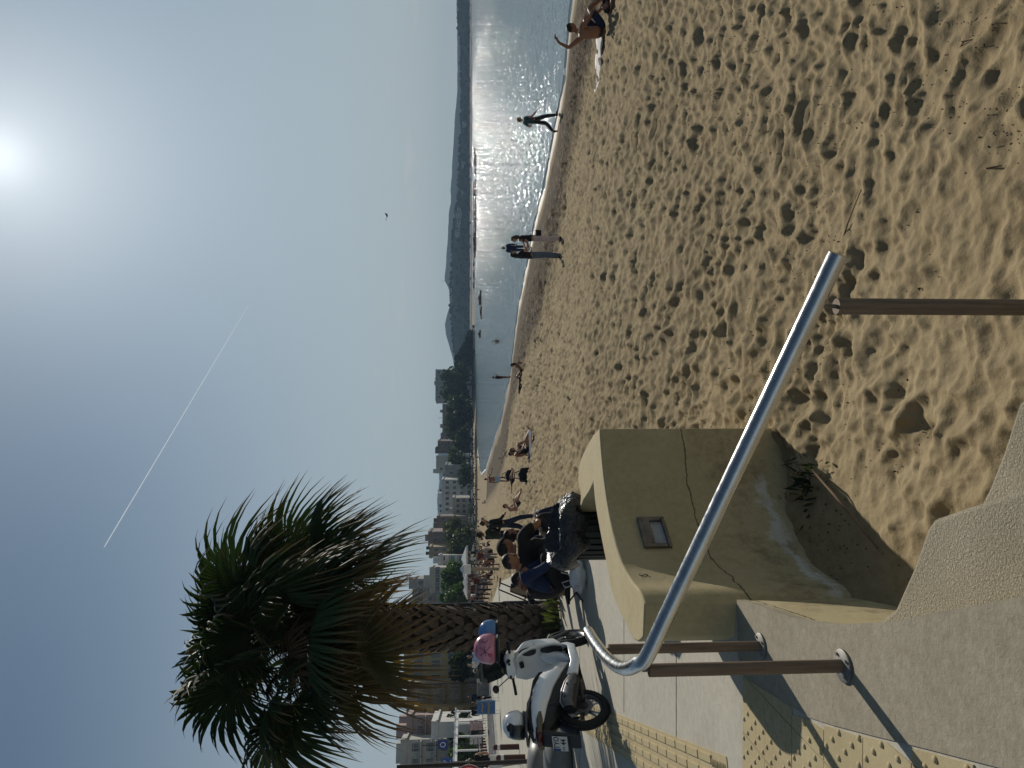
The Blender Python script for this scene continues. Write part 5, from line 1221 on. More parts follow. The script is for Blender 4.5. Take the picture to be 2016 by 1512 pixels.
sit_long = J(**sitL, knL=(-.12, .48, .16), anL=(-.12, .90, .07), toL=(-.14, .96, .22), knR=(.12, .46, .24), anR=(.12, .86, .07), toR=(.14, .95, .20), elL=(-.25, -.20, .34), wrL=(-.24, -.28, .10), haL=(-.24, -.33, .03), elR=(.22, .06, .38), wrR=(.16, .26, .30), haR=(.14, .34, .28))
lieB = J(pelvis=(0, 0, .12), spine=(0, -.16, .12), chest=(0, -.33, .13), neck=(0, -.50, .13), head=(0, -.63, .14), shL=(-.18, -.44, .12), shR=(.18, -.44, .12), elL=(-.3, -.30, .07), wrL=(-.26, -.08, .06), haL=(-.25, .0, .05), elR=(.30, -.60, .08), wrR=(.16, -.72, .08), haR=(.10, -.75, .08), hipL=(-.095, .06, .11), hipR=(.095, .06, .11), knL=(-.12, .46, .22), anL=(-.12, .86, .07), toL=(-.14, .90, .20), knR=(.12, .47, .14), anR=(.12, .88, .07), toR=(.15, .93, .2))
recline = J(pelvis=(0, 0, .12), spine=(0, -.13, .22), chest=(0, -.23, .36), neck=(0, -.28, .53), head=(0, -.27, .665), shL=(-.18, -.26, .47), shR=(.18, -.26, .47), elL=(-.24, -.42, .24), wrL=(-.22, -.36, .04), haL=(-.22, -.28, .03), elR=(.24, -.42, .24), wrR=(.22, -.36, .04), haR=(.22, -.28, .03), hipL=(-.095, .06, .11), hipR=(.095, .06, .11), knL=(-.12, .46, .14), anL=(-.12, .88, .07), toL=(-.14, .92, .2), knR=(.12, .40, .40), anR=(.12, .66, .08), toR=(.12, .8, .03))
sit_seat = J(pelvis=(0, 0, .50), spine=(0, -.04, .66), chest=(0, -.01, .84), neck=(0, .05, 1.01), head=(0, .10, 1.14), shL=(-.185, 0, .955), shR=(.185, 0, .955), elL=(-.23, .10, .70), wrL=(-.16, .32, .62), haL=(-.12, .39, .60), elR=(.23, .10, .70), wrR=(.16, .32, .62), haR=(.12, .39, .60), hipL=(-.10, .06, .48), hipR=(.10, .06, .48), knL=(-.13, .46, .49), anL=(-.13, .46, .09), toL=(-.14, .62, .03), knR=(.13, .46, .49), anR=(.13, .44, .09), toR=(.14, .60, .03))
H_ = heading_to
# --- walker at the water's edge
p = onsand(1099, 238); person('walker in a teal shirt and dark trousers striding along the wet edge of the sea', p, H_((1, .15)), walk, SK1, HB, 0, TEAL, 1, BLACK, 2, BLACK, (.2, 1, -.1))
# --- the two standing friends
p = onsand(1106, 470); person('woman in dark top and pale trousers facing her friend by the sea', p, H_((-1, .1)), J(elL=(-.22, .12, 1.18), wrL=(-.14, .36, 1.20), haL=(-.10, .44, 1.20), elR=(.22, .10, 1.16), wrR=(.12, .34, 1.10), haR=(.10, .42, 1.08)), SK2, HN, .22, BLACK, 1, PALEP, 2, BLACK, (0, 1, -.15), 'friends standing on the wet sand', .97)
q = thing('shoulder_bag', 'black shoulder bag hanging at the hip of the woman in pale trousers', 'bag', p + Vector((.16, -.10, .74)), 0, None, .65); mb = MB(); mb.loft([rsec(-.15, .18, .05, .02), rsec(-.13, .05, .07, .14), rsec(.13, .05, .07, .14), rsec(.15, .18, .05, .02)]); mb.build('bag_body', BLACK, q, smooth=True); mb = MB(); mb.tube([(-.12, 0, .16), (-.1, .02, .5), (-.22, .06, .76), (.08, .02, .5), (.12, 0, .16)], [.012] * 5, 5); mb.build('strap', BLACK, q)
p2 = onsand(1105, 503); person('girl with long dark hair and blue jeans facing the woman in pale trousers', p2, H_((1, .1)), J(elL=(-.22, .10, 1.16), wrL=(-.14, .34, 1.14), haL=(-.12, .42, 1.14), elR=(.22, .12, 1.20), wrR=(.14, .36, 1.28), haR=(.10, .44, 1.32)), SK2, HB, .34, BLACK, 1, DENIM, 2, BLACK, (0, 1, -.1), 'friends standing on the wet sand', .96)
p = gp(1043, 489, -2.05); person('man in a blue jacket standing at the water line behind the two friends', p, H_((.4, 1)), J(), SK1, HG, 0, BLUE, 2, NAVY, 2, None, None)
# --- bathers
p = gp(981, 672, -2.1); p.z = -3.05; person('bather standing waist deep in the calm sea', p, H_((.2, 1)), J(elL=(-.30, 0, 1.18), wrL=(-.28, .10, .98), elR=(.30, 0, 1.18), wrR=(.28, .10, .98), haL=(-.26, .16, .93), haR=(.26, .16, .93)), SK1, HB, 0, None, 0, NAVY, 1, None, None, None, 1.0, None, False)
p = gp(1006, 743, -2.06); person('slim bather in a swimsuit with one raised hand at the edge of the sea', p, H_((.9, .4)), J(elR=(.25, .10, 1.20), wrR=(.16, .20, 1.44), haR=(.12, .22, 1.52), anL=(-.06, 0, .085), toL=(-.07, .14, .03), anR=(.06, 0, .085), toR=(.07, .14, .03)), SK1, HB, .12, BLACK, 0, BLACK, 0, None, None, None, .97, None, False)
# --- reclining pair
p = onsand(1031, 728); person('long haired sunbather propped up on her arms near the water', p, H_((-1, .12)), recline, SK1, HB, .3, None, 0, BLACK, 0, None, (0, 1, .1), 'sunbathers near the water')
p = onsand(1031, 741); p.x -= .4; p.y += .9; person('sunbather in dark clothes lying flat beside the long haired one', p, H_((-1, .2)), lieB, SK1, HB, 0, BLACK, 1, NAVY, 1, WHITE, (0, .3, 1), 'sunbathers near the water')
# --- pair on the blue towel
p = onsand(1046, 886); person('woman in a black swimsuit sitting on a blue towel with her legs stretched out', p, H_((1, -.08)), sit_long, SK2, HN, .12, BLACK, 0, BLACK, 0, None, (0, 1, -.1), 'pair on the blue towel')
p = onsand(1043, 897); person('bare chested man sitting close behind the woman in the black swimsuit', p + Vector((.05, .35, 0)), H_((1, .1)), sit_knees, SK1, HB, 0, None, 0, BLUE, 1, None, (0, 1, 0), 'pair on the blue towel')
def towel(label, p, rz, w, l, m, seed=0, cat='towel', group='towels on the sand'):
    mb = MB(); n_ = 14; rows = [[(x * w / 6 - w / 2, y * l / n_ - l / 2, .025 + .03 * mnoise.noise((x * .7 + seed, y * .6, 0)) + .012 * sin(y * 1.3 + x)) for x in range(7)] for y in range(n_ + 1)]
    mb.loft(rows, closed=False); o = mb.build('towel', m, None, smooth='all', loc=p); o.rotation_euler = (0, 0, rz); md = o.modifiers.new('s', 'SOLIDIFY'); md.thickness = .015; tag(o, label, cat, group); return o
ptw = onsand(1047, 908); ptw.z += .04; towel('blue towel under the sitting pair', ptw, radians(88), 1.3, 2.4, BLUE, 1)
def bag(label, p, s_=1.0, m=BLACK, name='beach_bag', cat='bag', group='bags on the sand'):
    t = thing(name, label, cat, p, 0.4, group, s_); mb = MB(); mb.loft([rsec(-.22, .10, .10, .10), rsec(-.20, .17, .16, .17), rsec(.0, .20, .19, .20), rsec(.20, .16, .16, .16), rsec(.23, .10, .10, .10)]); mb.build('bag_body', m, t, smooth=True); mb = MB(); mb.tube([(-.14, 0, .34), (-.08, .02, .52), (.08, .03, .50), (.14, 0, .34)], [.016] * 4, 6); mb.build('strap', m, t, smooth=True); return t
bag('black bag at the left end of the blue towel', onsand(1043, 935), 1.2)
# --- man seen from behind
p = onsand(1004, 943); person('bare backed man in pale blue swim shorts seen from behind with one arm held out', p, H_((.05, 1)), J(elR=(.36, .10, 1.24), wrR=(.58, .18, 1.20), haR=(.66, .2, 1.19), knL=(-.13, .03, .49), anL=(-.16, .02, .085), toL=(-.2, .16, .03)), SK1, HB, 0, None, 0, LBLUE, 1, None, (-.2, 1, 0))
p = onsand(1013, 955); person('sunbather lying down beside a dark bag left of the man in blue shorts', p, H_((1, .1)), lieB, SK1, HB, 0, None, 0, BLACK, 1, None, (0, .3, 1), 'sunbathers near the water')
bag('black bag at the feet of the man in pale blue shorts', onsand(1012, 936), 1.35)
# --- reader
p = onsand(1029, 1000); person('sunbather sitting hunched on the sand and reading', p, H_((1, -.1)), J(**{**sitL, 'head': (0, .09, .74), 'neck': (0, .02, .62)}, knL=(-.14, .36, .30), anL=(-.10, .66, .08), toL=(-.1, .82, .05), knR=(.14, .40, .24), anR=(.12, .76, .08), toR=(.12, .9, .1), elL=(-.22, .10, .36), wrL=(-.10, .28, .36), haL=(-.05, .34, .38), elR=(.22, .10, .36), wrR=(.10, .28, .36), haR=(.05, .34, .38)), SK2, HB, 0, None, 0, BLACK, 1, None, (0, 1, -.6))
p = onsand(957, 990); person('small figure kneeling over a towel further along the beach', p, H_((.7, .5)), sit_knees, SK1, HB, .15, PALEP, 1, PALEP, 1, None, (0, 1, -.3), None, 1.0, None, False)
# --- walkers by the promenade
p = onsand(1057, 1030); person('man in a dark jacket and jeans walking on the sand with his head turned', p, H_((.9, .5)), J(**{k_: v for k_, v in walk.items()}), SK2, HN, 0, BLACK, 2, NAVY, 2, WHITE, (-.6, 1, -.1), None, 1.0)
p = onsand(1050, 1052); person('tall hooded man in dark clothes raising a phone to take a picture', p, H_((.75, .6)), J(elL=(-.20, .16, 1.22), wrL=(-.08, .40, 1.40), haL=(-.04, .46, 1.46), elR=(.20, .16, 1.22), wrR=(.08, .40, 1.40), haR=(.04, .46, 1.46)), SK1, DGREEN, .08, DGREEN, 2, NAVY, 2, BLACK, (0, 1, .1), None, 1.04)
q = thing('phone', 'dark phone held up by the hooded man', 'phone', p + Matrix.Rotation(H_((.75, .6)), 3, 'Z') @ Vector((0, .5, 1.56)), H_((.75, .6)), ); mb = MB(); mb.box((0, 0, 0), (.15, .01, .075)); bevel(mb.build('case', sb, q), .004); mb = MB(); mb.box((0, -.006, 0), (.14, .003, .066)); mb.build('screen', glass_m, q)
# --- big sitter at the frame's right
p = onsand(1196, 62); person('bare chested sunbather sitting with one arm raised behind his head', p, H_((1, .25)), J(**{**sitL, 'head': (.02, .05, .755)}, knL=(-.14, .40, .46), anL=(-.12, .62, .10), toL=(-.12, .78, .05), knR=(.14, .44, .40), anR=(.13, .72, .10), toR=(.13, .88, .05), elL=(-.30, -.18, .78), wrL=(-.20, -.14, 1.0), haL=(-.16, -.08, 1.06), elR=(.24, .12, .40), wrR=(.18, .34, .34), haR=(.16, .42, .34)), SK1, HB, 0, None, 0, NAVY, 1, None, (.1, 1, -.15), None, 1.04)
p2 = onsand(1200, 12); person('sunbather in blue shorts lying beside the man with the raised arm', p2 + Vector((.35, -.3, 0)), H_((.9, .2)), lieB, SK1, HB, 0, BLACK, 0, BLUE, 1, None, (0, .3, 1))
pw = onsand(1182, 118); pw.z += .012; towel('crumpled white towel left of the man with the raised arm', pw, radians(75), .75, 1.3, WHITE, 4)
# --- the group resting on low stools beyond the bin
low_seat = J(pelvis=(0, 0, .30), spine=(0, -.05, .46), chest=(0, -.02, .64), neck=(0, .05, .80), head=(0, .10, .93), shL=(-.185, -.01, .755), shR=(.185, -.01, .755), elL=(-.25, .12, .50), wrL=(-.17, .34, .50), haL=(-.12, .41, .49), elR=(.25, .12, .50), wrR=(.17, .34, .50), haR=(.12, .41, .49),
             hipL=(-.10, .06, .28), hipR=(.10, .06, .28), knL=(-.15, .42, .48), anL=(-.14, .52, .09), toL=(-.15, .68, .03), knR=(.15, .40, .48), anR=(.14, .50, .09), toR=(.15, .66, .03))
bend = {**low_seat, 'chest': (0, .13, .60), 'neck': (0, .24, .74), 'head': (0, .32, .85), 'spine': (0, .02, .45), 'shL': (-.17, .14, .70), 'shR': (.17, .14, .70), 'elL': (-.24, .28, .46), 'elR': (.24, .28, .46), 'wrL': (-.14, .46, .32), 'wrR': (.14, .46, .32), 'haL': (-.10, .50, .24), 'haR': (.10, .50, .24)}
man_p = ap(1085, 1086, 10.9); man_p.z = 0; boy_p = ap(1085, 1158, 10.4); boy_p.z = 0; th_p = ap(1085, 1156, 11.3); th_p.z = 0; bk_p = ap(1085, 1064, 11.8); bk_p.z = 0
man_o = person('broad man in a black shirt and dark cap sitting with his back to the promenade', man_p, H_((.35, .95)), low_seat, SK1, HB, 0, BLACK, 1, BLACK, 2, BLACK, (.3, 1, -.25), 'people resting by the bin', 1.0, BLACK); man_o.scale = (1.55, 1.3, 1.13)
person('boy in a blue sweater bending over a white plastic bag', boy_p, H_((.9, .1)), bend, SK1, HB, 0, BLUE, 2, BLACK, 2, BLACK, (0, 1, -.5), 'people resting by the bin', 1.18)
person('dark clothed person crouching low behind the boy in blue', th_p, H_((.8, .4)), J(**{**sit_knees, 'head': (0, .10, .72)}), SK1, HB, 0, BLACK, 2, BLACK, 2, BLACK, (0, 1, -.7), 'people resting by the bin', 1.15)
person('person in a blue top mostly hidden behind the broad man', bk_p, H_((.8, .4)), low_seat, SK1, HB, .1, BLUE, 2, NAVY, 2, BLACK, None, 'people resting by the bin', 1.0)
bake_skins()
def stool(label, p, h, rz):
    t = thing('folding_stool', label, 'stool', p, rz, 'folding stools'); mb = MB(); mb.box((0, 0, h - .02), (.34, .32, .035)); mb.build('seat', BLACK, t)
    for sx in (-1, 1):
        for sy in (-1, 1): mb = MB(); mb.tube([(sx * .15, sy * .14, 0), (-sx * .13, sy * .14, h - .03)], [.011] * 2, 6); mb.build('leg', dark_m, t)
stool('dark folding stool under the broad man in black', man_p + Vector((0, -.02, 0)), .215, .3)
stool('dark folding stool under the half hidden person in blue', bk_p, .19, .1)
stool('dark folding stool under the boy in blue', boy_p + Vector((0, 0, 0)), .225, -.2)
# --- tiny figures along the far beach
protos = []
Pst = dict(J())
def proto(pose, top, legs, leglen, sleeve, hair, skin, name='person'):
    return person('far bather', (0, 0, -50), 0, pose, skin, hair, 0, top, sleeve, legs, leglen, None, None, None, 1.0, None, False)
PR = [proto(J(), None, BLACK, 1, 0, HB, SK1), proto(walk, WHITE, NAVY, 1, 1, HB, SK1), proto(sit_knees, None, NAVY, 1, 0, HB, SK1), proto(sit_knees, PALEP, BLACK, 1, 1, HN, SK2), proto(lieB, None, RED, 0, 0, HB, SK1), proto(recline, BLACK, BLACK, 0, 0, HN, SK1), proto(J(), RED, GREY, 2, 1, HB, SK1), proto(walk, BLACK, DENIM, 2, 2, HB, SK2)]
bake_skins()
WORD = ['bare chested bather standing', 'figure in white strolling', 'bather sitting with knees drawn up', 'figure in pale clothes sitting', 'bather in red trunks lying down', 'reclining bather in a dark swimsuit', 'figure in a red top standing', 'dark clothed figure strolling']
FAR = [(945, 900, 0), (939, 915, 2), (936, 921, 2), (937, 927, 3), (936, 933, 2), (935, 951, 2), (937, 957, 2), (938, 961, 5), (946, 964, 0), (937, 972, 2), (940, 977, 3), (938, 996, 2), (941, 1000, 5), (936, 1003, 2), (938, 1007, 3), (941, 1012, 2), (936, 1021, 7), (943, 1027, 2),
       (952, 1062, 2), (956, 1070, 3), (950, 1076, 2), (948, 1082, 7), (957, 1085, 5), (962, 1090, 3), (955, 1096, 6), (951, 1101, 2), (960, 1104, 3), (964, 1112, 5), (948, 1117, 7), (955, 1128, 2), (950, 1133, 6), (953, 1141, 2), (959, 1144, 5), (951, 1150, 6), (947, 1158, 7), (955, 1163, 2), (950, 1170, 7), (947, 1176, 0), (952, 1183, 3), (946, 1188, 6)]
near_w = {}
SPOT = ['by the pale far strip of water', 'left of the lone one by the water', 'below the boxy pale house', 'just left of that pale house', 'near the windowless wall', 'right of the bare backed man', 'above the bather in shorts', 'beyond the bather in shorts', 'alone at the wet edge', 'behind the kneeling figure', 'right of the kneeling figure', 'left of the kneeling figure', 'between hedge and kneeling figure', 'furthest back by the hedge', 'close to the low pale block', 'in front of the low pale block', 'beside the black folding chair', 'left of the black folding chair',
        'left of the hooded man', 'one step from the hooded man', 'far behind the hooded man', 'above the broad man', 'near the broad man', 'right of the timber post', 'one pace from the timber post', 'against the far hedge', 'close by the timber post', 'in front of the timber post', 'behind the timber post', 'left of the timber post', 'before the white sunshades', 'between sunshades and post', 'below the sunshades', 'behind the first sunshade', 'behind the second sunshade', 'under the third sunshade', 'above the timber railing', 'at the railing end', 'left along the railing', 'next to the lamp post']
used = {}
for i, (v, py, k_) in enumerate(FAR):
    p = onsand(v, py) if py < 1130 else gp(v, py, -.1)
    lb = WORD[k_] + ' ' + SPOT[i]; src = PR[k_]
    c = dup(src, p, (i * 1.7) % 6.28, lb); c['group'] = 'people far along the beach'; c['category'] = 'person'; c.scale = (1.15,) * 3
MORE = [(981, 1094, 6, .8, 'small figure in a red top standing in front of the thin brown pole'), (972, 1083, 3, 1, 'pale clothed sitter on the sand right of the thin brown pole'), (966, 1074, 2, 1, 'sitter with drawn up knees close to the hooded man'), (975, 1102, 5, 1, 'dark swimsuit bather reclining in front of the timber post'), (963, 1098, 1, 1, 'white shirted stroller passing behind the thin brown pole'), (960, 1088, 7, 1, 'dark stroller far right of the timber post'), (968, 1107, 2, 1, 'sitter just right of the pale timber post'), (962, 1117, 3, 1, 'pale clothed sitter just left of the pale timber post'), (972, 1128, 5, 1, 'reclining bather halfway between post and railing'), (966, 1135, 2, 1, 'crouched sitter in front of the nearest sunshade'), (963, 1140, 7, 1, 'dark stroller before the maroon side cloth'), (970, 1143, 6, .9, 'figure in red standing right of the railing end'), (960, 1147, 1, 1, 'white shirted stroller beside the maroon side cloth'), (958, 1153, 7, 1, 'dark stroller between the second and third sunshades'), (962, 1157, 3, 1, 'pale clothed sitter behind the middle of the railing'), (956, 1160, 6, 1, 'figure in red before the leftmost sunshade'), (953, 1167, 7, 1, 'dark stroller left of the leftmost sunshade'), (957, 1172, 1, 1, 'white shirted stroller behind the railing near its far end'), (952, 1178, 0, 1, 'bare chested bather by the far end of the railing'), (955, 1186, 7, 1, 'dark stroller right beside the lamp post'), (950, 1055, 7, 1, 'dark stroller seen just past the hooded man'), (947, 1044, 1, 1, 'white shirted stroller seen between the two dark walkers'), (944, 1036, 2, 1, 'sitter seen above the man in the dark jacket'), (945, 983, 6, 1, 'figure in red standing beyond the kneeling figure')]
for i, (v, py, k_, h_, lb) in enumerate(MORE):
    z = -.1 if py > 1080 else None; p = gp(v, py, z) if z is not None else onsand(v, py)
    c = dup(PR[k_], p, (i * 2.3) % 6.28, lb); c['group'] = 'people far along the beach'; c['category'] = 'person'; c.scale = (h_ * 1.08,) * 3
for r_ in PR:
    for ch in list(KIDS[r_.name]): bpy.data.objects.remove(ch)
    bpy.data.objects.remove(r_)
# ================================================================== bin and things around it
bagm, k = newmat('black_plastic_film', 0.22, 0.6); k.b.inputs['Base Color'].default_value = (.010, .011, .013, 1)
tc = k.n('ShaderNodeTexCoord').outputs['Object']; k.l(k.bump(k.noise(tc, 9, 5, .6, 1.5), .9, .05, k.bump(k.noise(tc, 30, 3), .3, .01)), k.b.inputs['Normal'])
bin_g = mat('dark_green_plastic', (.016, .028, .024), .45, var=.3, scale=6)
bx = ap(1100, 1049, 7.05); bp0 = Vector((bx.x, 7.05, .0))
bn = thing('litter_bin', 'dark slatted litter bin with a black bag folded over its rim', 'bin', bp0)
mb = MB(); mb.lathe([(.225, .0), (.235, .02), (.235, .70), (.225, .72)], 24); mb.build('bin_liner', bin_g, bn, smooth=40)
sl_b = MB(); sl_b.box((0, 0, 0), (.018, .042, .62), taper=1.0); slat_me = sl_b.mesh('slat', bin_g)
for i in range(26):
    a = 2 * pi * i / 26; link('slat', slat_me, bn, (.250 * cos(a), .250 * sin(a), .37), (0, 0, a))
for z in (.06, .66):
    mb = MB(); mb.lathe([(.236, z), (.272, z), (.272, z + .035), (.236, z + .035)], 26); mb.build('hoop', bin_g, bn, smooth=40)
mb = MB(); q = 56
def bw(an, i):
    n_ = mnoise.noise((cos(an) * 2.2, sin(an) * 2.2, i * .35)); m_ = mnoise.noise((cos(an) * 6, sin(an) * 6, i * .5 + 4))
    return 1 + (.10 * n_ + .07 * m_) * min(1, i / 3.0)
prof = [(.16, .60), (.235, .70), (.275, .765), (.29, .795), (.31, .785), (.34, .735), (.355, .69), (.352, .64), (.335, .59), (.315, .55), (.305, .535)]
vs = []
for i, (r, z) in enumerate(prof):
    for j in range(q):
        an = 2 * pi * j / q; w_ = bw(an, i); zz = z + .05 * cos(an - 2.6) + (.05 * mnoise.noise((cos(an) * 2.5, sin(an) * 2.5, 9)) if i > 2 else 0) + (.08 * mnoise.noise((cos(an) * 3, sin(an) * 3, 21)) if i > 7 else 0)
        vs.append((r * w_ * cos(an), r * w_ * sin(an), zz))
mb.add(vs, [(i * q + j, i * q + (j + 1) % q, (i + 1) * q + (j + 1) % q, (i + 1) * q + j) for i in range(len(prof) - 1) for j in range(q)]); mb.add([(0, 0, .60)] + vs[:q], [(0, 1 + j, 1 + (j + 1) % q) for j in range(q)])
mb.build('bin_bag', bagm, bn, smooth='all')
wb_p = ap(1126, 1142, 9.85); wb_p.z = 0.0; t = thing('carrier_bag', 'crumpled white plastic carrier bag on the ground by the boy in blue', 'bag', wb_p + Vector((0, .15, 0)), .5)
cb_m = mat('white_film', (.55, .56, .58), .35, var=.12, scale=8, bump=.8, bscale=18, trans=.0)
mb = MB(); mb.ball((0, 0, .11), (.20, .13, .115), 20, 12, fn=lambda v: v * (1 + .35 * mnoise.noise(v * 2.6) + .12 * mnoise.noise(v * 7))); mb.build('bag_body', cb_m, t, smooth='all')
for s_ in (-1, 1): mb = MB(); mb.tube([(s_ * .10, 0, .18), (s_ * .14, .02, .30), (s_ * .07, .03, .34), (s_ * .03, .0, .20)], [.012, .018, .018, .012], 7, flat=.4); mb.build('handle', cb_m, t, smooth='all')
bp_ = ap(1060, 1160, 12.3); t = thing('skimboard', 'ochre wooden board leaning upright behind the crouching person', 'board', (bp_.x, 12.3, 0), .3)
mb = MB(); rows = []
for i in range(9):
    f_ = i / 8; w_ = .11 * (1 - (max(0, f_ - .45) / .55) ** 2.2) + .004; rows.append([(-w_, .16 * f_, .92 * f_), (w_, .16 * f_, .92 * f_), (w_, .16 * f_ + .02, .92 * f_), (-w_, .16 * f_ + .02, .92 * f_)])
mb.loft(rows); mb.build('deck', mat('ochre_board', (.30, .22, .12), .5, var=.2), t); mb = MB(); mb.tube([(0, .005 + .02, .1), (0, .10 - .01, .62)], [.006, .006], 5); mb.build('stripe', sb, t)
sp_ = ap(1088, 1180, 14.2); t = thing('pushchair', 'black folded pushchair standing beside the lamp post', 'pushchair', (sp_.x, 14.2, 0), .6)
mb = MB(); mb.tube([(-.3, -.2, .12), (.05, -.2, .5), (.28, -.2, 1.02), (.36, -.2, 1.0)], [.014] * 4, 6); mb.tube([(-.3, .2, .12), (.05, .2, .5), (.28, .2, 1.02), (.36, .2, 1.0)], [.014] * 4, 6); mb.tube([(.30, -.2, .12), (-.05, -.2, .55)], [.014] * 2, 6); mb.tube([(.30, .2, .12), (-.05, .2, .55)], [.014] * 2, 6); mb.tube([(.36, -.2, 1.0), (.36, .2, 1.0)], [.018] * 2, 6); mb.build('chassis', sb, t, smooth=True)
mb = MB(); mb.loft([[(-.22, -.18, .36), (-.22, .18, .36), (-.20, .18, .42), (-.20, -.18, .42)], [(.05, -.18, .38), (.05, .18, .38), (.08, .18, .46), (.06, -.18, .46)], [(.22, -.18, .80), (.22, .18, .80), (.27, .18, .80), (.27, -.18, .80)]]); mb.build('seat', BLACK, t, smooth=True)
for s_ in (-1, 1):
    for x in (-.3, .3): mb = MB(); mb.cyl((x, s_ * .2 - .02, .11), (x, s_ * .2 + .02, .11), .11, n=14); mb.build('wheel', tyre_m, t, smooth=True)
# ------------------------------------------------------------------ lamp posts
def lamp_post(label, p, H, r, py_name='lamp_post', head=True, m=dark_m):
    t = thing(py_name, label, 'lamp post' if head else 'pole', p); mb = MB(); mb.tube([(0, 0, -.05), (0, 0, .9), (0, 0, .95), (0, 0, H)], [r * 1.5, r * 1.4, r, r * .75], 12); mb.build('pole', m, t, smooth=40)
    mb = MB(); mb.lathe([(r * 2.4, 0), (r * 2.4, .03), (r * 1.5, .05)], 14); mb.build('base_plate', m, t)
    if head: mb = MB(); mb.tube([(0, 0, H), (0, 0, H + .05), (.0, -.4, H + .12), (0, -.8, H + .1)], [r * .7, r * .7, r * .6, r * .5], 8); mb.lathe([(.05, .1), (.16, .04), (.17, 0), (0, -.02)], 14, (0, -.85, H + .02)); mb.build('lamp_head', m, t, smooth=True)
    return t
lp = ap(1078, 1188, 14.9); lamp_post('dark lamp post rising close behind the palm trunk', (lp.x, 14.9, 0), 4.4, .045)
# ------------------------------------------------------------------ grey domed seats
pod_m = mat('smooth_grey_concrete', (.17, .175, .165), .45, var=.25, scale=3, spec=.4)
for px, py, lb, s_ in ((1127, 1502, 'nearer of two smooth grey domed concrete seats left of the scooter', 1.0), (1084, 1512, 'further of two smooth grey domed concrete seats left of the scooter', 1.05)):
    p = gp(px, py, 0); p += Vector((-.12, .30, 0)); mb = MB(); mb.lathe([(.40, 0), (.46, .05), (.49, .14), (.475, .24), (.42, .33), (.30, .395), (.15, .42), (0, .425)], 28); o = mb.build('domed_seat', pod_m, smooth=True, loc=p); o.scale = (s_, s_, s_ * .98); tag(o, lb, 'concrete seat', 'grey domed seats')
# ------------------------------------------------------------------ street on the left
asph = mat('asphalt', (.062, .064, .068), .9, var=.3, scale=1.5, bump=.5, bscale=60); kerb_m = mat('kerb_stone', (.40, .385, .35), .85, var=.2, scale=3)
u0, u1 = gp(958, 1330, .004), gp(966, 1512, .004); l0, l1 = gp(968, 1330, .004), gp(985, 1512, .004)
ue = u1 + (u1 - u0) * 1.2; le_ = l1 + (l1 - l0) * 1.5
mb = MB(); mb.add([tuple(p) for p in (u0, ue, le_, l0)], [(0, 1, 2, 3)]); tag(mb.build('road', asph), kind='structure')
def kerb(a, b, w, nm):
    mb = MB(); d = (b - a).normalized(); n_ = Vector((-d.y, d.x, 0)) * w; L_ = (b - a).length; k_ = int(L_ / 1.5)
    for i in range(k_):
        p = a + d * (i * 1.5 + .01); q = a + d * (i * 1.5 + 1.49); mb.prism([(p.x, p.y), (q.x, q.y), (q.x + n_.x, q.y + n_.y), (p.x + n_.x, p.y + n_.y)], -.02, .12)
    o = mb.build(nm, kerb_m); tag(o, kind='structure'); return o
kerb(u0 + Vector((0, .02, 0)), ue, .22, 'kerb'); kerb(l0, le_, -.22, 'kerb')
mb = MB(); a, b2 = u0.lerp(l0, .5), ue.lerp(le_, .5); d = (b2 - a).normalized(); n_ = Vector((-d.y, d.x, 0)) * .06
for i in range(14):
    p = a + d * (i * 4.0); q = p + d * 1.6; mb.add([(p.x + n_.x, p.y + n_.y, .008), (q.x + n_.x, q.y + n_.y, .008), (q.x - n_.x, q.y - n_.y, .008), (p.x - n_.x, p.y - n_.y, .008)], [(0, 1, 2, 3)])
tag(mb.build('road_marking', white_m), kind='structure')
# paving joints: narrow recessed strips of dark mortar
joint_m = mat('joint_mortar', (.10, .09, .08), .95, var=.3)
for i, (Y, x0, x1) in enumerate(((5.62, -2.9, -1.62), (7.55, -3.4, -1.55), (10.6, -9, -1.9), (13.8, -11, -2.6), (17.5, -12, -4), (22, -14, -5.6))):
    mb = MB(); mb.box(((x0 + x1) / 2, Y, 0), (x1 - x0, .006, .006)); tag(mb.build('paving_joint', joint_m), kind='structure')
boll_m = mat('brown_bollard', (.075, .028, .022), .55, var=.2)
def bollard(label, p):
    t = thing('bollard', label, 'bollard', p, 0, 'brown bollards with a white band'); mb = MB(); mb.lathe([(.085, 0), (.085, .60), (.08, .62)], 14); mb.lathe([(.08, .70), (.085, .71), (.085, .80), (.07, .83), (0, .84)], 14); mb.build('shaft', boll_m, t, smooth=40); mb = MB(); mb.lathe([(.081, .615), (.088, .62), (.088, .70), (.081, .705)], 14); mb.build('band', white_m, t, smooth=40); return t
b1 = bollard('nearer brown bollard with a white band left of the scooter tail', gp(1034, 1491, 0)); dup(b1, gp(1022, 1470, 0), 0, 'second nearest brown bollard with a white band, between scooter and pole')
ORD = ['first', 'second', 'third', 'fourth', 'fifth', 'sixth', 'seventh', 'eighth', 'ninth', 'tenth', 'eleventh', 'twelfth']
for i in range(11): f_ = i / 10; p = gp(951 + 10.5 * f_, 1432 + 56 * f_, 0); dup(b1, p, 0, ORD[i] + ' from the right in the far row of brown bollards across the road')
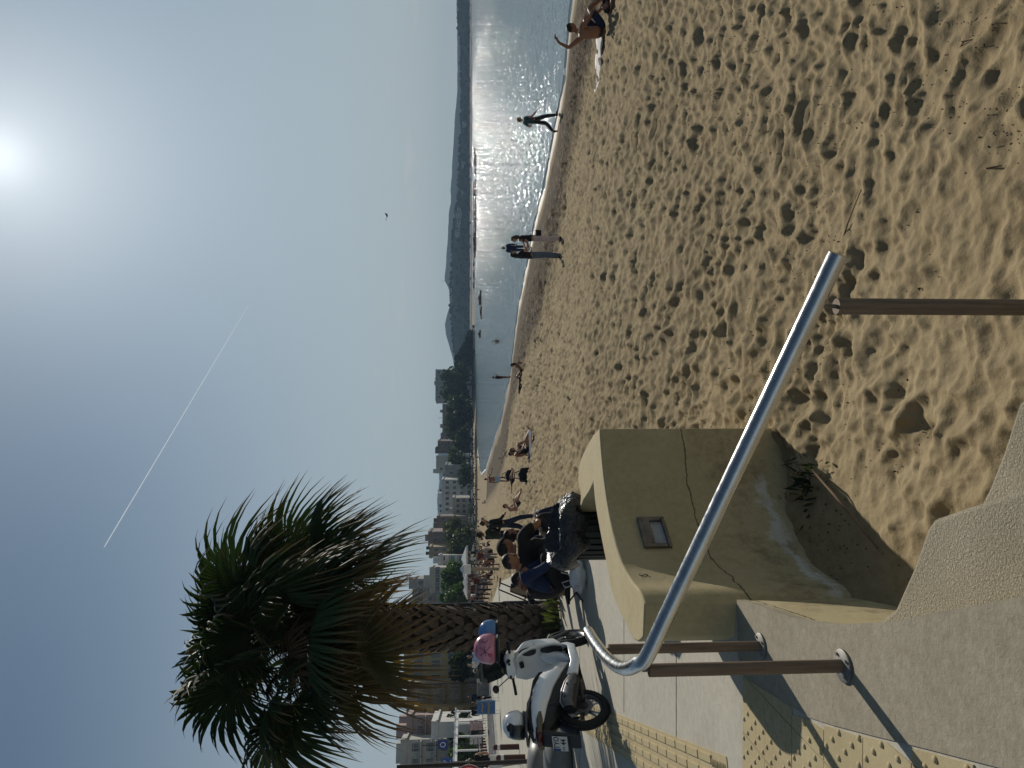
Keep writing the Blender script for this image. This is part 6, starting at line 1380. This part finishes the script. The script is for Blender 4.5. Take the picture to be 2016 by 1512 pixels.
# menu board with pictures of food
bd_b = mat('board_blue', (.05, .14, .30), .5, var=.25, scale=2); food = mat('food_print', (.45, .24, .08), .6, var=.35, scale=14)
p = gp(984, 1392, 0); t = thing('menu_board', 'blue pavement board with pictures of food', 'sign', p, -.15)
mb = MB(); mb.box((0, 0, .72), (.78, .03, .96)); mb.build('panel', bd_b, t); 
for s_ in (-1, 1): mb = MB(); mb.tube([(s_ * .36, .0, 0), (s_ * .36, .0, 1.22)], [.018] * 2, 6); mb.tube([(s_ * .36, .3, 0), (s_ * .36, .02, 1.1)], [.014] * 2, 6); mb.build('leg', white_m, t)
rr = random.Random(2)
for i in range(5): mb = MB(); mb.lathe([(.055, 0), (.05, .004), (0, .005)], 9, (-.26 + .13 * i, -.016, .58 + rr.uniform(-.015, .015)), Matrix.Rotation(radians(90), 3, 'X')); mb.build('printed_dish', food, t)
for i in range(7): mb = MB(); mb.ball((-.22 + .075 * i, -.017, .92 + .03 * sin(i * 1.3)), (.045, .004, .035), 8, 5); mb.build('printed_dish', food, t)
# newspaper racks
paper = mat('newsprint', (.50, .46, .46), .8, var=.35, scale=9); pinkp = mat('pink_newsprint', (.46, .30, .30), .8, var=.3, scale=9)
for (v, py, lb, m_) in ((958, 1428, 'wire rack of pinkish newspapers beside the far bollards', pinkp), (957, 1456, 'wire rack of white papers left of the pinkish ones', paper)):
    p = gp(v, py, 0); t = thing('newspaper_rack', lb, 'rack', p, -.1, 'newspaper racks'); mb = MB()
    for x in (-.45, .45):
        mb.tube([(x, 0, 0), (x, .05, 1.6)], [.02] * 2, 6); mb.tube([(x, .4, 0), (x, .06, 1.2)], [.02] * 2, 6)
    for z in (.55, .95, 1.35): mb.box((0, 0, z - .15), (.92, .06, .02))
    mb.build('frame', dark_m, t)
    for z in (.55, .95, 1.35):
        for x in (-.3, 0, .3): mb = MB(); mb.box((x, -.03, z + .03), (.26, .02, .33), R=Matrix.Rotation(.08 * rr.uniform(-1, 1), 3, 'Y')); mb.build('newspaper', m_, t)
# white framed pergola with green glass sides
gl_g = mat('green_glass', (.03, .07, .06), .12, var=.3, scale=1.5, spec=.6); can_m = mat('canopy_cloth', (.60, .60, .57), .85, var=.1)
c0 = ap(924, 1400, 76); c1 = ap(924, 1540, 62); t = thing('pergola', 'white framed open pavilion with green glass walls beyond the road', 'pavilion', (c0.x, c0.y, 0), atan2(c1.y - c0.y, c1.x - c0.x)); Lp_ = (c1 - c0).length
for i in range(6):
    x = Lp_ * i / 5
    for y in (0, -5.5):
        mb = MB(); mb.box((x, y, 1.35), (.14, .14, 2.7)); mb.build('post', white_m, t)
for y in (0, -5.5): mb = MB(); mb.box((Lp_ / 2, y, 2.8), (Lp_ + .3, .2, .22)); mb.build('beam', white_m, t)
for i in range(9): mb = MB(); mb.box((Lp_ * i / 8, -2.75, 3.0), (.12, 6.2, .16)); mb.build('rafter', white_m, t)
for i in range(5):
    if i == 2: continue
    mb = MB(); mb.box((Lp_ * (i + .5) / 5, -5.5, 1.2), (Lp_ / 5 - .2, .04, 2.2)); mb.build('glass_panel', gl_g, t)
# sign poles
sign_b = mat('sign_blue', (.010, .03, .16), .4, var=.05); sign_b2 = mat('sign_bright_blue', (.02, .09, .36), .4, var=.05); sign_r = mat('sign_red', (.42, .02, .03), .4, var=.05)
def upright_text(s_, size, m, parent, loc):
    me = text_mesh(s_, size); me.materials.clear(); me.materials.append(m); o = link('lettering', me, parent, loc); o.rotation_euler = (radians(90), 0, 0); return o
def disc(mb, r, y, z, h=.012, r_in=0):
    RX = Matrix.Rotation(radians(90), 3, 'X')
    if r_in: mb.lathe([(r, 0), (r, h), (r_in, h), (r_in, 0), (r, 0)], 28, (0, y, z), RX, cap=False)
    else: mb.lathe([(r, 0), (r, h), (0, h)], 28, (0, y, z), RX)
pn = gp(1057, 1498, 0); t = thing('sign_pole', 'dark leaning pole with a round red bordered road sign by the domed seats', 'road sign', pn, -.25); mb = MB(); mb.tube([(0, 0, -.05), (-.06, 0, 3.3)], [.052, .05], 12); mb.build('pole', mat('brown_pole', (.035, .027, .022), .5, var=.3), t, smooth=True)
zs = ap(923, 1537, pn.y).z; mb = MB(); disc(mb, .31, -.075, zs); mb.build('sign_plate', white_m, t).location = (-.28, 0, 0); mb = MB(); disc(mb, .30, -.088, zs, .006, .235); mb.build('sign_border', sign_r, t).location = (-.28, 0, 0)
mb = MB(); mb.box((-.14, -.062, zs), (.36, .02, .05)); mb.build('bracket', galv, t)
pp_ = gp(968, 1498, 0); t = thing('parking_sign', 'blue parking sign with a white letter and an arrow on a thin pole', 'road sign', pp_, -.2); mb = MB(); mb.cyl((0, 0, -.05), (0, 0, 4.6), .045, n=8); mb.build('pole', galv, t)
zc_ = ap(881, 1498, pp_.y).z; hs = 18 * pp_.y / F / 2; mb = MB(); mb.box((.15, -.07, zc_), (hs * 1.5, .03, hs * 2.2)); mb.build('sign_plate', sign_b2, t); upright_text('P', hs * 1.2, white_m, t, (.15, -.092, zc_ + hs * .42))
mb = MB(); mb.tube([(.15 - hs * .35, -.09, zc_ - hs * .75), (.15 + hs * .05, -.09, zc_ - hs * .5), (.15 + hs * .35, -.09, zc_ - hs * .8)], [.02] * 3, 5); mb.build('arrow_mark', white_m, t)
pq = gp(956, 1464, 0); t = thing('shop_sign', 'dark blue square sign with a white ring on a thin street pole', 'sign', pq, -.2); mb = MB(); mb.cyl((0, 0, -.05), (0, 0, 6.2), .05, n=8); mb.build('pole', dark_m, t)
zq = ap(872, 1461, pq.y).z; hs = 20 * pq.y / F / 2; mb = MB(); mb.box((.1, -.08, zq), (hs * 2, .05, hs * 2)); mb.build('sign_plate', sign_b, t); mb = MB(); mb.lathe([(hs * .55, 0), (hs * .55, .02), (hs * .43, .02), (hs * .43, 0), (hs * .55, 0)], 24, (.1, -.107, zq), Matrix.Rotation(radians(90), 3, 'X'), cap=False); mb.build('ring_mark', white_m, t)
for py, v, top_v, lb in ((1344, 945, 838, 'thin dark street pole behind the pink helmet'), (1358, 943, 872, 'short dark street pole beside the cafe tables'), (1386, 945, 836, 'thin dark street pole over the blue board'), (1410, 940, 835, 'thin dark pole right of the pergola'), (1367, 941, 868, 'slim dark pole between the two street poles')):
    p = gp(v, py, 0); t = thing('street_pole', lb, 'pole', p, 0, 'thin poles along the street'); hp_ = EYE + (924 - top_v) * p.y / F; mb = MB(); mb.cyl((0, 0, -.05), (0, 0, hp_), .08, .05, n=8); mb.build('pole', dark_m, t); mb = MB(); mb.ball((0, 0, hp_ + .1), (.2, .2, .16), 10, 6); mb.build('lamp_head', dark_m, t)
# grey cabinet, cafe tables with people
p = gp(962, 1353, 0); t = thing('street_cabinet', 'grey street cabinet standing behind the scooter screen', 'cabinet', p, -.1); mb = MB(); mb.box((0, 0, .45), (1.15, .6, .9)); bevel(mb.build('cabinet_body', mat('cabinet_grey', (.26, .245, .22), .7, var=.2), t), .02); mb = MB(); mb.box((0, 0, .93), (1.22, .68, .06)); mb.build('lid', mat('cabinet_lid', (.3, .29, .27), .7), t)
for x in (-.28, .28): mb = MB(); mb.box((x, -.306, .45), (.5, .02, .74)); mb.build('door', mat('cabinet_door', (.24, .225, .20), .7), t)
tab_m = mat('table_top', (.45, .42, .37), .5, var=.2)
def cafe_set(lb, p, rz):
    t = thing('cafe_table', lb, 'table', p, rz, 'cafe tables'); mb = MB(); mb.lathe([(.4, .72), (.4, .75), (0, .75)], 16); mb.build('tabletop', tab_m, t); mb = MB(); mb.cyl((0, 0, 0), (0, 0, .72), .03, n=8); mb.lathe([(.25, 0), (.22, .03), (.03, .05)], 12); mb.build('pedestal', dark_m, t)
cafe_set('cafe table nearest the grey cabinet', gp(966, 1338, 0), 0); cafe_set('cafe table behind the white shirted pair', gp(962, 1318, 0), .4)
p = gp(985, 1292, 0); person('standing figure in a pale blue shirt beyond the helmets', p, H_((.3, -1)), J(), SK1, HB, 0, LBLUE, 2, NAVY, 2, None, None, 'people on the street side')
p = gp(978, 1308, 0); person('grey haired figure in a white shirt beside the one in pale blue', p, H_((-.5, -1)), J(), SK2, HG, 0, WHITE, 1, GREY, 2, None, None, 'people on the street side')
p = gp(979, 1318, 0); person('seated figure in white with a pale cap by the cafe table', p, H_((-.6, .5)), sit_seat, SK1, HB, 0, WHITE, 1, BLACK, 2, None, None, 'people on the street side', 1.1, WHITE)
p = gp(970, 1386, 0); person('dark clothed figure sitting behind the blue board', p, H_((.8, -.5)), sit_seat, SK1, HB, 0, BLACK, 2, BLACK, 2, BLACK, None, 'people on the street side', 1.15)
p = gp(962, 1402, 0); person('figure in dark clothes standing left of the blue board', p, H_((.4, -1)), J(), SK1, HB, 0, BLACK, 2, NAVY, 2, None, None, 'people on the street side')
p = gp(962, 1372, 0); person('figure in navy standing right of the blue board', p, H_((-.4, 1)), walk, SK1, HB, 0, NAVY, 2, BLACK, 2, None, None, 'people on the street side')
p = gp(956, 1441, 0); person('figure in black between the newspaper racks', p, H_((.4, -1)), J(), SK1, HB, 0, BLACK, 2, BLACK, 2, None, None, 'people on the street side')
p = gp(1028, 1497, 0); person('woman in a black top and white shorts walking past the bollards', p, H_((-.5, .85)), walk, SK2, HG, .1, BLACK, 0, WHITE, 1, WHITE, None, 'people on the street side', 1.0)
bake_skins()
# ------------------------------------------------------------------ beach furniture
tim = mat('beach_timber', (.33, .26, .18), .8, var=.25, scale=4); dtim = mat('dark_timber', (.035, .028, .024), .8, var=.3, scale=4)
p = gp(983, 1120, -.12); t = thing('beach_post', 'pale square timber post with a white box on top on the sand', 'post', p, .2); hp_ = EYE + (924 - 912) * p.y / F - p.z; mb = MB(); mb.box((0, 0, hp_ / 2), (.17, .17, hp_)); mb.build('post_body', tim, t); mb = MB(); mb.box((0, 0, hp_ - .22), (.52, .4, .44)); bevel(mb.build('box', white_m, t), .03); mb = MB(); mb.lathe([(.36, 0), (.02, .18), (0, .18)], 4, (0, 0, hp_), Matrix.Rotation(pi / 4, 3, 'Z')); mb.build('cap', white_m, t)
p = gp(981, 1111, -.12); t = thing('beach_post', 'thin brown pole just right of the pale timber post', 'post', p, 0); mb = MB(); mb.cyl((0, 0, 0), (0, 0, 1.75), .035, n=8); mb.build('post_body', boll_m, t)
for i, (v, py, lb) in enumerate(((945, 1133, 'white square sunshade nearest the timber post'), (946, 1146, 'white square sunshade with a maroon side cloth'), (944, 1162, 'leftmost white square sunshade before the round tree'), (950, 1100, 'white square sunshade before the blue and white block'))):
    p = gp(v, py, -.1); t = thing('sunshade', lb, 'sunshade', p, .2 * i, 'white sunshades on the beach'); mb = MB(); mb.cyl((0, 0, 0), (0, 0, 2.5), .05, n=8); mb.build('pole', white_m, t); mb = MB(); c4 = [(-1.3, -1.3, 2.1), (1.3, -1.3, 2.1), (1.3, 1.3, 2.1), (-1.3, 1.3, 2.1)]; mb.add(c4 + [(0, 0, 2.75)], [(0, 1, 4), (1, 2, 4), (2, 3, 4), (3, 0, 4)]); mb.add(c4 + [(x, y, 1.88) for x, y, z in c4], [(0, 1, 5, 4), (1, 2, 6, 5), (2, 3, 7, 6), (3, 0, 4, 7)]); o = mb.build('canopy', can_m, t)
    if i == 1: mb = MB(); mb.box((0, -1.3, 1.25), (2.2, .04, 1.1)); mb.build('side_cloth', mat('maroon_cloth', (.16, .02, .035), .85), t)
r0, r1 = gp(969, 1150, 0), gp(958, 1192, 0); t = thing('timber_railing', 'dark timber railing along the ramp to the beach', 'railing', r0, atan2(r1.y - r0.y, r1.x - r0.x)); Lr = (r1 - r0).length
for i in range(6): mb = MB(); mb.box((Lr * i / 5, 0, .5), (.12, .12, 1.1)); mb.build('post', dtim, t)
for z in (.55, 1.0): mb = MB(); mb.box((Lr / 2, -.07, z), (Lr, .05, .12)); mb.build('rail', dtim, t)
p = onsand(999, 893); t = thing('beach_chair', 'empty low folding frame chair on the sand near the pair on the towel', 'chair', p, .3)
mb = MB()
for y in (-.28, .28): mb.tube([(-.3, y, 0), (.25, y, .36)], [.016] * 2, 6); mb.tube([(.28, y, 0), (-.3, y, .34), (-.42, y, .72)], [.016] * 3, 6)
mb.tube([(-.42, -.28, .72), (-.42, .28, .72)], [.016] * 2, 6); mb.tube([(.25, -.28, .36), (.25, .28, .36)], [.016] * 2, 6); mb.build('frame', dark_m, t); mb = MB(); mb.add([(.25, -.27, .34), (.25, .27, .34), (-.25, .27, .27), (-.25, -.27, .27)], [(0, 1, 2, 3)]); o = mb.build('seat', GREY, t); o.modifiers.new('s', 'SOLIDIFY').thickness = .012
p = onsand(958, 1020); t = thing('beach_chair', 'black folding chair standing further along the beach', 'chair', p, 1.2); mb = MB()
for y in (-.3, .3): mb.tube([(-.3, y, 0), (.3, y, .5)], [.02] * 2, 6); mb.tube([(.3, y, 0), (-.3, y, .5), (-.42, y, 1.0)], [.02] * 3, 6)
mb.build('frame', dark_m, t); mb = MB(); mb.box((0, 0, .46), (.56, .58, .05)); mb.build('seat', BLACK, t); mb = MB(); mb.box((-.37, 0, .76), (.05, .58, .45), R=Matrix.Rotation(-.23, 3, 'Y')); mb.build('backrest', BLACK, t)
# ------------------------------------------------------------------ cars along the bay
cpaint = [mat('car_paint_' + n_, c_, .25, var=.05, coat=.6) for n_, c_ in (('white', (.6, .6, .6)), ('silver', (.3, .31, .32)), ('dark', (.03, .03, .035)), ('blue', (.04, .07, .14)))]
def car(lb, p, rz, m):
    t = thing('parked_car', lb, 'car', p, rz, 'cars parked along the bay'); mb = MB(); sec = lambda x, z0, z1, w: [(x, -w, z0), (x, w, z0), (x, w * .97, z1), (x, -w * .97, z1)]
    mb.loft([sec(-2.1, .4, .75, .75), sec(-1.9, .28, .92, .84), sec(-.9, .25, .95, .87), sec(.9, .25, .92, .87), sec(1.7, .28, .78, .84), sec(2.1, .38, .62, .72)]); mb.build('body', m, t, smooth=30)
    mb = MB(); mb.loft([sec(-1.75, .90, .95, .75), sec(-1.2, .90, 1.40, .66), sec(.2, .90, 1.42, .66), sec(1.0, .90, .95, .75)]); mb.build('window', glass_m, t); mb = MB(); mb.box((-.5, 0, 1.425), (1.4, 1.28, .05)); mb.build('roof', m, t)
    for x in (-1.3, 1.3):
        for s_ in (-1, 1): mb = MB(); mb.cyl((x, s_ * .68, .32), (x, s_ * .88, .32), .32, n=14); w_ = mb.build('wheel', tyre_m, t, smooth=True); mb = MB(); mb.cyl((x, s_ * .881, .32), (x, s_ * .89, .32), .2, n=10); mb.build('rim', alu, w_)
for i, (py, Y, m_, lb) in enumerate(((852, 372, 1, 'silver car parked under the dark trees before the reddish block'), (878, 356, 2, 'dark car parked beside the narrow grey brown block'), (911, 340, 0, 'white car parked before the boxy pale house'), (932, 330, 1, 'silver car parked before the windowless wall'), (958, 312, 2, 'dark car parked at mid beach'), (974, 305, 0, 'white car parked under the white block with tanks'), (992, 296, 3, 'blue car parked left of that white car'), (1024, 268, 1, 'silver car parked below the dark brown block'), (1088, 212, 0, 'white car parked before the blue and white block'))):
    p = ap(924, py, Y - 6); car(lb, (p.x, p.y, -.05), .2 + .1 * (i % 3), cpaint[m_])
# ------------------------------------------------------------------ litter of the sand
twig_m = mat('dry_stalk', (.17, .11, .065), .9, var=.3); rr = random.Random(21)
def stalk(lb, pts, r, cat='twig'):
    mb = MB(); mb.tube(pts, r, 6); tag(mb.build('stalk', twig_m, smooth=True), lb, cat, 'dry stalks on the sand')
def sp3(px, py, dz=.01): p = onsand(px, py); p.z += dz; return p
a, b2 = sp3(1597, 915, .03), sp3(1738, 1080, .03); m_ = a.lerp(b2, .5); m_.z += .04; m_.x += .06; stalk('long curved dry reed at the edge of the wall shadow', [a, a.lerp(m_, .5), m_, m_.lerp(b2, .5), b2], [.007, .008, .008, .007, .005])
a, b2 = sp3(1655, 492, .01), sp3(1683, 440, .05); c3 = sp3(1700, 372, .015); stalk('thin dry stalk on the sand just beyond the end of the handrail', [a, b2, c3], [.005, .005, .003])
a = sp3(1962, 332, .05); b2 = sp3(1938, 331, .012); c3 = sp3(1976, 326, .01); stalk('broken pale stalk lying at the lower right of the sand', [b2, a, c3], [.004, .005, .003])
a, b2, c3 = sp3(1892, 95), sp3(1908, 82, .03), sp3(1918, 78, .01); stalk('short bleached stick in the trodden sand', [a, b2, c3], [.004, .005, .003])
lit_m = mat('dark_scrap', (.045, .033, .024), .9, var=.5, scale=30)
mb = MB()
for i in range(2600):
    px = rr.uniform(1150, 2016); py = rr.uniform(-20, 860) if px < 1500 else rr.uniform(-20, 1150)
    if mnoise.noise((px * .006, py * .006, 2)) < rr.uniform(-.25, .25): continue
    p = gp(px, py, -.85); z = sand_at(p.x, p.y); p = gp(px, py, z); s_ = rr.uniform(.003, .0065) * (1 + p.y * .08)
    if p.y > 28: continue
    R = Euler((rr.uniform(0, 6), rr.uniform(0, 6), rr.uniform(0, 6))).to_matrix(); mb.box((p.x, p.y, z + .015), (s_ * rr.uniform(.8, 2.2), s_, s_ * .6), R=R, taper=.6)
tag(mb.build('seaweed_scraps', lit_m, fixn=False), kind='stuff')
mb = MB()
wp_ = sp3(1592, 948)
for i in range(80):
    a = rr.uniform(0, 6.28); r = abs(rr.gauss(0, .10)); p = wp_ + Vector((r * cos(a) * 1.2, r * sin(a) * 1.6, -.02)); d = Vector((rr.gauss(0, .6), rr.gauss(0, .6), rr.uniform(.3, 1))).normalized(); L_ = rr.uniform(.05, .16); w_ = Vector((-d.y, d.x, 0)).normalized() * rr.uniform(.006, .014); mb.add([p, p + d * L_ * .6 - w_, p + d * L_, p + d * L_ * .6 + w_], [(0, 1, 2, 3)])
t = thing('beach_weed', 'small dark weed growing at the foot of the ochre wall', 'plant', wp_ * 1.0); o = mb.build('foliage', LEAF_D, None, fixn=False); adopt(o, t); o.location = -wp_
# faded painted letter on the wall
pS = ap(1268, 1137, 0); iS = min(range(len(front)), key=lambda i: abs(front[i][0] / front[i][1] - (756 - 1137) / F)); fa, fb = Vector(front[iS - 1]), Vector(front[iS + 1]); td = (fb - fa).normalized(); nS = Vector((td.y, -td.x)); 
if nS.dot(Vector((0.3, -1))) < 0: nS = -nS
me = text_mesh('S', .085, 'painted_letter', .001); me.materials.clear(); me.materials.append(mat('faded_black_paint', (.06, .05, .035), .9, var=.4, scale=60))
o = link('painted_letter', me, wall); zS = ap(1268, 1137, front[iS][1]).z; o.location = (front[iS][0] + nS.x * .004, front[iS][1] + nS.y * .004, zS); o.rotation_euler = (radians(90), 0, atan2(nS.y, nS.x) + pi / 2)
